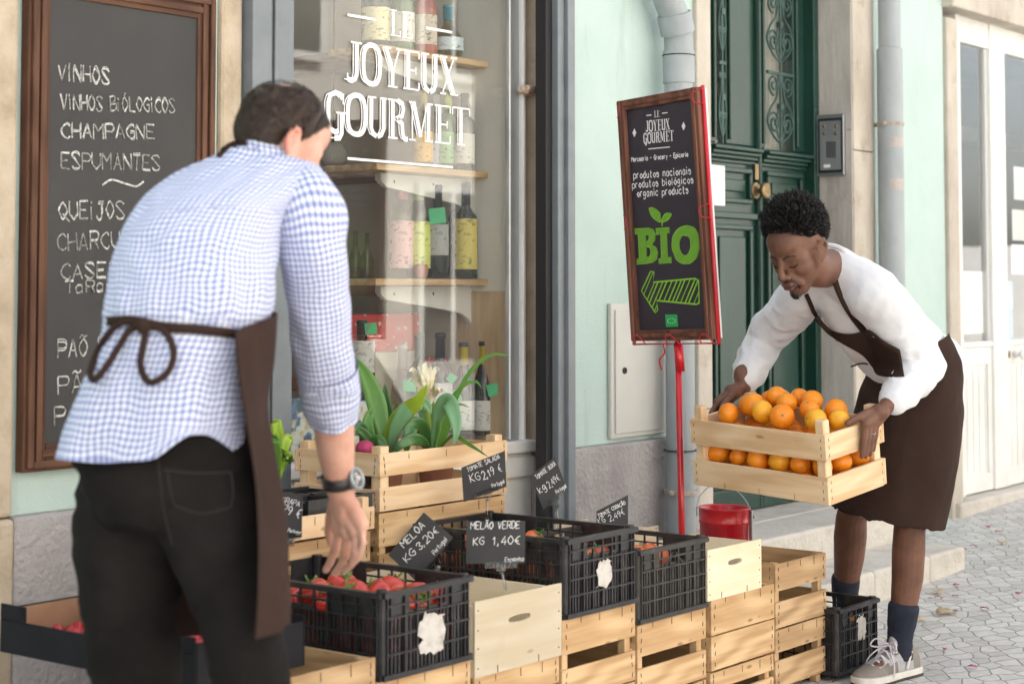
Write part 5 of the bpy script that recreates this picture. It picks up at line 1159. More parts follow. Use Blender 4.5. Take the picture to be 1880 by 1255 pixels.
# big red tomatoes peeping at the tray's rear
t5 = tomato(.036, TM, 'full size red tomato lying in the black cardboard tray', 'full size tomatoes in the cardboard tray'); settle(t5, [(Vec((2.71, 3.20, .49)), 1, (.3, .5, 0)), (Vec((2.70, 3.28, .485)), .95, (.3, -.5, 2)), (Vec((2.64, 3.12, .485)), .9, (.1, -.5, 2))], .036)
om = pm('orange_peel', [(.25, (.78, .20, .006)), (.5, (.85, .26, .008)), (.8, (.88, .34, .014))], rough=.4, ns=12, bump=.0009, bs=320, spec=.45, coat=.1)
oy = pm('yellow_orange_peel', [(.25, (.84, .32, .010)), (.6, (.87, .41, .02)), (.8, (.62, .42, .05))], rough=.4, ns=14, bump=.0009, bs=320, spec=.45, coat=.1)
stm = pm('stem_scar', (.16, .18, .04), rough=.8)
# ---- crate of oranges held by the man
OC = PD(1522, 925, 5.1); OC = Vec((OC.x, OC.y, .598))
Ld = (RT*-.692+AX*.722+EZ*.04).normalized(); Sd = (RT*.722+AX*.692+EZ*.14); Zd = Sd.cross(Ld).normalized(); Zd = Zd if Zd.z > 0 else -Zd; Sd = (Sd-Ld*Sd.dot(Ld)).normalized(); Lc, Wc = .505, .29   # tipped towards the street
Mo = Matrix.Identity(4)
for i in range(3): Mo[i][0] = Ld[i]; Mo[i][1] = Sd[i]; Mo[i][2] = Zd[i]; Mo[i][3] = OC[i]
oc = thing('orange_crate', 'new wooden crate heaped with oranges, held by the man in the white sweatshirt', 'crate', OC, 'wooden crates of the stall')
oc.matrix_world = Matrix.Translation(OC) @ Matrix(((-Ld.x, Sd.x, Zd.x), (-Ld.y, Sd.y, Zd.y), (-Ld.z, Sd.z, Zd.z))).to_4x4()
def opart(nm, boxes, m, bev=.0015, extra=()):
    b = MB()
    for x0, y0, z0, x1, y1, z1 in boxes: b.box(-x1, y0, z0, -x0, y1, z1)
    for x0, y0, z0, x1, y1, z1 in extra: b.box(-x1, y0, z0, -x0, y1, z1, 1)
    o = b.build(nm, [m, staplem], bevel=bev); o.parent = oc; return o
bsx = []; bsy = []
for a, e in ((0, .079), (.126, .203)):
    for f in (.22, .5, .8):
        z = a+(e-a)*f
        for x in (.016, .505-.016): bsx.append((x-.001, -.0016, z-.005, x+.001, -.0002, z+.005))
        for y in (.018, .29-.018): bsy.append((.0002, y-.001, z-.005, .0009, y+.001, z+.005))
for k in range(3): bsx.append((.12+k*.13, -.0016, .004, .1216+k*.13, -.0002, .02))
thk = .009; sl1, sl2 = (0, .079), (.126, .203)
for y in (0, Wc-thk): opart('side_panel', [(0, y, a+.001, Lc, y+thk, e) for a, e in (sl1, sl2)], FRESH[0], extra=bsx if y == 0 else ())
for x in (.0012, Lc-thk-.0012): opart('end_panel', [(x, thk+.0005, a+.001, x+thk, Wc-thk-.0005, e) for a, e in (sl1, sl2)], FRESH[1], extra=bsy if x < .1 else ())
ps = .030
for x in (thk+.002, Lc-thk-.002-ps):
    for y in (thk+.0006, Wc-thk-.0006-ps): opart('corner_post', [(x, y, .002, x+ps, y+ps, .242)], FRESH[2], .002)
opart('bottom', [(.004+k*.084, thk, -.003, .004+k*.084+.078, Wc-thk, .003) for k in range(6)], FRESH[1])
def orange(m, label):
    t = thing('orange', label, 'orange', (0, 0, 0), 'oranges heaped in the held crate'); fruit_mesh(.0345, 0, .07, .96).build('peel', m, t, smooth=True); b = MB(); b.ell((0, 0, .0318), (.0035, .0035, .0012), seg=8, rings=5); b.build('stem_scar', stm, t); return t
oa = orange(om, 'orange heaped in the wooden crate held by the man in the white sweatshirt'); ob = orange(oy, 'orange heaped in the wooden crate held by the man in the white sweatshirt')
sp_ = pile(thk, Lc-thk, thk, Wc-thk, .004, .0355, 3, .0, seed=11)
def zmax(x, y): return .236
top = [(.36, .215, .232), (.40, .16, .226), (.355, .125, .238), (.31, .185, .256), (.265, .24, .246), (.30, .10, .226), (.25, .155, .246), (.215, .085, .222), (.20, .215, .246), (.155, .14, .240), (.11, .21, .226), (.10, .095, .222), (.06, .155, .214), (.345, .25, .228), (.43, .22, .212), (.425, .09, .210)]
sp_ += [(Vec(q), random.uniform(.95, 1.06), (random.uniform(-1.6, 1.6), random.uniform(-1.6, 1.6), random.uniform(0, 6))) for q in top]
na = nb = 0
for p, s, r_ in sp_:
    yel = random.random() < .28
    if yel: o = ob if nb == 0 else copy_tree(ob); nb += 1
    else: o = oa if na == 0 else copy_tree(oa); na += 1
    o.location = Mo @ p; s *= random.uniform(.88, 1.08); o.scale = (s, s, s*random.uniform(.92, 1.02)); o.rotation_euler = (r_[0]*1.5, r_[1]*1.5, r_[2])
oz = copy_tree(oa); oz.location = PD(1556, 1148, 5.78); oz['label'] = 'single orange in the black crate on the setts'; oz['group'] = 'stray fruit'
# ================================================================== price tags
tagm = pm('slate_card', [(.3, (.026, .026, .028)), (.7, (.040, .040, .042))], rough=.6, ns=12); penm = pm('white_pen', (.78, .78, .77), rough=.7)
def price(label, corners, dep, lines, clip, cdir=(0, 1)):
    P = [PD(x, y, dep) for x, y in corners]; ctr = sum(P, Vec())/4; t = thing('price_tag', label, 'price tag', ctr, 'hand lettered price tags'); n = -AX
    b = MB(); n4 = (0, 1, 2, 3); vs = P+[p+AX*.002 for p in P]; b.add(vs, [(0, 1, 2, 3), (7, 6, 5, 4), (0, 4, 5, 1), (1, 5, 6, 2), (2, 6, 7, 3), (3, 7, 4, 0)]); b.build('card', tagm, t)
    b = MB()
    for txt, a, c, hp in lines:
        write_fit(b, txt, PD(a[0], a[1], dep-.0012), PD(c[0], c[1], dep-.0012), n, hp*dep/F_PX, .0019 if hp > 12 else .0014, .05, slant=.1)
    b.build('writing', penm, t, recalc=False)
    (ax_, ay_), (bx_, by_), (fx, fy) = clip                        # jaw from a to b, foot at f
    A, B, Fp = PD(ax_, ay_, dep-.004), PD(bx_, by_, dep-.004), PD(fx, fy, dep+.004); u = (B-A).normalized(); v = u.cross(AX).normalized(); b = MB()
    if v.z > 0: v = -v
    b.obox((A+B)/2, (B-A)/2, v*.008, AX*.0025); m_ = (A+B)/2
    b.obox(m_+v*.008, u*.012, v*.006, AX*.004)
    q = cr([m_+v*.012, m_.lerp(Fp, .4)+AX*.004, m_.lerp(Fp, .75)-AX*.003, Fp], 4); b.tube(q, [.0045]*4+[.008]*5+[.0095]*(len(q)-9), 8, flat=.5); b.ell(q[2], .008, seg=10, rings=7)
    b.build('clip', clearpl, t, bevel=0)
price('tilted slate price tag for melon at 3,20 over the crate of tomatoes', [(713, 1018), (778, 940), (832, 986), (766, 1068)], 4.42, [('MELOA', (742, 1006), (781, 966), 13), ('KG', (748, 1033), (764, 1014), 13), ('3,20€', (771, 1010), (806, 976), 13), ('Portugal', (798, 1018), (822, 990), 8)], ((779, 1052), (816, 1014), (812, 1064)))
price('slate price tag for green melon at 1,40 over the larger pale box', [(856, 1034), (856, 956), (964, 956), (964, 1033)], 4.40, [('MELÃO VERDE', (864, 971), (954, 969), 13), ('KG', (869, 1000), (888, 999), 14), ('1,40€', (904, 1000), (954, 998), 15), ('Espanha', (927, 1031), (962, 1029), 8)], ((890, 1036), (949, 1035), (928, 1080)))
price('slate price tag for salad tomatoes at 2,19 before the crate of potted plants', [(851, 921), (847, 858), (927, 827), (930, 893)], 4.86, [('TOMATE SALADA', (859, 866), (918, 841), 8), ('KG', (865, 886), (882, 879), 14), ('2,19 €', (888, 880), (922, 864), 14), ('Portugal', (904, 895), (927, 886), 7)], ((872, 911), (915, 894), (893, 952)))
price('slate price tag for plum tomatoes at 2,49, tilted before the window frame', [(998, 935), (972, 874), (1019, 839), (1041, 896)], 5.02, [('TOMATE XUXA', (986, 880), (1021, 853), 8), ('kg', (992, 906), (1005, 896), 13), ('2,49€', (1009, 896), (1029, 880), 12), ('Portugal', (1022, 906), (1041, 894), 7)], ((1006, 925), (1032, 903), (1026, 974)))
price('slate price tag for oxheart tomatoes at 2,49 behind the mid row black crate', [(1095, 980), (1095, 938), (1153, 908), (1153, 972)], 5.0, [('TOMATE CORAÇÃO', (1099, 950), (1149, 925), 7), ('KG', (1101, 963), (1112, 957), 11), ('2,49€', (1120, 957), (1147, 943), 11)], ((1108, 984), (1140, 974), (1126, 1000)))
price('slate price tag for grape tomatoes at 1,79, on the shallow wooden tray', [(490, 990), (484, 894), (555, 911), (554, 986)], 4.27, [('TOMATE GRAPA', (470, 912), (549, 929), 10), ('1,79 €', (506, 938), (549, 950), 16), ('Portugal', (528, 976), (552, 981), 7)], ((514, 982), (552, 984), (534, 1000)))
# ================================================================== plants
def leafmat(n, a, c): return pm(n, [(.3, a), (.7, c)], rough=.30, ns=5, stretch=(1, 1, .3), spec=.5, bump=.0012, bs=60)
LF = leafmat('mid_green_leaf', (.075, .20, .03), (.14, .31, .05)); LY = leafmat('yellow_green_leaf', (.24, .38, .025), (.36, .50, .045)); LD = leafmat('dark_green_leaf', (.04, .125, .03), (.075, .19, .05)); LB_ = leafmat('bluish_leaf', (.12, .28, .12), (.20, .38, .19)); PT = pm('petal_cream', [(.3, (.76, .66, .40)), (.7, (.80, .76, .62))], rough=.5, ns=15)
def blade(pts, wd, m, t, nm='leaf', fold=.22, tip=.04, peak=.45):
    P = [PD(*p) for p in pts]; q = cr(P, 7); n = len(q); rows = []
    for i, p in enumerate(q):
        s = i/(n-1); k = (s/peak)**.55 if s < peak else (1-((s-peak)/(1-peak))**2.0); w_ = wd/2*max(tip, k*.96+.04 if s < peak else k)
        if s < .12: w_ = max(w_, wd*.22)
        tg = (q[min(i+1, n-1)]-q[max(i-1, 0)]).normalized(); sd_ = tg.cross(AX); sd_ = (sd_.normalized() if sd_.length > .05 else RT); nn_ = sd_.cross(tg).normalized(); nn_ = nn_ if nn_.dot(AX) < 0 else -nn_
        rows.append([p+sd_*w_-nn_*(-fold*w_), p+sd_*w_*.5+nn_*fold*w_*.35, p, p-sd_*w_*.5+nn_*fold*w_*.35, p-sd_*w_+nn_*fold*w_])
    b = MB(); b.rows(rows, ring=False); o = b.build(nm, m, t, smooth=True, solid=.0012, recalc=False); return o
terra = pm('terracotta', [(.3, (.30, .12, .07)), (.7, (.40, .17, .10))], rough=.8, ns=12)
def pot(px, Y, r, h, label, m=terra):
    X = PW(px, 870, Y).x; z = zf+.010; t = thing('potted_plant', label, 'plant', (X, Y, z), 'plants in the flower crate')
    b = MB(); b.lathe([(r*.72, 0), (r*.95, h*.8), (r*1.06, h*.8), (r*1.08, h), (r*.98, h), (r*.9, h*.86), (.001, h*.85)], 24, Matrix.Translation((X, Y, z))); b.build('pot', m, t, smooth=True).modifiers.new('es', 'EDGE_SPLIT').split_angle = R(40)
    return t, X, Y, z+h*.85
d0 = 5.02
pA, *_ = pot(708, 3.36, .055, .115, 'potted plant with long arching strap leaves at the left of the flower crate')
for pts, wd, m in (
    ([(708, 838, d0), (702, 790, d0), (690, 735, d0+.02), (672, 690, d0+.03), (648, 652, d0+.03)], .056, LF),
    ([(712, 838, d0-.02), (718, 795, d0-.04), (738, 762, d0-.08), (765, 738, d0-.12), (784, 706, d0-.14)], .052, LY),
    ([(714, 836, d0-.03), (726, 786, d0-.08), (748, 752, d0-.10), (778, 738, d0-.10), (792, 760, d0-.10)], .046, LB_),
    ([(704, 836, d0+.04), (690, 800, d0+.06), (672, 785, d0+.08), (650, 800, d0+.08)], .030, LD),
    ([(702, 836, d0-.02), (682, 812, d0-.05), (662, 790, d0-.06), (645, 800, d0-.06)], .026, LD),
    ([(716, 836, d0+.03), (722, 800, d0+.07), (712, 755, d0+.08), (706, 705, d0+.08)], .040, LD),
    ([(704, 836, d0), (680, 800, d0-.02), (676, 770, d0), (690, 742, d0+.02)], .034, LF)): blade(pts, wd, m, pA)
pB, *_ = pot(800, 3.35, .058, .115, 'bromeliad with a cream star flower and broad bent leaves in the flower crate')
d1 = 5.06
for pts, wd, m in (
    ([(793, 835, d1), (800, 790, d1-.02), (806, 755, d1-.04), (822, 735, d1-.06), (834, 760, d1-.10), (838, 790, d1-.12), (832, 818, d1-.12)], .044, LB_),
    ([(788, 835, d1), (782, 800, d1-.04), (772, 782, d1-.08), (756, 782, d1-.12), (748, 810, d1-.13), (746, 836, d1-.13)], .046, LD),
    ([(790, 835, d1-.03), (778, 812, d1-.09), (758, 806, d1-.13), (738, 815, d1-.15), (724, 832, d1-.15)], .034, LD),
    ([(792, 835, d1), (790, 790, d1), (782, 765, d1+.02), (768, 752, d1+.03)], .044, LF),
    ([(794, 835, d1), (800, 785, d1+.02), (790, 750, d1+.03), (795, 728, d1+.03)], .036, LY),
    ([(797, 835, d1), (812, 795, d1-.02), (816, 765, d1-.03), (812, 735, d1-.02)], .040, LF),
    ([(798, 835, d1+.02), (822, 770, d1+.03), (858, 690, d1+.02), (900, 652, d1), (938, 655, d1-.02)], .013, LF),
    ([(798, 835, d1), (812, 760, d1), (845, 712, d1-.03), (872, 700, d1-.04), (884, 712, d1-.05)], .011, LF),
    ([(800, 835, d1), (830, 800, d1-.08), (862, 816, d1-.14), (896, 838, d1-.2)], .012, LF),
    ([(797, 835, d1), (820, 760, d1), (842, 742, d1), (862, 748, d1)], .008, LF)): blade(pts, wd, m, pB)
st_ = MB(); st_.tube(cr([PD(792, 835, d1), PD(788, 780, d1), PD(782, 735, d1)]), .007, 8); st_.build('flower_stem', LY, pB, smooth=True)
for (ex, ey, wd) in ((752, 668, .013), (766, 660, .014), (778, 655, .013), (790, 662, .015), (805, 665, .012), (762, 685, .018), (796, 684, .016), (752, 688, .010), (772, 672, .02), (786, 676, .018), (800, 706, .014), (812, 710, .012), (768, 702, .016)):
    bx_ = 783+random.uniform(-4, 4); by_ = 735 if ey < 700 else 748
    ex = 783+(ex-783)*.8; ey = 738+(ey-738)*.85
    blade([(bx_, by_, d1-.01), ((bx_+ex)/2+random.uniform(-3, 3), (by_+ey)/2-4, d1-.03+random.uniform(-.03, .03)), (ex, ey, d1+random.uniform(-.05, .04)), (ex+(ex-bx_)*.35, ey+4, d1+random.uniform(-.06, .04))], wd*1.1, PT, pB, 'petal', .3)
pC, *_ = pot(655, 3.40, .045, .10, 'small plant with a dark pink bud behind the corner of the flower crate', blackpl)
for pts, wd, m in (([(662, 838, 5.0), (668, 800, 4.98), (664, 782, 4.97), (650, 790, 4.95)], .03, LD), ([(655, 838, 5.0), (640, 812, 4.98), (628, 806, 4.97)], .03, LF), ([(668, 838, 5.0), (690, 806, 4.96), (705, 815, 4.95), (712, 832, 4.94)], .024, LD)): blade(pts, wd, m, pC)
b = MB(); b.ell(PD(670, 822, 4.92), (.026, .026, .022), seg=16, rings=10); b.build('pink_bud', pm('dark_pink', [(.3, (.30, .02, .08)), (.6, (.48, .05, .15)), (.75, (.10, .09, .07))], rough=.7, ns=25, bump=.004, bs=60), pC, smooth=True)
pD = thing('potted_plant', 'low yellow green plant partly hidden behind the apron at the left of the window', 'plant', PD(512, 880, 4.55))
b = MB(); c = PD(512, 885, 4.55); b.lathe([(.028, 0), (.036, .06), (.04, .06), (.04, .075), (.001, .07)], 20, Matrix.Translation((c.x, c.y, zl0+.03))); b.build('pot', blackpl, pD, smooth=True)
for k in range(16):
    ex, ey = random.uniform(496, 538), random.uniform(770, 850); blade([(512, 880, 4.55), ((512+ex)/2, (880+ey)/2-14, 4.55+random.uniform(-.04, .04)), (ex, ey, 4.55+random.uniform(-.06, .06)), (ex+random.uniform(-6, 9), ey+14, 4.55+random.uniform(-.06, .06))], .026, random.choice((LY, LF, LY)), pD, fold=.3)
# ================================================================== litter on the setts
petm = pm('fallen_petal', [(.3, (.35, .03, .12)), (.7, (.50, .10, .20))], rough=.7, ns=50); dry = pm('dry_leaf', [(.3, (.42, .28, .14)), (.7, (.62, .48, .30))], rough=.8, ns=30)
def litter(px, py, sz, m, nm, label, cat, grp):
    z = .05
    for _ in range(4): p = PZ(px, py, z+.004); z = gz(p.x)
    b = MB(); a0 = random.uniform(0, 6); pts = []
    rows = []
    for i in range(6):
        s = i/5; w_ = sz*.32*math.sin(math.pi*(s*.86+.07)); d = Vec((math.cos(a0), math.sin(a0), 0)); q = Vec((-d.y, d.x, 0)); c = p+d*(s-.5)*sz+EZ*(.003+sz*.12*math.sin(s*3)*random.uniform(.5, 1.2)); rows.append([c-q*w_+EZ*sz*.08*random.random(), c, c+q*w_+EZ*sz*.12*random.random()])
    b.rows(rows, ring=False); o = b.build(nm, m, solid=.0006, recalc=False, loc=p, smooth=True); tag(o, label, cat, grp)
for px, py, sz in ((1756, 1075, .035), (1723, 1098, .03), (1754, 1095, .03), (1786, 1225, .035), (1813, 968, .04), (1834, 977, .045), (1869, 1090, .035), (1808, 1118, .035), (1734, 1192, .03), (1708, 1099, .02), (1788, 1003, .03)):
    litter(px, py, sz, petm, 'petal', 'fallen pink petal on the pale setts', 'petal', 'pink petals on the setts')
for px, py, sz in ((1738, 1126, .10), (1722, 1088, .06), (1685, 1138, .06), (1840, 998, .06), (1765, 1010, .05)):
    litter(px, py, sz, dry, 'dry_leaf', 'dry tan leaf lying on the pale setts', 'leaf', 'dry leaves on the setts')
# ================================================================== people
def to_mesh(ob):
    dg = bpy.context.evaluated_depsgraph_get(); me = bpy.data.meshes.new_from_object(ob.evaluated_get(dg)); return me
def blob(name, mb, mats, parent, voxel=.006, smooth=4, disp=None, matfn=None, factor=.5, extra=None):
    o = mb.build(name, mats, None, recalc=True)
    md = o.modifiers.new('r', 'REMESH'); md.mode = 'VOXEL'; md.voxel_size = voxel; md.use_smooth_shade = True
    sm = o.modifiers.new('s', 'SMOOTH'); sm.iterations = smooth; sm.factor = factor
    me = to_mesh(o); old = o.data; o.modifiers.clear(); o.data = me; bpy.data.meshes.remove(old); me.name = name
    if not me.materials:
        for m in (mats if isinstance(mats, (list, tuple)) else [mats]): me.materials.append(m)
    if extra:
        bm = bmesh.new(); bm.from_mesh(me); vs_ = [v for v in bm.verts if extra[0](v.co)]
        for _ in range(extra[1]): bmesh.ops.smooth_vert(bm, verts=vs_, factor=.5, use_axis_x=True, use_axis_y=True, use_axis_z=True)
        bm.to_mesh(me); bm.free()
    if disp:
        ns = [v.normal.copy() for v in me.vertices]
        for v, n in zip(me.vertices, ns): v.co = v.co+n*disp(v.co, n)
    if matfn:
        for p in me.polygons: p.material_index = matfn(p.center, p.normal)
    else: me.polygons.foreach_set('material_index', [0]*len(me.polygons))
    me.polygons.foreach_set('use_smooth', [True]*len(me.polygons))
    bv = BVHTree.FromPolygons([v.co.copy() for v in me.vertices], [tuple(p.vertices) for p in me.polygons])
    off = W[parent]; me.transform(Matrix.Translation(-off)); o.parent = parent; W[o] = off
    return o, bv
def loft(rings, seg=56, rows=36, hexp=2.3, disp=None, cap=False):
    """rings: (L point, R point, half depth) -> rows of points and their cloth coordinates in metres"""
    Ls = cr([r[0] for r in rings], 8); Rs = cr([r[1] for r in rings], 8); hd = [v.x for v in cr([Vec((r[2], 0, 0)) for r in rings], 8)]
    out = []; uv = []; vlen = 0; pc = None
    for L, Rr, h in zip(Ls, Rs, hd):
        c = (L+Rr)/2; a = (Rr-L)/2; row = []; us = []; u = 0; pp = None
        up = EZ if abs(a.normalized().z) < .8 else RT
        bdir = (AX-a.normalized()*AX.dot(a.normalized())).normalized()
        if pc is not None: vlen += (c-pc).length
        pc = c
        for k in range(seg+1):
            t = 2*math.pi*k/seg-math.pi/2-math.pi*0; cs, sn = math.cos(t+math.pi/2), math.sin(t+math.pi/2)
            # start at the far side so that the seam of the cloth is out of sight
            cs, sn = math.cos(2*math.pi*k/seg+math.pi/2), math.sin(2*math.pi*k/seg+math.pi/2)
            x = math.copysign(abs(cs)**(2/hexp), cs); y = math.copysign(abs(sn)**(2/hexp), sn)
            p = c+a*x+bdir*(h*y)
            if pp is not None: u += (p-pp).length
            pp = p; us.append(u); row.append(p)
        us = [q-us[-1]/2 for q in us]; out.append(row); uv.append([(q, vlen) for q in us])
    if disp:
        n = len(out)
        for i in range(n):
            for k in range(seg+1):
                kk = k % seg
                t1 = out[min(i+1, n-1)][k]-out[max(i-1, 0)][k]; t2 = out[i][(kk+1) % seg]-out[i][kk-1]
                nn_ = t2.cross(t1); nn_ = nn_.normalized() if nn_.length > 1e-9 else AX
                c = (out[i][0]+out[i][seg//2])/2
                if nn_.dot(out[i][k]-c) < 0: nn_ = -nn_
                d = disp(uv[i][kk][0] if k < seg else uv[i][0][0], uv[i][k][1], i/(n-1), out[i][k]); uv[i][k] = uv[i][k]; out[i][k] = (out[i][k]+nn_*d)
            out[i][seg] = out[i][0].copy()
    return out, uv
def frame_head(c, yaw_rt, yaw_ax, p, s=1.0, roll=0):
    h = (RT*yaw_rt+AX*yaw_ax).normalized(); f = h*math.cos(p)-EZ*math.sin(p); u = EZ*math.cos(p)+h*math.sin(p); l = u.cross(f)
    if roll:
        u, l = u*math.cos(roll)+l*math.sin(roll), l*math.cos(roll)-u*math.sin(roll)
    return lambda a, b, d: c+(f*a+l*b+u*d)*s, Matrix((( f.x, l.x, u.x), (f.y, l.y, u.y), (f.z, l.z, u.z))), s
def head_prims(mb, F):
    H, M3, s = F
    E = lambda a, b, d, r, rot=None: mb.ell(H(a, b, d), tuple(x*s for x in r), M3 if rot is None else M3 @ rot, 18, 12)
    cp = lambda p, r0, q, r1: mb.cap(H(*p), r0*s, H(*q), r1*s)
    E(-.012, 0, .045, (.098, .077, .086)); E(-.045, 0, .02, (.062, .068, .07)); E(.028, 0, -.025, (.062, .060, .085)); E(.040, 0, .055, (.055, .062, .055))
    E(.045, 0, -.082, (.040, .040, .030)); E(.074, 0, -.104, (.019, .023, .017))
    for k in (-1, 1):
        cp((.005, k*.052, -.05), .019, (.062, k*.022, -.100), .015); cp((.0, k*.058, -.01), .020, (.005, k*.052, -.05), .02)
        cp((.078, k*.014, .020), .0125, (.066, k*.044, .018), .012)            # brow
        E(.046, k*.037, -.024, (.036, .028, .034)); E(.046, k*.043, .006, (.030, .026, .034)); E(.0665, k*.031, .000, (.0155, .017, .0125))
        E(.101, k*.0135, -.034, (.0115, .0095, .0095)); cp((.086, k*.020, -.046), .010, (.074, k*.034, -.072), .010)
        # ear
        ear = [(-.002, .070, .012), (-.014, .083, .024), (-.030, .088, .018), (-.034, .087, 0), (-.026, .084, -.018), (-.012, .078, -.030), (-.004, .073, -.034)]
        pts = cr([Vec(e) for e in ear], 4)
        for a, b in zip(pts, pts[1:]): cp((a.x, k*a.y, a.z), .0052, (b.x, k*b.y, b.z), .0052)
        E(-.015, k*.076, -.004, (.018, .006, .026)); E(-.007, k*.075, -.032, (.008, .0055, .009)); E(-.001, k*.074, -.006, (.006, .006, .008)); cp((-.012, k*.082, .010), .0035, (-.022, k*.083, -.010), .0035)
    cp((.084, 0, .020), .010, (.104, 0, -.012), .0105); cp((.104, 0, -.012), .0105, (.113, 0, -.031), .0118)
    E(.078, 0, -.062, (.026, .030, .022))
    cp((.101, -.014, -.0610), .0062, (.101, .014, -.0610), .0062); cp((.101, -.012, -.0740), .0072, (.101, .012, -.0740), .0072); cp((.095, -.024, -.0675), .0045, (.1005, -.012, -.0625), .005); cp((.095, .024, -.0675), .0045, (.1005, .012, -.0625), .005)
def finger(mb, pts, r0, r1):
    n = len(pts)-1
    for i in range(n): mb.cap(pts[i], r0+(r1-r0)*i/n, pts[i+1], r0+(r1-r0)*(i+1)/n, 10)
    for i in range(1, n): mb.ell(pts[i], (r0+(r1-r0)*i/n)*1.07, seg=10, rings=8)
def hairline(df, dl, du, back=-.72):
    az = math.degrees(math.atan2(abs(dl), df)); T = [(0, .58), (35, .56), (62, .30), (80, .08), (97, .06), (112, -.25), (140, -.62), (180, back)]
    for (a, x), (b, y) in zip(T, T[1:]):
        if a <= az <= b: return x+(y-x)*(az-a)/(b-a)
    return back
def skin(name, a, b, c, rough=.45, sss=.12):
    return pm(name, [(.3, a), (.55, b), (.8, c)], rough=rough, ns=14, det=5, bump=.0006, bs=260, spec=.4, sss=sss)
def onshirt(bv, px, py, off=.006, fb=3.1):
    d = ray(px, py).normalized(); loc, nn_, i, di = bv.ray_cast(CO, d)
    return (loc-d*off) if loc else PD(px, py, fb)
def band(mb, pts, wpx, bv, off=.006, fb=3.1, lift=None, n=5, dep=None):
    q = cr([Vec((x, y, 0)) for x, y in pts], n); P = []
    for i, v in enumerate(q):
        p = onshirt(bv, v.x, v.y, off, fb)
        if lift: p = p-ray(v.x, v.y).normalized()*lift*math.sin(math.pi*i/(len(q)-1))
        P.append(p)
    wd = wpx*((P[0]-CO).dot(AX))/F_PX; mb.ribbon(P, wd, -AX)
# ------------------------------------------------------------------ near man, checked shirt, seen from behind
N = thing('person', 'man seen from behind in a blue checked shirt, brown apron and black wrist watch', 'person', PD(330, 1767, 3.2), 'shopkeepers')
skN = skin('pale_skin', (.52, .25, .18), (.64, .36, .27), (.70, .43, .34), .5, .18)
def gingham():
    m, nt, b = newmat('blue_gingham'); uvn = nd(nt, 'ShaderNodeUVMap')
    wn_ = nd(nt, 'ShaderNodeTexNoise', {'Vector': uvn.outputs[0], 'Scale': 9, 'Detail': 2}); ws = nd(nt, 'ShaderNodeVectorMath', {0: wn_.outputs['Color'], 3: .022}, operation='SCALE'); wa = nd(nt, 'ShaderNodeVectorMath', {0: uvn.outputs[0], 1: ws.outputs[0]}, operation='ADD'); sx = nd(nt, 'ShaderNodeSeparateXYZ', {0: wa.outputs[0]}); outs = []
    for i in (0, 1):
        f = nd(nt, 'ShaderNodeMath', {0: sx.outputs[i], 1: 2*math.pi/.0112}, operation='MULTIPLY'); s_ = nd(nt, 'ShaderNodeMath', {0: f.outputs[0]}, operation='SINE')
        outs.append(nd(nt, 'ShaderNodeMapRange', {'Value': s_.outputs[0], 'From Min': -.28, 'From Max': .28}).outputs[0])
    ad = nd(nt, 'ShaderNodeMath', {0: outs[0], 1: outs[1]}, operation='ADD'); hf = nd(nt, 'ShaderNodeMath', {0: ad.outputs[0], 1: .5}, operation='MULTIPLY')
    nt.links.new(ramp(nt, hf.outputs[0], [(0, (.80, .81, .84)), (.5, (.44, .48, .66)), (1, (.18, .215, .45))]), b.inputs['Base Color']); b.inputs['Roughness'].default_value = .85; b.inputs['Specular IOR Level'].default_value = .2
    tc = nd(nt, 'ShaderNodeTexCoord'); mpc = nd(nt, 'ShaderNodeMapping', {'Vector': uvn.outputs[0], 'Scale': (9, 4, 1), 'Rotation': (0, 0, R(18))}); n = nd(nt, 'ShaderNodeTexNoise', {'Vector': mpc.outputs[0], 'Scale': 1.0, 'Detail': 3, 'Distortion': .8}); n.noise_type = 'RIDGED_MULTIFRACTAL'; bp = nd(nt, 'ShaderNodeBump', {'Strength': .8, 'Distance': .010, 'Height': n.outputs['Fac']}); nt.links.new(bp.outputs[0], b.inputs['Normal']); return m
ging = gingham()
apr = pm('brown_apron_cloth', [(.3, (.032, .018, .014)), (.6, (.043, .025, .020)), (.8, (.055, .032, .026))], rough=.9, ns=5, bump=.009, bs=8, bdet=6, spec=.12)
trou = pm('black_trouser_cloth', [(.3, (.008, .007, .0065)), (.7, (.017, .014, .013))], rough=.9, ns=7, bump=.012, bs=8, bdet=6, spec=.15)
def nz(x, y, z=0): return noise.noise(Vec((x, y, z)))
def shirt_disp(u, v, t, p):
    waist = math.exp(-((v-.265)/.05)**2)
    tail = max(0, 1-v/.25)
    rg = lambda q: 1-2*abs(q); d = .009*nz(u*9+3, v*3.2, 1.3)+.005*rg(nz(u*15+v*9, v*5-u*4, 4.1))-.003+.004*rg(nz(u*19-v*13, v*8+u*5, 14.1))*(.4+t)
    d += tail*.011*math.sin(u*34+3*nz(u*6, v*3, 2))*(.5+.5*tail)+waist*.004*math.sin(u*95)
    d += .008*max(0, 1-abs(v-.38)/.14)*nz(u*7+v*9, v*16-u*3, 7)              # cloth bloused over the tie
    d += .006*max(0, t-.5)*nz(u*12-v*10, v*9+u*4, 9.)
    return d
Nr = [((108, 834), (466, 826), 3.20, .165), ((134, 752), (466, 758), 3.20, .155), ((164, 682), (458, 690), 3.20, .145), ((190, 618), (466, 628), 3.20, .128), ((196, 592), (486, 600), 3.21, .125), ((200, 560), (500, 565), 3.22, .135), ((212, 495), (505, 500), 3.25, .145),
      ((228, 440), (512, 440), 3.29, .150), ((252, 392), (536, 390), 3.33, .145), ((292, 346), (580, 352), 3.37, .130), ((348, 308), (598, 322), 3.395, .105), ((408, 280), (574, 300), 3.41, .080), ((432, 268), (548, 292), 3.415, .068)]
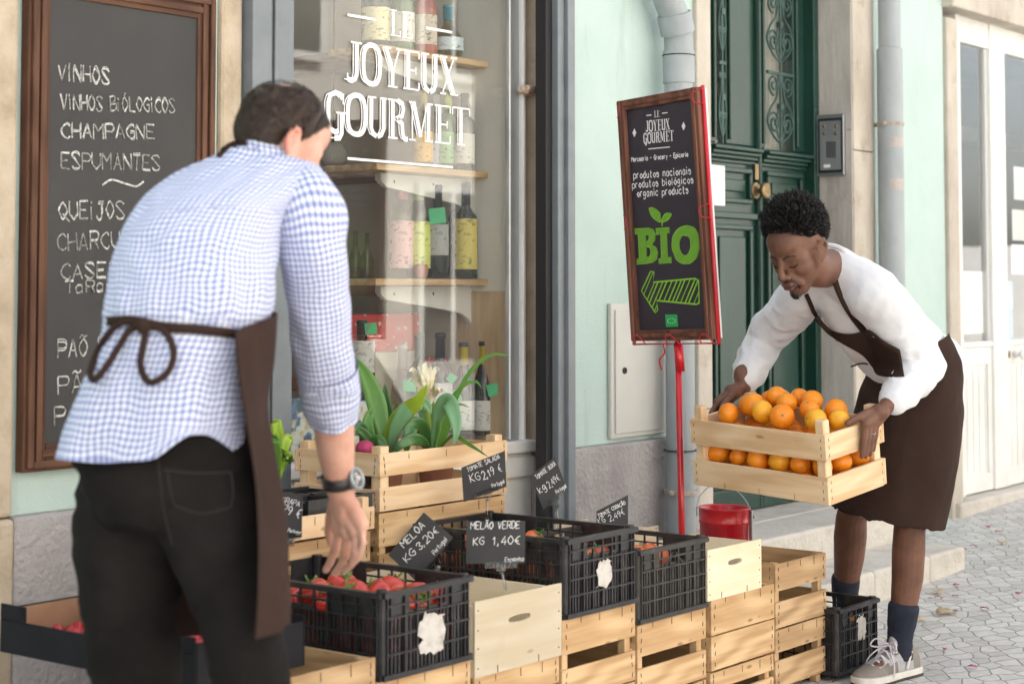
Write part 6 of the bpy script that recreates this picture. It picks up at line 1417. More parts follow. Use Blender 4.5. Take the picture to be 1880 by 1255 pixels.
rows, uvs = loft([(PD(L[0], L[1], z), PD(r[0], r[1], z), h) for L, r, z, h in Nr], 72, 0, 2.35, shirt_disp)
# curved shirt tails: lift the lowest rows at the sides
for i in range(6):
    for k in range(73):
        px_, py_ = proj(rows[i][k]); s = (px_-108)/356
        tgt = 834 if s < .5 else 834-42*math.sin(min(1, (s-.5)/.42)*math.pi)
        f = 1-i/6; rows[i][k] = rows[i][k]+EZ*((834-tgt)*.00102*f)
sh = MB(); sh.rows(rows, ring=False, uv=uvs)
def sleeve(pts, disp=True, seg=36):
    P = cr([PD(x, y, z) for x, y, z, r in pts], 8); rr = [v.x for v in cr([Vec((r, 0, 0)) for *_, r in pts], 8)]; out = []; uv = []; vl = 0; prev = None
    for i, p in enumerate(P):
        t = (P[min(i+1, len(P)-1)]-P[max(i-1, 0)]).normalized()
        if prev is None: prev = (AX-t*AX.dot(t)).normalized()
        prev = (prev-t*prev.dot(t)).normalized(); q = t.cross(prev)
        if i: vl += (p-P[i-1]).length
        row = []; us = []
        for k in range(seg+1):
            a = 2*math.pi*(k % seg)/seg; r_ = rr[i]
            u = (k/seg-.5)*2*math.pi*.068
            s = i/(len(P)-1)
            if disp: r_ += .0065*nz(math.cos(a)*1.6+3, math.sin(a)*1.6, vl*16)+.006*s*nz(math.cos(a)*1.2, math.sin(a)*1.2+vl*14, vl*26+2*math.cos(a))
            row.append(p+(prev*math.cos(a)+q*math.sin(a))*r_); us.append((u, vl*1.12))
        out.append(row); uv.append(us)
    return out, uv
r1, u1 = sleeve([(548, 352, 3.36, .064), (566, 392, 3.33, .070), (574, 450, 3.33, .066), (582, 520, 3.35, .062), (588, 590, 3.37, .060), (596, 655, 3.40, .058), (601, 692, 3.42, .056), (604, 706, 3.425, .058)]); sh.rows(r1, ring=False, uv=u1)
# rolled cuff: a thicker band with a slanted edge
r2, u2 = sleeve([(600, 676, 3.41, .0615), (604, 705, 3.43, .0600), (608, 735, 3.44, .0545), (611, 762, 3.455, .0485), (612, 770, 3.46, .0465), (611, 762, 3.455, .0445)]); sh.rows(r2, ring=False, uv=u2)
r3, u3 = sleeve([(372, 385, 3.42, .045), (352, 420, 3.5, .055), (345, 500, 3.60, .055), (350, 570, 3.68, .054), (375, 600, 3.76, .048), (390, 610, 3.80, .044)]); sh.rows(r3, ring=False, uv=u3)
# collar band
cN = [((432, 272), (552, 296), 3.415, .072), ((438, 252), (540, 280), 3.42, .066), ((446, 248), (532, 277), 3.42, .062)]
rc, uc = loft([(PD(L[0], L[1], z), PD(r[0], r[1], z), h) for L, r, z, h in cN], 48, 0, 2.1); sh.rows(rc, ring=False, uv=uc)
shv, shf = list(sh.v), list(sh.f)
shirtN = sh.build('shirt', ging, N, smooth=True, recalc=False, sub=1); bvN = BVHTree.FromPolygons(shv, shf)
# skin
b = MB(); FN = frame_head(PD(515, 268, 3.43), .80, .60, R(27), .91)
head_prims(b, FN); H = FN[0]
nb_ = PD(478, 318, 3.39); b.chain([(H(-.022, 0, -.03), .054), (H(-.03, 0, -.075), .054), (nb_, .060), (PD(440, 380, 3.36), .09), (PD(390, 520, 3.27), .095), (PD(330, 700, 3.21), .09), (PD(320, 860, 3.2), .09)])
b.chain([(PD(545, 360, 3.36), .048), (PD(588, 590, 3.37), .044), (PD(606, 720, 3.43), .042), (PD(612, 770, 3.455), .041), (PD(616, 820, 3.475), .038), (PD(622, 872, 3.495), .030), (PD(626, 900, 3.505), .029)], seg=18)
b.chain([(nb_, .06), (PD(545, 360, 3.36), .05)]); b.chain([(nb_, .06), (PD(365, 385, 3.44), .045), (PD(345, 520, 3.61), .040), (PD(385, 610, 3.79), .034), (PD(400, 622, 3.84), .028)])
def P3(l): return [PD(*q) for q in l]
K = [(622, 970, 3.525), (638, 977, 3.505), (652, 974, 3.49), (664, 962, 3.48)]
for (x, y, z), r in zip(K, (.0155, .016, .0155, .0145)): b.cap(PD(624, 898, 3.505), .021, PD(x, y, z), r)
b.ell(PD(640, 940, 3.505), (.030, .022, .034), None)
for l, r0, r1_ in (([K[0], (616, 1006, 3.54), (606, 1032, 3.56), (598, 1046, 3.57)], .0100, .0075), ([K[1], (634, 1016, 3.515), (624, 1040, 3.54), (613, 1052, 3.555)], .0100, .0075), ([K[2], (653, 1012, 3.49), (645, 1035, 3.51), (633, 1048, 3.53)], .0095, .0072), ([K[3], (666, 995, 3.475), (661, 1016, 3.49), (652, 1030, 3.505)], .0085, .0068),
                   ([(616, 915, 3.53), (607, 950, 3.555), (604, 976, 3.57), (607, 996, 3.575)], .0130, .0085)): finger(b, P3(l), r0, r1_)
lh = PD(404, 632, 3.86); b.ell(lh, (.035, .03, .045))
for k in range(4): finger(b, [lh+RT*(.01*k-.015)-EZ*.02, lh+RT*(.014*k-.01)-EZ*.06+AX*.02, lh+RT*(.014*k-.005)-EZ*.09+AX*.03], .0088, .0072)
finger(b, [lh+RT*.02, lh+RT*.05-EZ*.02, lh+RT*.06-EZ*.045], .011, .0085)
for k, z_ in ((235, 3.22), (400, 3.14)): b.chain([(PD(320, 860, 3.2), .09), (PD(k, 950, z_), .065), (PD(k+(6 if k < 300 else 55), 1200, z_-(0 if k < 300 else .05)), .040), (PD(k+(16 if k < 300 else 76), 1690, z_-(0 if k < 300 else .07)), .035)])
cN0 = H(-.03, 0, -.09)
lipsN = pm('pale_lips', (.50, .18, .14), rough=.4); earN = skin('reddened_skin', (.58, .20, .15), (.66, .28, .21), (.70, .33, .26), .5, .25)
HN_inv = FN[1].transposed(); hc = FN[0](0, 0, 0)
def mfN(c, n):
    q = HN_inv @ (c-hc)
    if abs(q.y) > .074 and abs(q.z) < .045 and q.x < .01: return 1
    return 0
blob('body', b, [skN, earN], N, .0034, 3, matfn=mfN, extra=(lambda c: (lambda q: abs(q.y) < .066 and q.z > -.13 and q.length < .2)(HN_inv @ (c-hc)), 6))
# hair
hairN = pm('brown_hair', [(.3, (.026, .015, .010)), (.6, (.048, .029, .019)), (.8, (.080, .052, .037))], rough=.55, ns=60, island=.5, spec=.4)
def hair_strands(mb, F, n, ln, wd, lift, bald=0, seed=1, hl=hairline, c0=(-.012, 0, .045), rad=(.101, .080, .089)):
    H, M3, s = F; rn = random.Random(seed); made = 0
    while made < n:
        z = rn.uniform(-1, 1); a = rn.uniform(0, 2*math.pi); r_ = math.sqrt(1-z*z); d = Vec((r_*math.cos(a), r_*math.sin(a), z))
        if d.z < hl(d.x, d.y, d.z)+rn.uniform(-.05, .05): continue
        bd = d.dot(Vec((-.30, 0, .954)))
        if bald and bd > .93 and rn.random() < bald*(bd-.90)/.08: continue
        made += 1; flow = Vec((-.55 if d.x < .3 else .25, d.y*.35, -1.0))+Vec((rn.uniform(-.25, .25), rn.uniform(-.25, .25), 0)); pts = []
        for k in range(4):
            q = d.normalized(); lf = 1+lift*(.25+.6*k/3)*rn.uniform(.5, 1.2); pts.append(H(c0[0]+rad[0]*q.x*lf, c0[1]+rad[1]*q.y*lf, c0[2]+rad[2]*q.z*lf))
            tg = flow-q*flow.dot(q); d = d+tg.normalized()*(ln/.09/3)*rn.uniform(.7, 1.2)
        nrm = (pts[0]-H(*c0)).normalized(); mb.ribbon(pts, [wd, wd, wd*.8, wd*.2], nrm)
def hair_cap(mb, F, grow, hl=hairline, bald=None, rad=(.099, .078, .087), c0=(-.012, 0, .045), nx=90, ny=60, rough=.0, freq=40):
    H, M3, s = F; idx = {}; vs = []; fs = []
    for j in range(ny+1):
        for i in range(nx):
            th = math.pi*(j/ny)*.998+.001; a = 2*math.pi*i/nx; d = Vec((math.sin(th)*math.cos(a), math.sin(th)*math.sin(a), math.cos(th))); e = d.z-hl(d.x, d.y, d.z); g_ = grow(d, e)+rough*nz(d.x*freq*.1, d.y*freq*.1, d.z*freq*.1)*min(1, max(0, e)*6)
            vs.append((H(c0[0]+(rad[0]+g_)*d.x, c0[1]+(rad[1]+g_)*d.y, c0[2]+(rad[2]+g_)*d.z), e))
    for j in range(ny):
        for i in range(nx):
            q = (j*nx+i, j*nx+(i+1) % nx, (j+1)*nx+(i+1) % nx, (j+1)*nx+i)
            e = sum(vs[k][1] for k in q)/4
            if e > -.02 and not (bald and bald((vs[q[0]][0]))): fs.append(q)
    mb.add([v[0] for v in vs], fs)
bodyN = [c for c in N.children if c.name.startswith('body')][0]
bvB = BVHTree.FromPolygons([v.co+W[N] for v in bodyN.data.vertices], [tuple(p.vertices) for p in bodyN.data.polygons])
def hlN(az): 
    T = [(0, .085), (30, .080), (52, .055), (66, .030), (76, .014), (84, .012), (90, .030), (100, .032), (108, -.005), (120, -.040), (140, -.058), (180, -.062)]
    for (a, x), (b, y) in zip(T, T[1:]):
        if a <= az <= b: return x+(y-x)*(az-a)/(b-a)
    return -.062
def scalp(d):
    o = H(-.015, 0, .015); w_ = (H(-.015+d.x, d.y, .015+d.z)-o).normalized(); loc, nn_, i, di = bvB.ray_cast(o+w_*.30, -w_)
    if loc is None: return None
    q = HN_inv @ (loc-hc); az = math.degrees(math.atan2(abs(q.y), q.x+.008)); return loc, nn_, q.z-hlN(az), q
bald_c = Vec((-.36, 0, .933))
b = MB(); nx, ny = 120, 90; vs = []; fs = []
for j in range(ny+1):
    for i in range(nx):
        th = math.pi*(j/ny)*.9+.002; a = 2*math.pi*i/nx; d = Vec((math.sin(th)*math.cos(a), math.sin(th)*math.sin(a), math.cos(th))); r_ = scalp(d)
        if r_ is None: vs.append((H(0, 0, 0), -1)); continue
        loc, nn_, e, q = r_; bd = d.dot(bald_c); g_ = max(-.004, min(.0055, e*.14))+.003*nz(d.x*7, d.y*7, d.z*7)*min(1, max(0, e*30)); g_ -= .013*max(0, min(1, (bd-.91)/.04))
        vs.append((loc+nn_*g_*.6+(loc-H(-.015, 0, .015)).normalized()*g_*.5, e))
for j in range(ny):
    for i in range(nx):
        q = (j*nx+i, j*nx+(i+1) % nx, (j+1)*nx+(i+1) % nx, (j+1)*nx+i)
        if min(vs[k][1] for k in q) > -.012: fs.append(q)
b.add([v[0] for v in vs], fs)
rn = random.Random(4); made = 0
while made < 6500:
    z = rn.uniform(-.9, 1); a = rn.uniform(0, 2*math.pi); r0 = math.sqrt(1-z*z); d = Vec((r0*math.cos(a), r0*math.sin(a), z)); r_ = scalp(d)
    if r_ is None or r_[2] < rn.uniform(-.006, .004): continue
    bd = d.dot(bald_c)
    if bd > .90 and rn.random() < .8*min(1, (bd-.90)/.08): continue
    made += 1; pts = []; base_e = r_[2]; lift = min(1, base_e/.05)
    for k in range(4):
        rr = scalp(d)
        if rr is None or rr[2] < -.006: break
        loc, nn_, e, q = rr; pts.append(loc+nn_*(.0018+lift*(.0030+.0014*k)*rn.uniform(.6, 1.3)))
        flow = Vec((-.55 if d.x < .35 else .5, d.y*.3, -1.0))+Vec((rn.uniform(-.3, .3), rn.uniform(-.3, .3), 0)); tg = flow-d*flow.dot(d); d = (d+tg.normalized()*.062*rn.uniform(.6, 1.2)*(.45+.55*lift)).normalized()
    if len(pts) > 2: b.ribbon(pts, [.0016]*(len(pts)-1)+[.0004], nn_)
b.build('hair', hairN, N, smooth=True, recalc=False)
# trousers
b = MB(); b.ell(PD(306, 870, 3.2), (.150, .150, .12), None); b.cap(PD(236, 880, 3.22), .085, PD(232, 960, 3.22), .096); b.cap(PD(388, 870, 3.16), .080, PD(392, 960, 3.15), .090)
b.chain([(PD(232, 960, 3.22), .096), (PD(238, 1120, 3.22), .084), (PD(248, 1260, 3.22), .074), (PD(252, 1690, 3.22), .062)], seg=20); b.chain([(PD(392, 960, 3.15), .090), (PD(440, 1120, 3.10), .066), (PD(470, 1260, 3.08), .060), (PD(478, 1690, 3.06), .058)], seg=20)
b.cap(PD(250, 800, 3.2), .12, PD(360, 800, 3.2), .12)
blob('trousers', b, trou, N, .009, 5, disp=lambda c, n: .007*noise.noise(c*8)+.006*(1-2*abs(noise.noise(Vec((c.x*9+c.z*5, c.y*9-c.z*4, c.z*13)))))+.004*(1-2*abs(noise.noise(Vec((c.x*14-c.z*9, c.y*14, c.z*22+4))))))
shoeN = pm('dark_shoe', (.02, .018, .017), rough=.5)
for k, z_ in ((252, 3.22), (478, 3.06)):
    a = PD(k, 1690, z_); g0 = Vec((a.x, a.y, .0)); dirn = (RT*.5+AX*.86); b = MB(); b.ell(g0+dirn*.06+EZ*.045, (.05, .05, .05)); b.cap(g0+EZ*.045-dirn*.03, .04, g0+dirn*.17+EZ*.035, .036); blob('shoe', b, shoeN, N, .008, 3)
trN = [c for c in N.children if c.name.startswith('trousers')][0]
bvT = BVHTree.FromPolygons([v.co+W[N] for v in trN.data.vertices], [tuple(p.vertices) for p in trN.data.polygons])
b = MB()
for q in (((300, 862), (360, 868), (424, 866)), ((424, 866), (428, 900), (424, 930)), ((308, 868), (314, 905), (322, 928)), ((322, 928), (372, 942), (424, 930)), ((290, 840), (300, 930), (316, 1000))):
    band(b, q, 2.4, bvT, .0022, 3.1)
b.build('trouser_seams', pm('seam_thread', (.028, .022, .020), rough=.9), N, recalc=False)
# apron: one sheet hanging from the waist round the front, its right edge seen from behind
def apron_ring(E, Rr, Fp, Lp): return cr([PD(*E), PD(*Rr), PD(*Fp), PD(*Lp)], 10)
AR = [((432, 606, 3.06), (508, 574, 3.24), (380, 580, 3.46), (196, 600, 3.30)), ((438, 690, 3.055), (500, 660, 3.25), (370, 680, 3.48), (170, 690, 3.32)), ((452, 790, 3.05), (486, 742, 3.27), (360, 780, 3.49), (150, 800, 3.32)),
      ((466, 880, 3.05), (504, 860, 3.26), (350, 900, 3.48), (170, 900, 3.36)), ((474, 980, 3.01), (524, 960, 3.24), (360, 1010, 3.47), (190, 1010, 3.38)), ((478, 1080, 2.985), (532, 1080, 3.15), (370, 1110, 3.45), (210, 1110, 3.38)), ((477, 1174, 2.97), (528, 1144, 3.13), (380, 1165, 3.44), (220, 1170, 3.38))]
R_ = [apron_ring(*a) for a in AR]; cols = list(zip(*R_)); cols = [cr(list(c), 6) for c in cols]; rws = [list(r) for r in zip(*cols)]
for i, r in enumerate(rws):
    for k in range(len(r)):
        t = i/len(rws); r[k] = r[k]+RT*(.008*t*math.sin(k*.9+i*.12))+AX*(.006*nz(k*.3, i*.12))
b = MB(); b.rows(rws, ring=False); b.build('apron', apr, N, smooth=True, recalc=False, sub=1, solid=.004)
b = MB(); band(b, [(196, 590), (240, 588), (300, 600), (360, 604), (434, 612)], 18, bvN, .007)
band(b, [(258, 592), (222, 592), (192, 622), (170, 668), (166, 690), (178, 694), (206, 656), (236, 608), (258, 598)], 13, bvN, .012, lift=.02)
band(b, [(268, 596), (300, 606), (318, 640), (314, 672), (296, 694), (272, 700), (258, 672), (262, 640), (268, 604)], 13, bvN, .012, lift=.02)
p = onshirt(bvN, 264, 598, .012); b.ell(p, (.013, .013, .014), seg=12, rings=8)
b.build('apron_tie', apr, N, smooth=True, recalc=False, solid=.0022)
b = MB(); band(b, [(404, 288), (416, 274), (432, 266), (452, 262)], 16, bvN, .004, 3.36); b.build('neck_strap', apr, N, recalc=False, solid=.003)
b = MB(); band(b, [(300, 392), (350, 384), (420, 378), (490, 384), (545, 404)], 2.6, bvN, .002, 3.3, n=8); b.build('yoke_seam', pm('seam_blue', (.42, .45, .60), rough=.9), N, recalc=False)
# watch
wm = MB(); ax_ = (PD(626, 900, 3.505)-PD(616, 820, 3.475)).normalized(); wc = PD(622.5, 880, 3.497); e1 = (RT-ax_*RT.dot(ax_)).normalized(); e2 = ax_.cross(e1); rows = []
for d, r_ in ((-.0115, .0325), (-.0115, .0345), (.0115, .0342), (.0115, .0322), (-.0115, .0325)):
    rows.append([wc+ax_*d+(e1*math.cos(2*math.pi*k/36)+e2*math.sin(2*math.pi*k/36))*r_ for k in range(36)])
wm.rows(rows, caps=False); wt = wm.build('watch_strap', blackpl, N, smooth=True)
cn_ = (RT*.86-AX*.42+EZ*.28).normalized(); cc = wc+(e1*.93-AX*.25)*.034; Mw = Matrix.Translation(cc) @ cn_.to_track_quat('Z', 'Y').to_matrix().to_4x4(); wm = MB(); wm.lathe([(.021, -.004), (.0235, .0), (.0235, .006), (.021, .009), (.0185, .0088), (.018, .0065), (.001, .0064)], 32, Mw); wm.build('watch_case', brushed, wt, smooth=True)
wm = MB(); wm.lathe([(.0179, .0066), (.001, .0067)], 30, Mw); wm.build('dial', boardblk, wt)
wm = MB()
for k in range(12):
    a = k*math.pi/6; wm.box(.0155*math.cos(a)-.0007, .0155*math.sin(a)-.0007, .0068, .0155*math.cos(a)+.0007, .0155*math.sin(a)+.0007, .0072, M=Mw)
for cx_, cy_ in ((.007, 0), (-.004, .006), (-.004, -.006)): wm.lathe([(.0046, .0068), (.0046, .0071), (.0034, .0072), (.0034, .0069)], 16, Mw @ Matrix.Translation((cx_, cy_, 0)), caps=False)
wm.box(-.0006, 0, .0072, .0006, .012, .0075, M=Mw); wm.box(0, -.0006, .0072, .009, .0006, .0076, M=Mw); wm.build('dial_marks', whiteink, wt)
# ------------------------------------------------------------------ far man with the crate of oranges
FM = thing('person', 'man in a white sweatshirt and brown apron bending to hold the crate of oranges', 'person', PD(1640, 1225, 5.8), 'shopkeepers')
skF = skin('brown_skin', (.105, .046, .027), (.155, .070, .043), (.20, .094, .060), .55, .10); lipF = skin('lip_skin', (.13, .055, .045), (.17, .075, .06), (.20, .09, .07), .5, .05); palmF = skin('palm_skin', (.22, .11, .08), (.28, .15, .11), (.32, .18, .13), .5, .08)
def cloth_white(): return pm('white_sweatshirt', [(.3, (.62, .62, .64)), (.6, (.68, .68, .695)), (.8, (.71, .71, .715))], rough=.9, ns=4, bump=.006, bs=14, bdet=7, spec=.15, sheen=.1)
whs = cloth_white()
FH = frame_head(PD(1466, 461, 5.24), -.75, -.66, R(31), .955)
H = FH[0]
def CP(x, y, z): return Mo @ Vec((x, y, z))
def Q(px, py, d): return PD(px, py, d)
nkF = Q(1530, 492, 5.43); RS, LS = Q(1472, 545, 5.55), Q(1608, 545, 5.32)
RE, LE = Q(1402, 622, 5.75), Q(1698, 672, 5.40)
RWr, LWr = CP(.500, .265, .262), CP(-.034, .275, .248)
# ---- body (skin)
b = MB(); head_prims(b, FH)
b.chain([(H(-.02, 0, -.02), .052), (H(-.035, 0, -.085), .055), (nkF, .062)], seg=18)
b.chain([(nkF, .06), (Q(1585, 560, 5.5), .10), (Q(1640, 630, 5.63), .10), (Q(1690, 690, 5.75), .10)]); b.chain([(nkF, .06), (RS, .05), (RE, .042), (RWr+EZ*.03+AX*.01, .033), (RWr, .029)], seg=16); b.chain([(nkF, .06), (LS, .05), (LE, .042), (LWr+(LE-LWr).normalized()*.06, .034), (LWr, .029)], seg=16)
# left hand: fingers down the outside of the end board, thumb over its top edge
ks = [(-.021, .168, .208), (-.024, .188, .212), (-.023, .208, .208), (-.021, .226, .198)]
for k_, r in zip(ks, (.0150, .0155, .015, .014)): b.cap(LWr, .0235, CP(*k_), r)
b.ell((LWr+CP(*ks[1]))/2, (.03, .03, .026))
for (x, y, z), (l1, l2, l3), r in zip(ks, ((.045, .030, .022), (.048, .033, .024), (.045, .031, .023), (.036, .024, .020)), (.0098, .0098, .0094, .0084)):
    dy = -.10
    pts = [CP(x, y, z), CP(-.0175, y+dy*l1, z-l1), CP(-.0125, y+dy*(l1+l2), z-l1-l2), CP(-.0095, y+dy*(l1+l2+l3), z-l1-l2-l3)]; finger(b, pts, r, r*.80)
finger(b, [CP(-.022, .235, .238), CP(-.014, .185, .234), CP(-.004, .150, .226), CP(.006, .118, .216)], .0135, .0092)
# right hand: over the far end board
ks = [(.527, .166, .224), (.531, .186, .228), (.530, .206, .226), (.527, .224, .220)]
for k_, r in zip(ks, (.0150, .0155, .015, .014)): b.cap(RWr, .0235, CP(*k_), r)
b.ell((RWr+CP(*ks[1]))/2, (.03, .03, .026))
for (x, y, z), (l1, l2, l3), r in zip(ks, ((.045, .030, .022), (.048, .033, .024), (.045, .031, .023), (.036, .024, .020)), (.0098, .0098, .0094, .0084)):
    pts = [CP(x, y, z), CP(x+.002, y-.75*l1, z-.66*l1), CP(.5225, y-.75*l1-.3*l2, z-.66*l1-.95*l2), CP(.5165, y-.75*l1-.3*l2, z-.66*l1-.95*l2-l3)]; finger(b, pts, r, r*.80)
finger(b, [CP(.512, .232, .250), CP(.498, .190, .236), CP(.492, .160, .226), CP(.490, .138, .216)], .0130, .0090)
# legs
KL, AL, KR, AR_ = Q(1670, 968, 5.63), Q(1652, 1172, 5.63), Q(1563, 950, 6.0), Q(1550, 1118, 6.16)
LHp, RHp = Q(1714, 700, 5.68), Q(1666, 700, 5.84)
b.chain([(LHp, .070), (LHp.lerp(KL, .5), .060), (KL, .050)], seg=18); b.chain([(KL, .050), (Q(1668, 1010, 5.64), .0525), (Q(1666, 1060, 5.64), .050), (Q(1658, 1120, 5.635), .040), (AL, .034)], seg=18)
b.chain([(RHp, .070), (RHp.lerp(KR, .5), .060), (KR, .052)], seg=18); b.chain([(KR, .052), (Q(1561, 985, 6.04), .056), (Q(1559, 1020, 6.08), .052), (Q(1554, 1070, 6.12), .042), (AR_, .034)], seg=18)
for a in (AL, AR_): g0 = Vec((a.x, a.y, gz(a.x)+.05)); b.cap(a, .034, g0, .034); b.cap(g0, .034, g0+(RT*-.72-AX*.69)*.12-EZ*.01, .026)
iF = FH[1].transposed(); hF = H(0, 0, 0)
def mfF(c, n):
    q = (iF @ (c-hF))/.955
    if q.x > .088 and abs(q.y) < .026 and -.083 < q.z < -.053: return 1
    return 0
blob('body', b, [skF, lipF], FM, .0034, 3, matfn=mfF, extra=(lambda c: (lambda q: abs(q.y) < .064 and q.z > -.13 and q.length < .2 and not (q.x > .094 and abs(q.y) < .03))((iF @ (c-hF))/.955), 7))
# ---- face details
hairF = pm('black_curly_hair', [(.3, (.007, .006, .006)), (.6, (.012, .010, .010)), (.85, (.030, .026, .026))], rough=.6, ns=70, island=.6, spec=.35)
stub = pm('short_beard', [(.4, (.016, .010, .008)), (.7, (.030, .018, .013))], rough=.7, ns=90)
b = MB()
for k in (-1, 1):
    b.tube(cr([H(.0905, k*.012, .020), H(.088, k*.026, .0285), H(.078, k*.043, .027), H(.066, k*.054, .018)]), [.0012]+[.0022]*10+[.0018]*7+[.0008], 6, flat=.6)
b.build('eyebrows', hairF, FM, smooth=True)
b = MB()
for k in (-1, 1): b.tube(cr([H(.0815, k*.018, -.006), H(.0852, k*.028, -.0095), H(.081, k*.040, -.0085), H(.073, k*.047, -.004)]), [.0009]+[.0018]*17+[.0008], 6)
b.build('eyelashes', hairF, FM, smooth=True)
b = MB(); b.tube(cr([H(.0955, -.029, -.0615), H(.1050, -.014, -.0668), H(.1075, 0, -.0675), H(.1050, .014, -.0668), H(.0955, .029, -.0615)]), .0013, 6); b.build('mouth_line', stub, FM)
b = MB(); rn = random.Random(3)
def hairs(n, fn, ln, wd):
    for _ in range(n):
        p, nn_, fl = fn(); b.ribbon([p, p+nn_*ln*.5+fl*ln*.4, p+nn_*ln*.55+fl*ln], [wd, wd*.8, wd*.2], ray(1450, 520).normalized()+nn_*.2)
bvF = None
def surf(a, bb, d):                                           # drop a point onto the face
    o = H(a, bb, d); return o
dg = bpy.context.evaluated_depsgraph_get(); body = [c for c in FM.children if c.name.startswith('body')][0]
bvF = BVHTree.FromPolygons([v.co+W[FM] for v in body.data.vertices], [tuple(p.vertices) for p in body.data.polygons])
def sprinkle(n, gen, ln, wd):
    for _ in range(n):
        tgt = H(*gen()); org = H(.02, 0, -.06); d = (tgt-org).normalized(); loc, nn_, i, di = bvF.ray_cast(org+d*.3, -d)
        if loc is None: continue
        fl = -(H(0, 0, 1)-H(0, 0, 0)).normalized(); b.ribbon([loc, loc+nn_*ln*.5+fl*ln*.5, loc+nn_*ln*.6+fl*ln], [wd, wd*.8, wd*.3], nn_)
sprinkle(110, lambda: (.098, rn.gauss(0, .013), -.0515+rn.gauss(0, .0022)), .0035, .0011); sprinkle(220, lambda: (.085, rn.gauss(0, .012), -.104+rn.gauss(0, .006)), .005, .0013)
sprinkle(120, lambda: (.09, rn.choice((-1, 1))*.027+rn.gauss(0, .003), -.078+rn.gauss(0, .010)), .0035, .0010)
sprinkle(90, lambda: (rn.uniform(.0, .02), rn.choice((-1, 1))*.07, rn.uniform(-.045, .03)), .003, .0010)
b.build('beard', stub, FM, recalc=False)
# ---- hair: dense short coils
def hlF(df, dl, du): return hairline(df, dl, du, -.55)+(.03 if df > .3 else 0)
def growF(d, e): return max(-.008, min(1, max(0, e)*1.6)*(.010+.019*max(0, d.z)+.003*max(0, -d.x)+.007*nz(d.x*3.1+2, d.y*3.1, d.z*3.1)))
b = MB(); hair_cap(b, FH, growF, hlF, rough=.030, freq=55, nx=140, ny=90)
rn = random.Random(9); made = 0
while made < 3600:
    z = rn.uniform(-1, 1); a = rn.uniform(0, 2*math.pi); r_ = math.sqrt(1-z*z); d = Vec((r_*math.cos(a), r_*math.sin(a), z)); e = d.z-hlF(d.x, d.y, d.z)
    if e < .0: continue
    made += 1; g_ = growF(d, e)*rn.uniform(.82, 1.10); base = lambda g: H(-.012+(.099+g)*d.x, (.078+g)*d.y, .045+(.087+g)*d.z)
    c = base(g_); n = (base(.05)-base(0)).normalized(); t = n.orthogonal().normalized(); t = Matrix.Rotation(rn.uniform(0, 6.28), 3, n) @ t; s = n.cross(t); rr = rn.uniform(.0018, .0040)*(1 if e > .15 else .5); k = rn.uniform(.5, 1.3)
    k *= (1.0+.9*max(0, d.z)); pts = [c-n*.006+t*rr*.5, c+n*.001+s*rr, c+n*.005*k-t*rr*.8, c+n*.010*k-s*rr*.7, c+n*.013*k+t*rr*.6]; b.tube(cr(pts, 2), [rr*.55]*3+[rr*.6]*4+[rr*.4, rr*.15], 5)
b.build('hair', hairF, FM, smooth=True, recalc=False)
# ---- shorts, socks
shrt = pm('navy_shorts_cloth', [(.3, (.010, .011, .020)), (.7, (.020, .021, .034))], rough=.85, ns=8, spec=.2)
b = MB(); b.ell(Q(1692, 690, 5.77), .115); b.chain([(LHp, .085), (LHp.lerp(KL, .70), .075)], seg=18); b.chain([(RHp, .085), (RHp.lerp(KR, .70), .075)], seg=18); blob('shorts', b, shrt, FM, .009, 4)
sock = pm('navy_sock', [(.3, (.008, .012, .024)), (.7, (.016, .022, .040))], rough=.9, ns=30, bump=.001, bs=120, stretch=(1, 1, .2))
for A, top in ((AL, Q(1660, 1106, 5.615)), (AR_, Q(1553, 1056, 6.105))):
    b = MB(); g0 = Vec((A.x, A.y, gz(A.x)+.055)); q = cr([top, top.lerp(A, .5), A, A.lerp(g0, .6), g0], 4); b.tube(q, [.0475+.002*math.sin(i*1.1) if i < 6 else .0405+.0015*math.sin(i*2.1) for i in range(len(q))], 24); b.build('sock', sock, FM, smooth=True, sub=1)
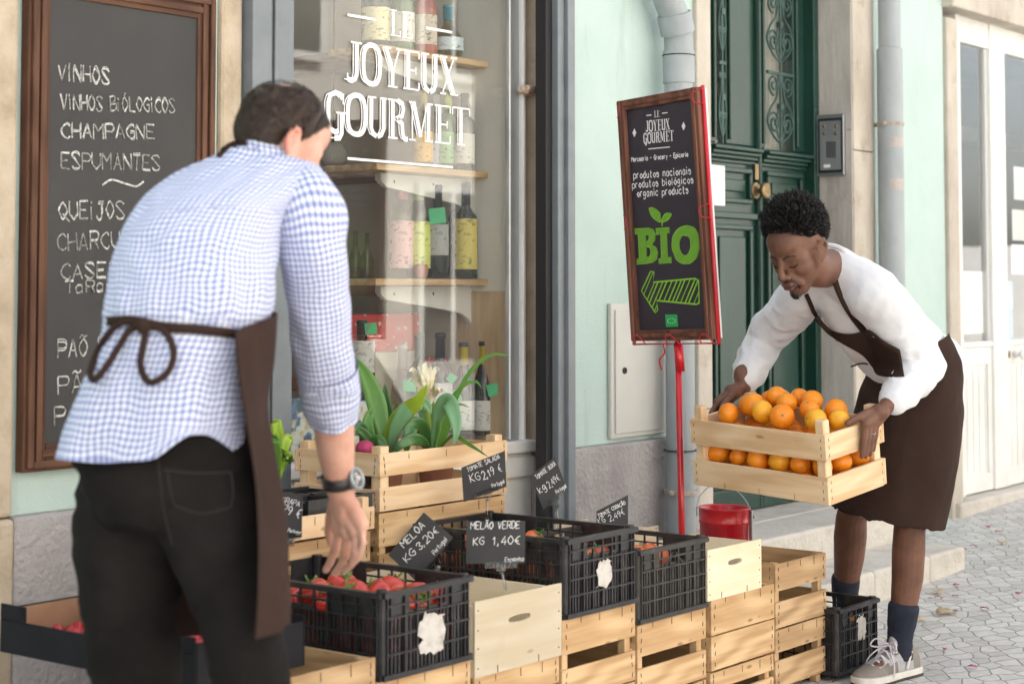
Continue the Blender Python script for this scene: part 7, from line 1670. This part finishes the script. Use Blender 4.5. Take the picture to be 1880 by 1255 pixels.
# ---- running shoes
su = pm('taupe_suede', [(.3, (.17, .15, .13)), (.7, (.25, .225, .20))], rough=.9, ns=14, bump=.0008, bs=160); meshm = pm('grey_shoe_mesh', [(.3, (.30, .30, .31)), (.7, (.42, .42, .43))], rough=.8, ns=90, bump=.0012, bs=260); solem = pm('pale_sole', [(.3, (.55, .53, .48)), (.7, (.68, .66, .62))], rough=.7, ns=20); lace = pm('pale_lace', (.62, .58, .62), rough=.9); outs = pm('dark_outsole', (.05, .045, .04), rough=.8)
def shoe(A, dirv, label=None):
    d = dirv.normalized(); sd_ = EZ.cross(d); g0 = Vec((A.x, A.y, gz(A.x)))-d*.075
    prof = [(0, .024, .070, .030), (.012, .034, .098, .030), (.05, .038, .108, .028), (.09, .039, .104, .028), (.13, .042, .092, .026), (.17, .047, .074, .024), (.21, .050, .058, .024), (.25, .046, .047, .024), (.275, .034, .040, .026), (.288, .014, .034, .028)]
    rws = []
    for t, hw, ht, sl in prof:
        c = g0+d*t+sd_*(-.006*math.sin(t*9)); rws.append([c+sd_*(hw*math.copysign(abs(math.cos(a))**.8, math.cos(a)))+EZ*(sl*.8+(ht-sl*.8)*(max(0, math.sin(a))**.85)) if math.sin(a) >= 0 else c+sd_*hw*math.cos(a)*.9+EZ*sl*.8 for a in [2*math.pi*k/22 for k in range(22)]])
    b = MB(); b.rows(rws); s_ = b.build('shoe', [su, meshm], FM, smooth=True, sub=1)
    for p in s_.data.polygons:
        q = p.center+W[FM]-g0; t = q.dot(d); p.material_index = 1 if (.055 < t < .125 and q.z < .085) or (.15 < t < .215 and q.z > .052) else 0
    for nm, z0, z1, k, m in (('midsole', .009, .029, 1.06, solem), ('outsole', .001, .0088, 1.03, outs)):
        b = MB(); ol = []; 
        for t, hw, *_ in prof: ol.append((t, hw*k))
        poly = [(t+(.004 if i == len(ol)-1 else (-.004 if i == 0 else 0)), h) for i, (t, h) in enumerate(ol)]+[(t, -h) for t, h in ol[::-1]]
        pp = [(q.x, q.y) for q in cr([Vec((x, y, 0)) for x, y in poly], 3, True)]
        b.prism(pp, g0+EZ*z0, d, sd_, EZ, z1-z0); b.build(nm, m, s_, bevel=.003, seg=2)
    b = MB()
    for i in range(5):
        t = .125+i*.020; z = .098-.0125*i
        b.tube(cr([g0+d*t+sd_*.026+EZ*(z-.012), g0+d*(t+.006)+EZ*(z+.006), g0+d*(t+.012)-sd_*.026+EZ*(z-.012)]), .0034, 6)
        b.tube(cr([g0+d*t-sd_*.026+EZ*(z-.012), g0+d*(t+.008)+EZ*(z+.008), g0+d*(t+.014)+sd_*.026+EZ*(z-.012)]), .0034, 6)
    c = g0+d*.128+EZ*.108
    for s in (-1, 1): b.tube(cr([c, c+sd_*s*.035+EZ*.016+d*.02, c+sd_*s*.05-EZ*.005+d*.03, c+sd_*s*.03-EZ*.01+d*.012, c]), .0028, 6); b.tube(cr([c, c+sd_*s*.03+d*.03-EZ*.02, c+sd_*s*.052+d*.045-EZ*.05, c+sd_*s*.056+d*.05-EZ*.085]), .0026, 6)
    b.build('laces', lace, s_, smooth=True)
    b = MB(); b.cap(g0+d*.105+EZ*.105, .020, g0+d*.098+EZ*.128, .018); b.obox(g0+d*.10+EZ*.125, d*.004+EZ*.012, sd_*.022, (d*.95-EZ*.3)*.006); b.build('tongue', meshm, s_, smooth=True)
    b = MB()
    for s in (-1, 1):
        q = [(.062, .0335, .085), (.078, .0375, .06), (.092, .0385, .034)]
        b.tube(cr([g0+d*t+sd_*s*h+EZ*z for t, h, z in q]), .005, 6)
    b.build('side_stripes', solem, s_, smooth=True)
shoe(Vec((AL.x, AL.y, 0)), RT*-.76-AX*.65); shoe(Vec((AR_.x, AR_.y, 0)), RT*-.62-AX*.78)
# ---- sweatshirt
b = MB()
b.chain([(Q(1540, 503, 5.44), .080), (Q(1566, 540, 5.47), .120), (Q(1600, 580, 5.53), .136), (Q(1640, 628, 5.62), .132), (Q(1676, 660, 5.70), .124)], seg=24)
b.ell(Q(1704, 672, 5.79), (.128, .128, .115))
b.chain([(nkF+AX*.0, .074), (RS, .078)], seg=18); b.chain([(nkF, .074), (LS, .084)], seg=18)
b.chain([(RS, .076), (RS.lerp(RE, .5), .069), (RE, .062), (RE.lerp(RWr, .5), .054), (RE.lerp(RWr, .78), .050)], seg=20); b.cap(RE.lerp(RWr, .84), .046, RE.lerp(RWr, .90), .043, 20)
b.chain([(LS, .082), (LS.lerp(LE, .5), .072), (LE, .062), (LE.lerp(LWr, .5), .055), (LE.lerp(LWr, .76), .052)], seg=20); b.cap(LE.lerp(LWr, .83), .047, LE.lerp(LWr, .90), .044, 20)
def seg_t(p, a, c): v = c-a; return max(0, min(1, (p-a).dot(v)/v.length_squared))
def fold(c, n):
    d = .0045*noise.noise(c*11)+.002*noise.noise(c*27)
    for A, Bm, amp in ((LE, LWr, .010), (LS, LE, .007), (RE, RWr, .009), (RS, RE, .007)):
        t = seg_t(c, A, Bm); q = A.lerp(Bm, t); dist = (c-q).length
        if dist < .10:
            ang = (c-q).normalized(); Lm = t*(A-Bm).length; wgt = math.sin(math.pi*min(1, max(0, t*.85+.1)))*(1 if t < .84 else .2)
            d += amp*wgt*(.55-1.5*abs(noise.noise(Vec((Lm*17+ang.x*.9, ang.y*1.3+Lm*4, ang.z*1.3)))))+amp*.5*wgt*(.4-abs(noise.noise(Vec((Lm*36-ang.z, ang.x*2.2, ang.y*2.2+5)))))
    dd = (c-Q(1640, 590, 5.5)); d += .006*(.4-abs(noise.noise(Vec((c.x*9+c.z*12, c.y*9, c.z*9-c.x*6)))))
    return d
sw_, bvS = blob('sweatshirt', b, whs, FM, .0065, 6, disp=fold)
b = MB(); ctr = nkF.lerp(H(-.03, 0, -.08), .18); axn = (H(-.03, 0, -.08)-nkF).normalized(); e1 = axn.orthogonal().normalized(); e2 = axn.cross(e1); b.tube([ctr+(e1*math.cos(2*math.pi*k/30)+e2*math.sin(2*math.pi*k/30))*.069 for k in range(30)], .0085, 10, closed=True, flat=1.0); b.build('collar_rib', whs, FM, smooth=True)
# ---- apron
FRr = [((1604, 668), (1734, 612), 5.70, .142), ((1590, 704), (1758, 668), 5.735, .178), ((1576, 760), (1760, 745), 5.76, .225), ((1560, 840), (1752, 830), 5.79, .255), ((1542, 900), (1742, 905), 5.81, .275), ((1528, 928), (1728, 962), 5.815, .28)]
def adisp(u, v, t, p): return .011*t*math.sin(u*17+2.4*nz(u*4, v*2))+.014*(.35-abs(nz(u*8+v*3, v*4-u, 3)))+.010*(1-t)*(.35-abs(nz(u*9-v*8, v*15+u*5, 5)))+.005*(.3-abs(nz(u*20, v*9, 8)))
rows, uvs = loft([(Q(L[0], L[1], z), Q(r[0], r[1], z), h) for L, r, z, h in FRr], 72, 0, 2.2, adisp)
# the sheet is open at the man's back
keep = [k for k in range(73)]
back = (RT*.80+AX*.60)
cc = [(r[0]+r[36])/2 for r in rows]
mid = len(rows)//2; best = max(range(72), key=lambda k: (rows[mid][k]-cc[mid]).normalized().dot(back))
order = [(best+8+i) % 72 for i in range(72-15)]
b = MB(); b.rows([[r[k] for k in order] for r in rows], ring=False); b.build('apron_skirt', apr, FM, smooth=True, recalc=False, sub=1, solid=.004)
def bib():
    top = cr([Vec(q+(0,)) for q in ((1494, 584), (1520, 604), (1548, 613), (1572, 612), (1594, 606), (1622, 626), (1652, 642))], 5); bot = cr([Vec(q+(0,)) for q in ((1496, 588), (1524, 616), (1554, 634), (1584, 652), (1600, 672), (1616, 690), (1660, 690))], 5); rws = []
    for j in range(7):
        row = []
        for a, c in zip(top, bot):
            v = a.lerp(c, j/6); p = onshirt(bvS, v.x, v.y, .007, 5.46+(v.x-1500)/160*.16); row.append([v, (p-CO).dot(AX)])
        rws.append(row)
    for _ in range(10):
        D = [[q[1] for q in r] for r in rws]
        for i in range(7):
            for k in range(len(rws[0])):
                nb = [D[max(i-1, 0)][k], D[min(i+1, 6)][k], D[i][max(k-1, 0)], D[i][min(k+1, len(D[0])-1)]]; rws[i][k][1] = min(D[i][k], sum(nb)/4+.004)
    rws = [[PD(v.x, v.y, dd_-.004+.006*nz(v.x*.03, v.y*.05)) for v, dd_ in r] for r in rws]
    b = MB(); b.rows(rws, ring=False); o = b.build('apron_bib', apr, FM, smooth=True, recalc=False, solid=.004); return o
bib()
b = MB(); band(b, [(1480, 540), (1488, 558), (1497, 578), (1512, 598), (1528, 612)], 8, bvS, .006, 5.43); band(b, [(1518, 470), (1526, 484), (1532, 510), (1543, 540), (1560, 572), (1586, 606), (1602, 618)], 13, bvS, .006, 5.43)
band(b, [(1512, 468), (1520, 466), (1530, 472), (1534, 484)], 12, bvS, .008, 5.44)
b.build('apron_straps', apr, FM, smooth=True, recalc=False, solid=.003)
b = MB(); b.tube(cr([Q(1562, 673, 5.50), Q(1580, 667, 5.50), Q(1598, 668, 5.52), Q(1612, 664, 5.53)]), .0026, 6); b.build('tie_end', apr, FM)
rg = MB(); c_ = CP(-.019, .2020, .172); rg.tube([c_+(Ld*math.cos(t)+Sd*math.sin(t))*.0105 for t in [2*math.pi*k/16 for k in range(16)]], .0016, 6, closed=True); rg.build('ring', brushed, FM)
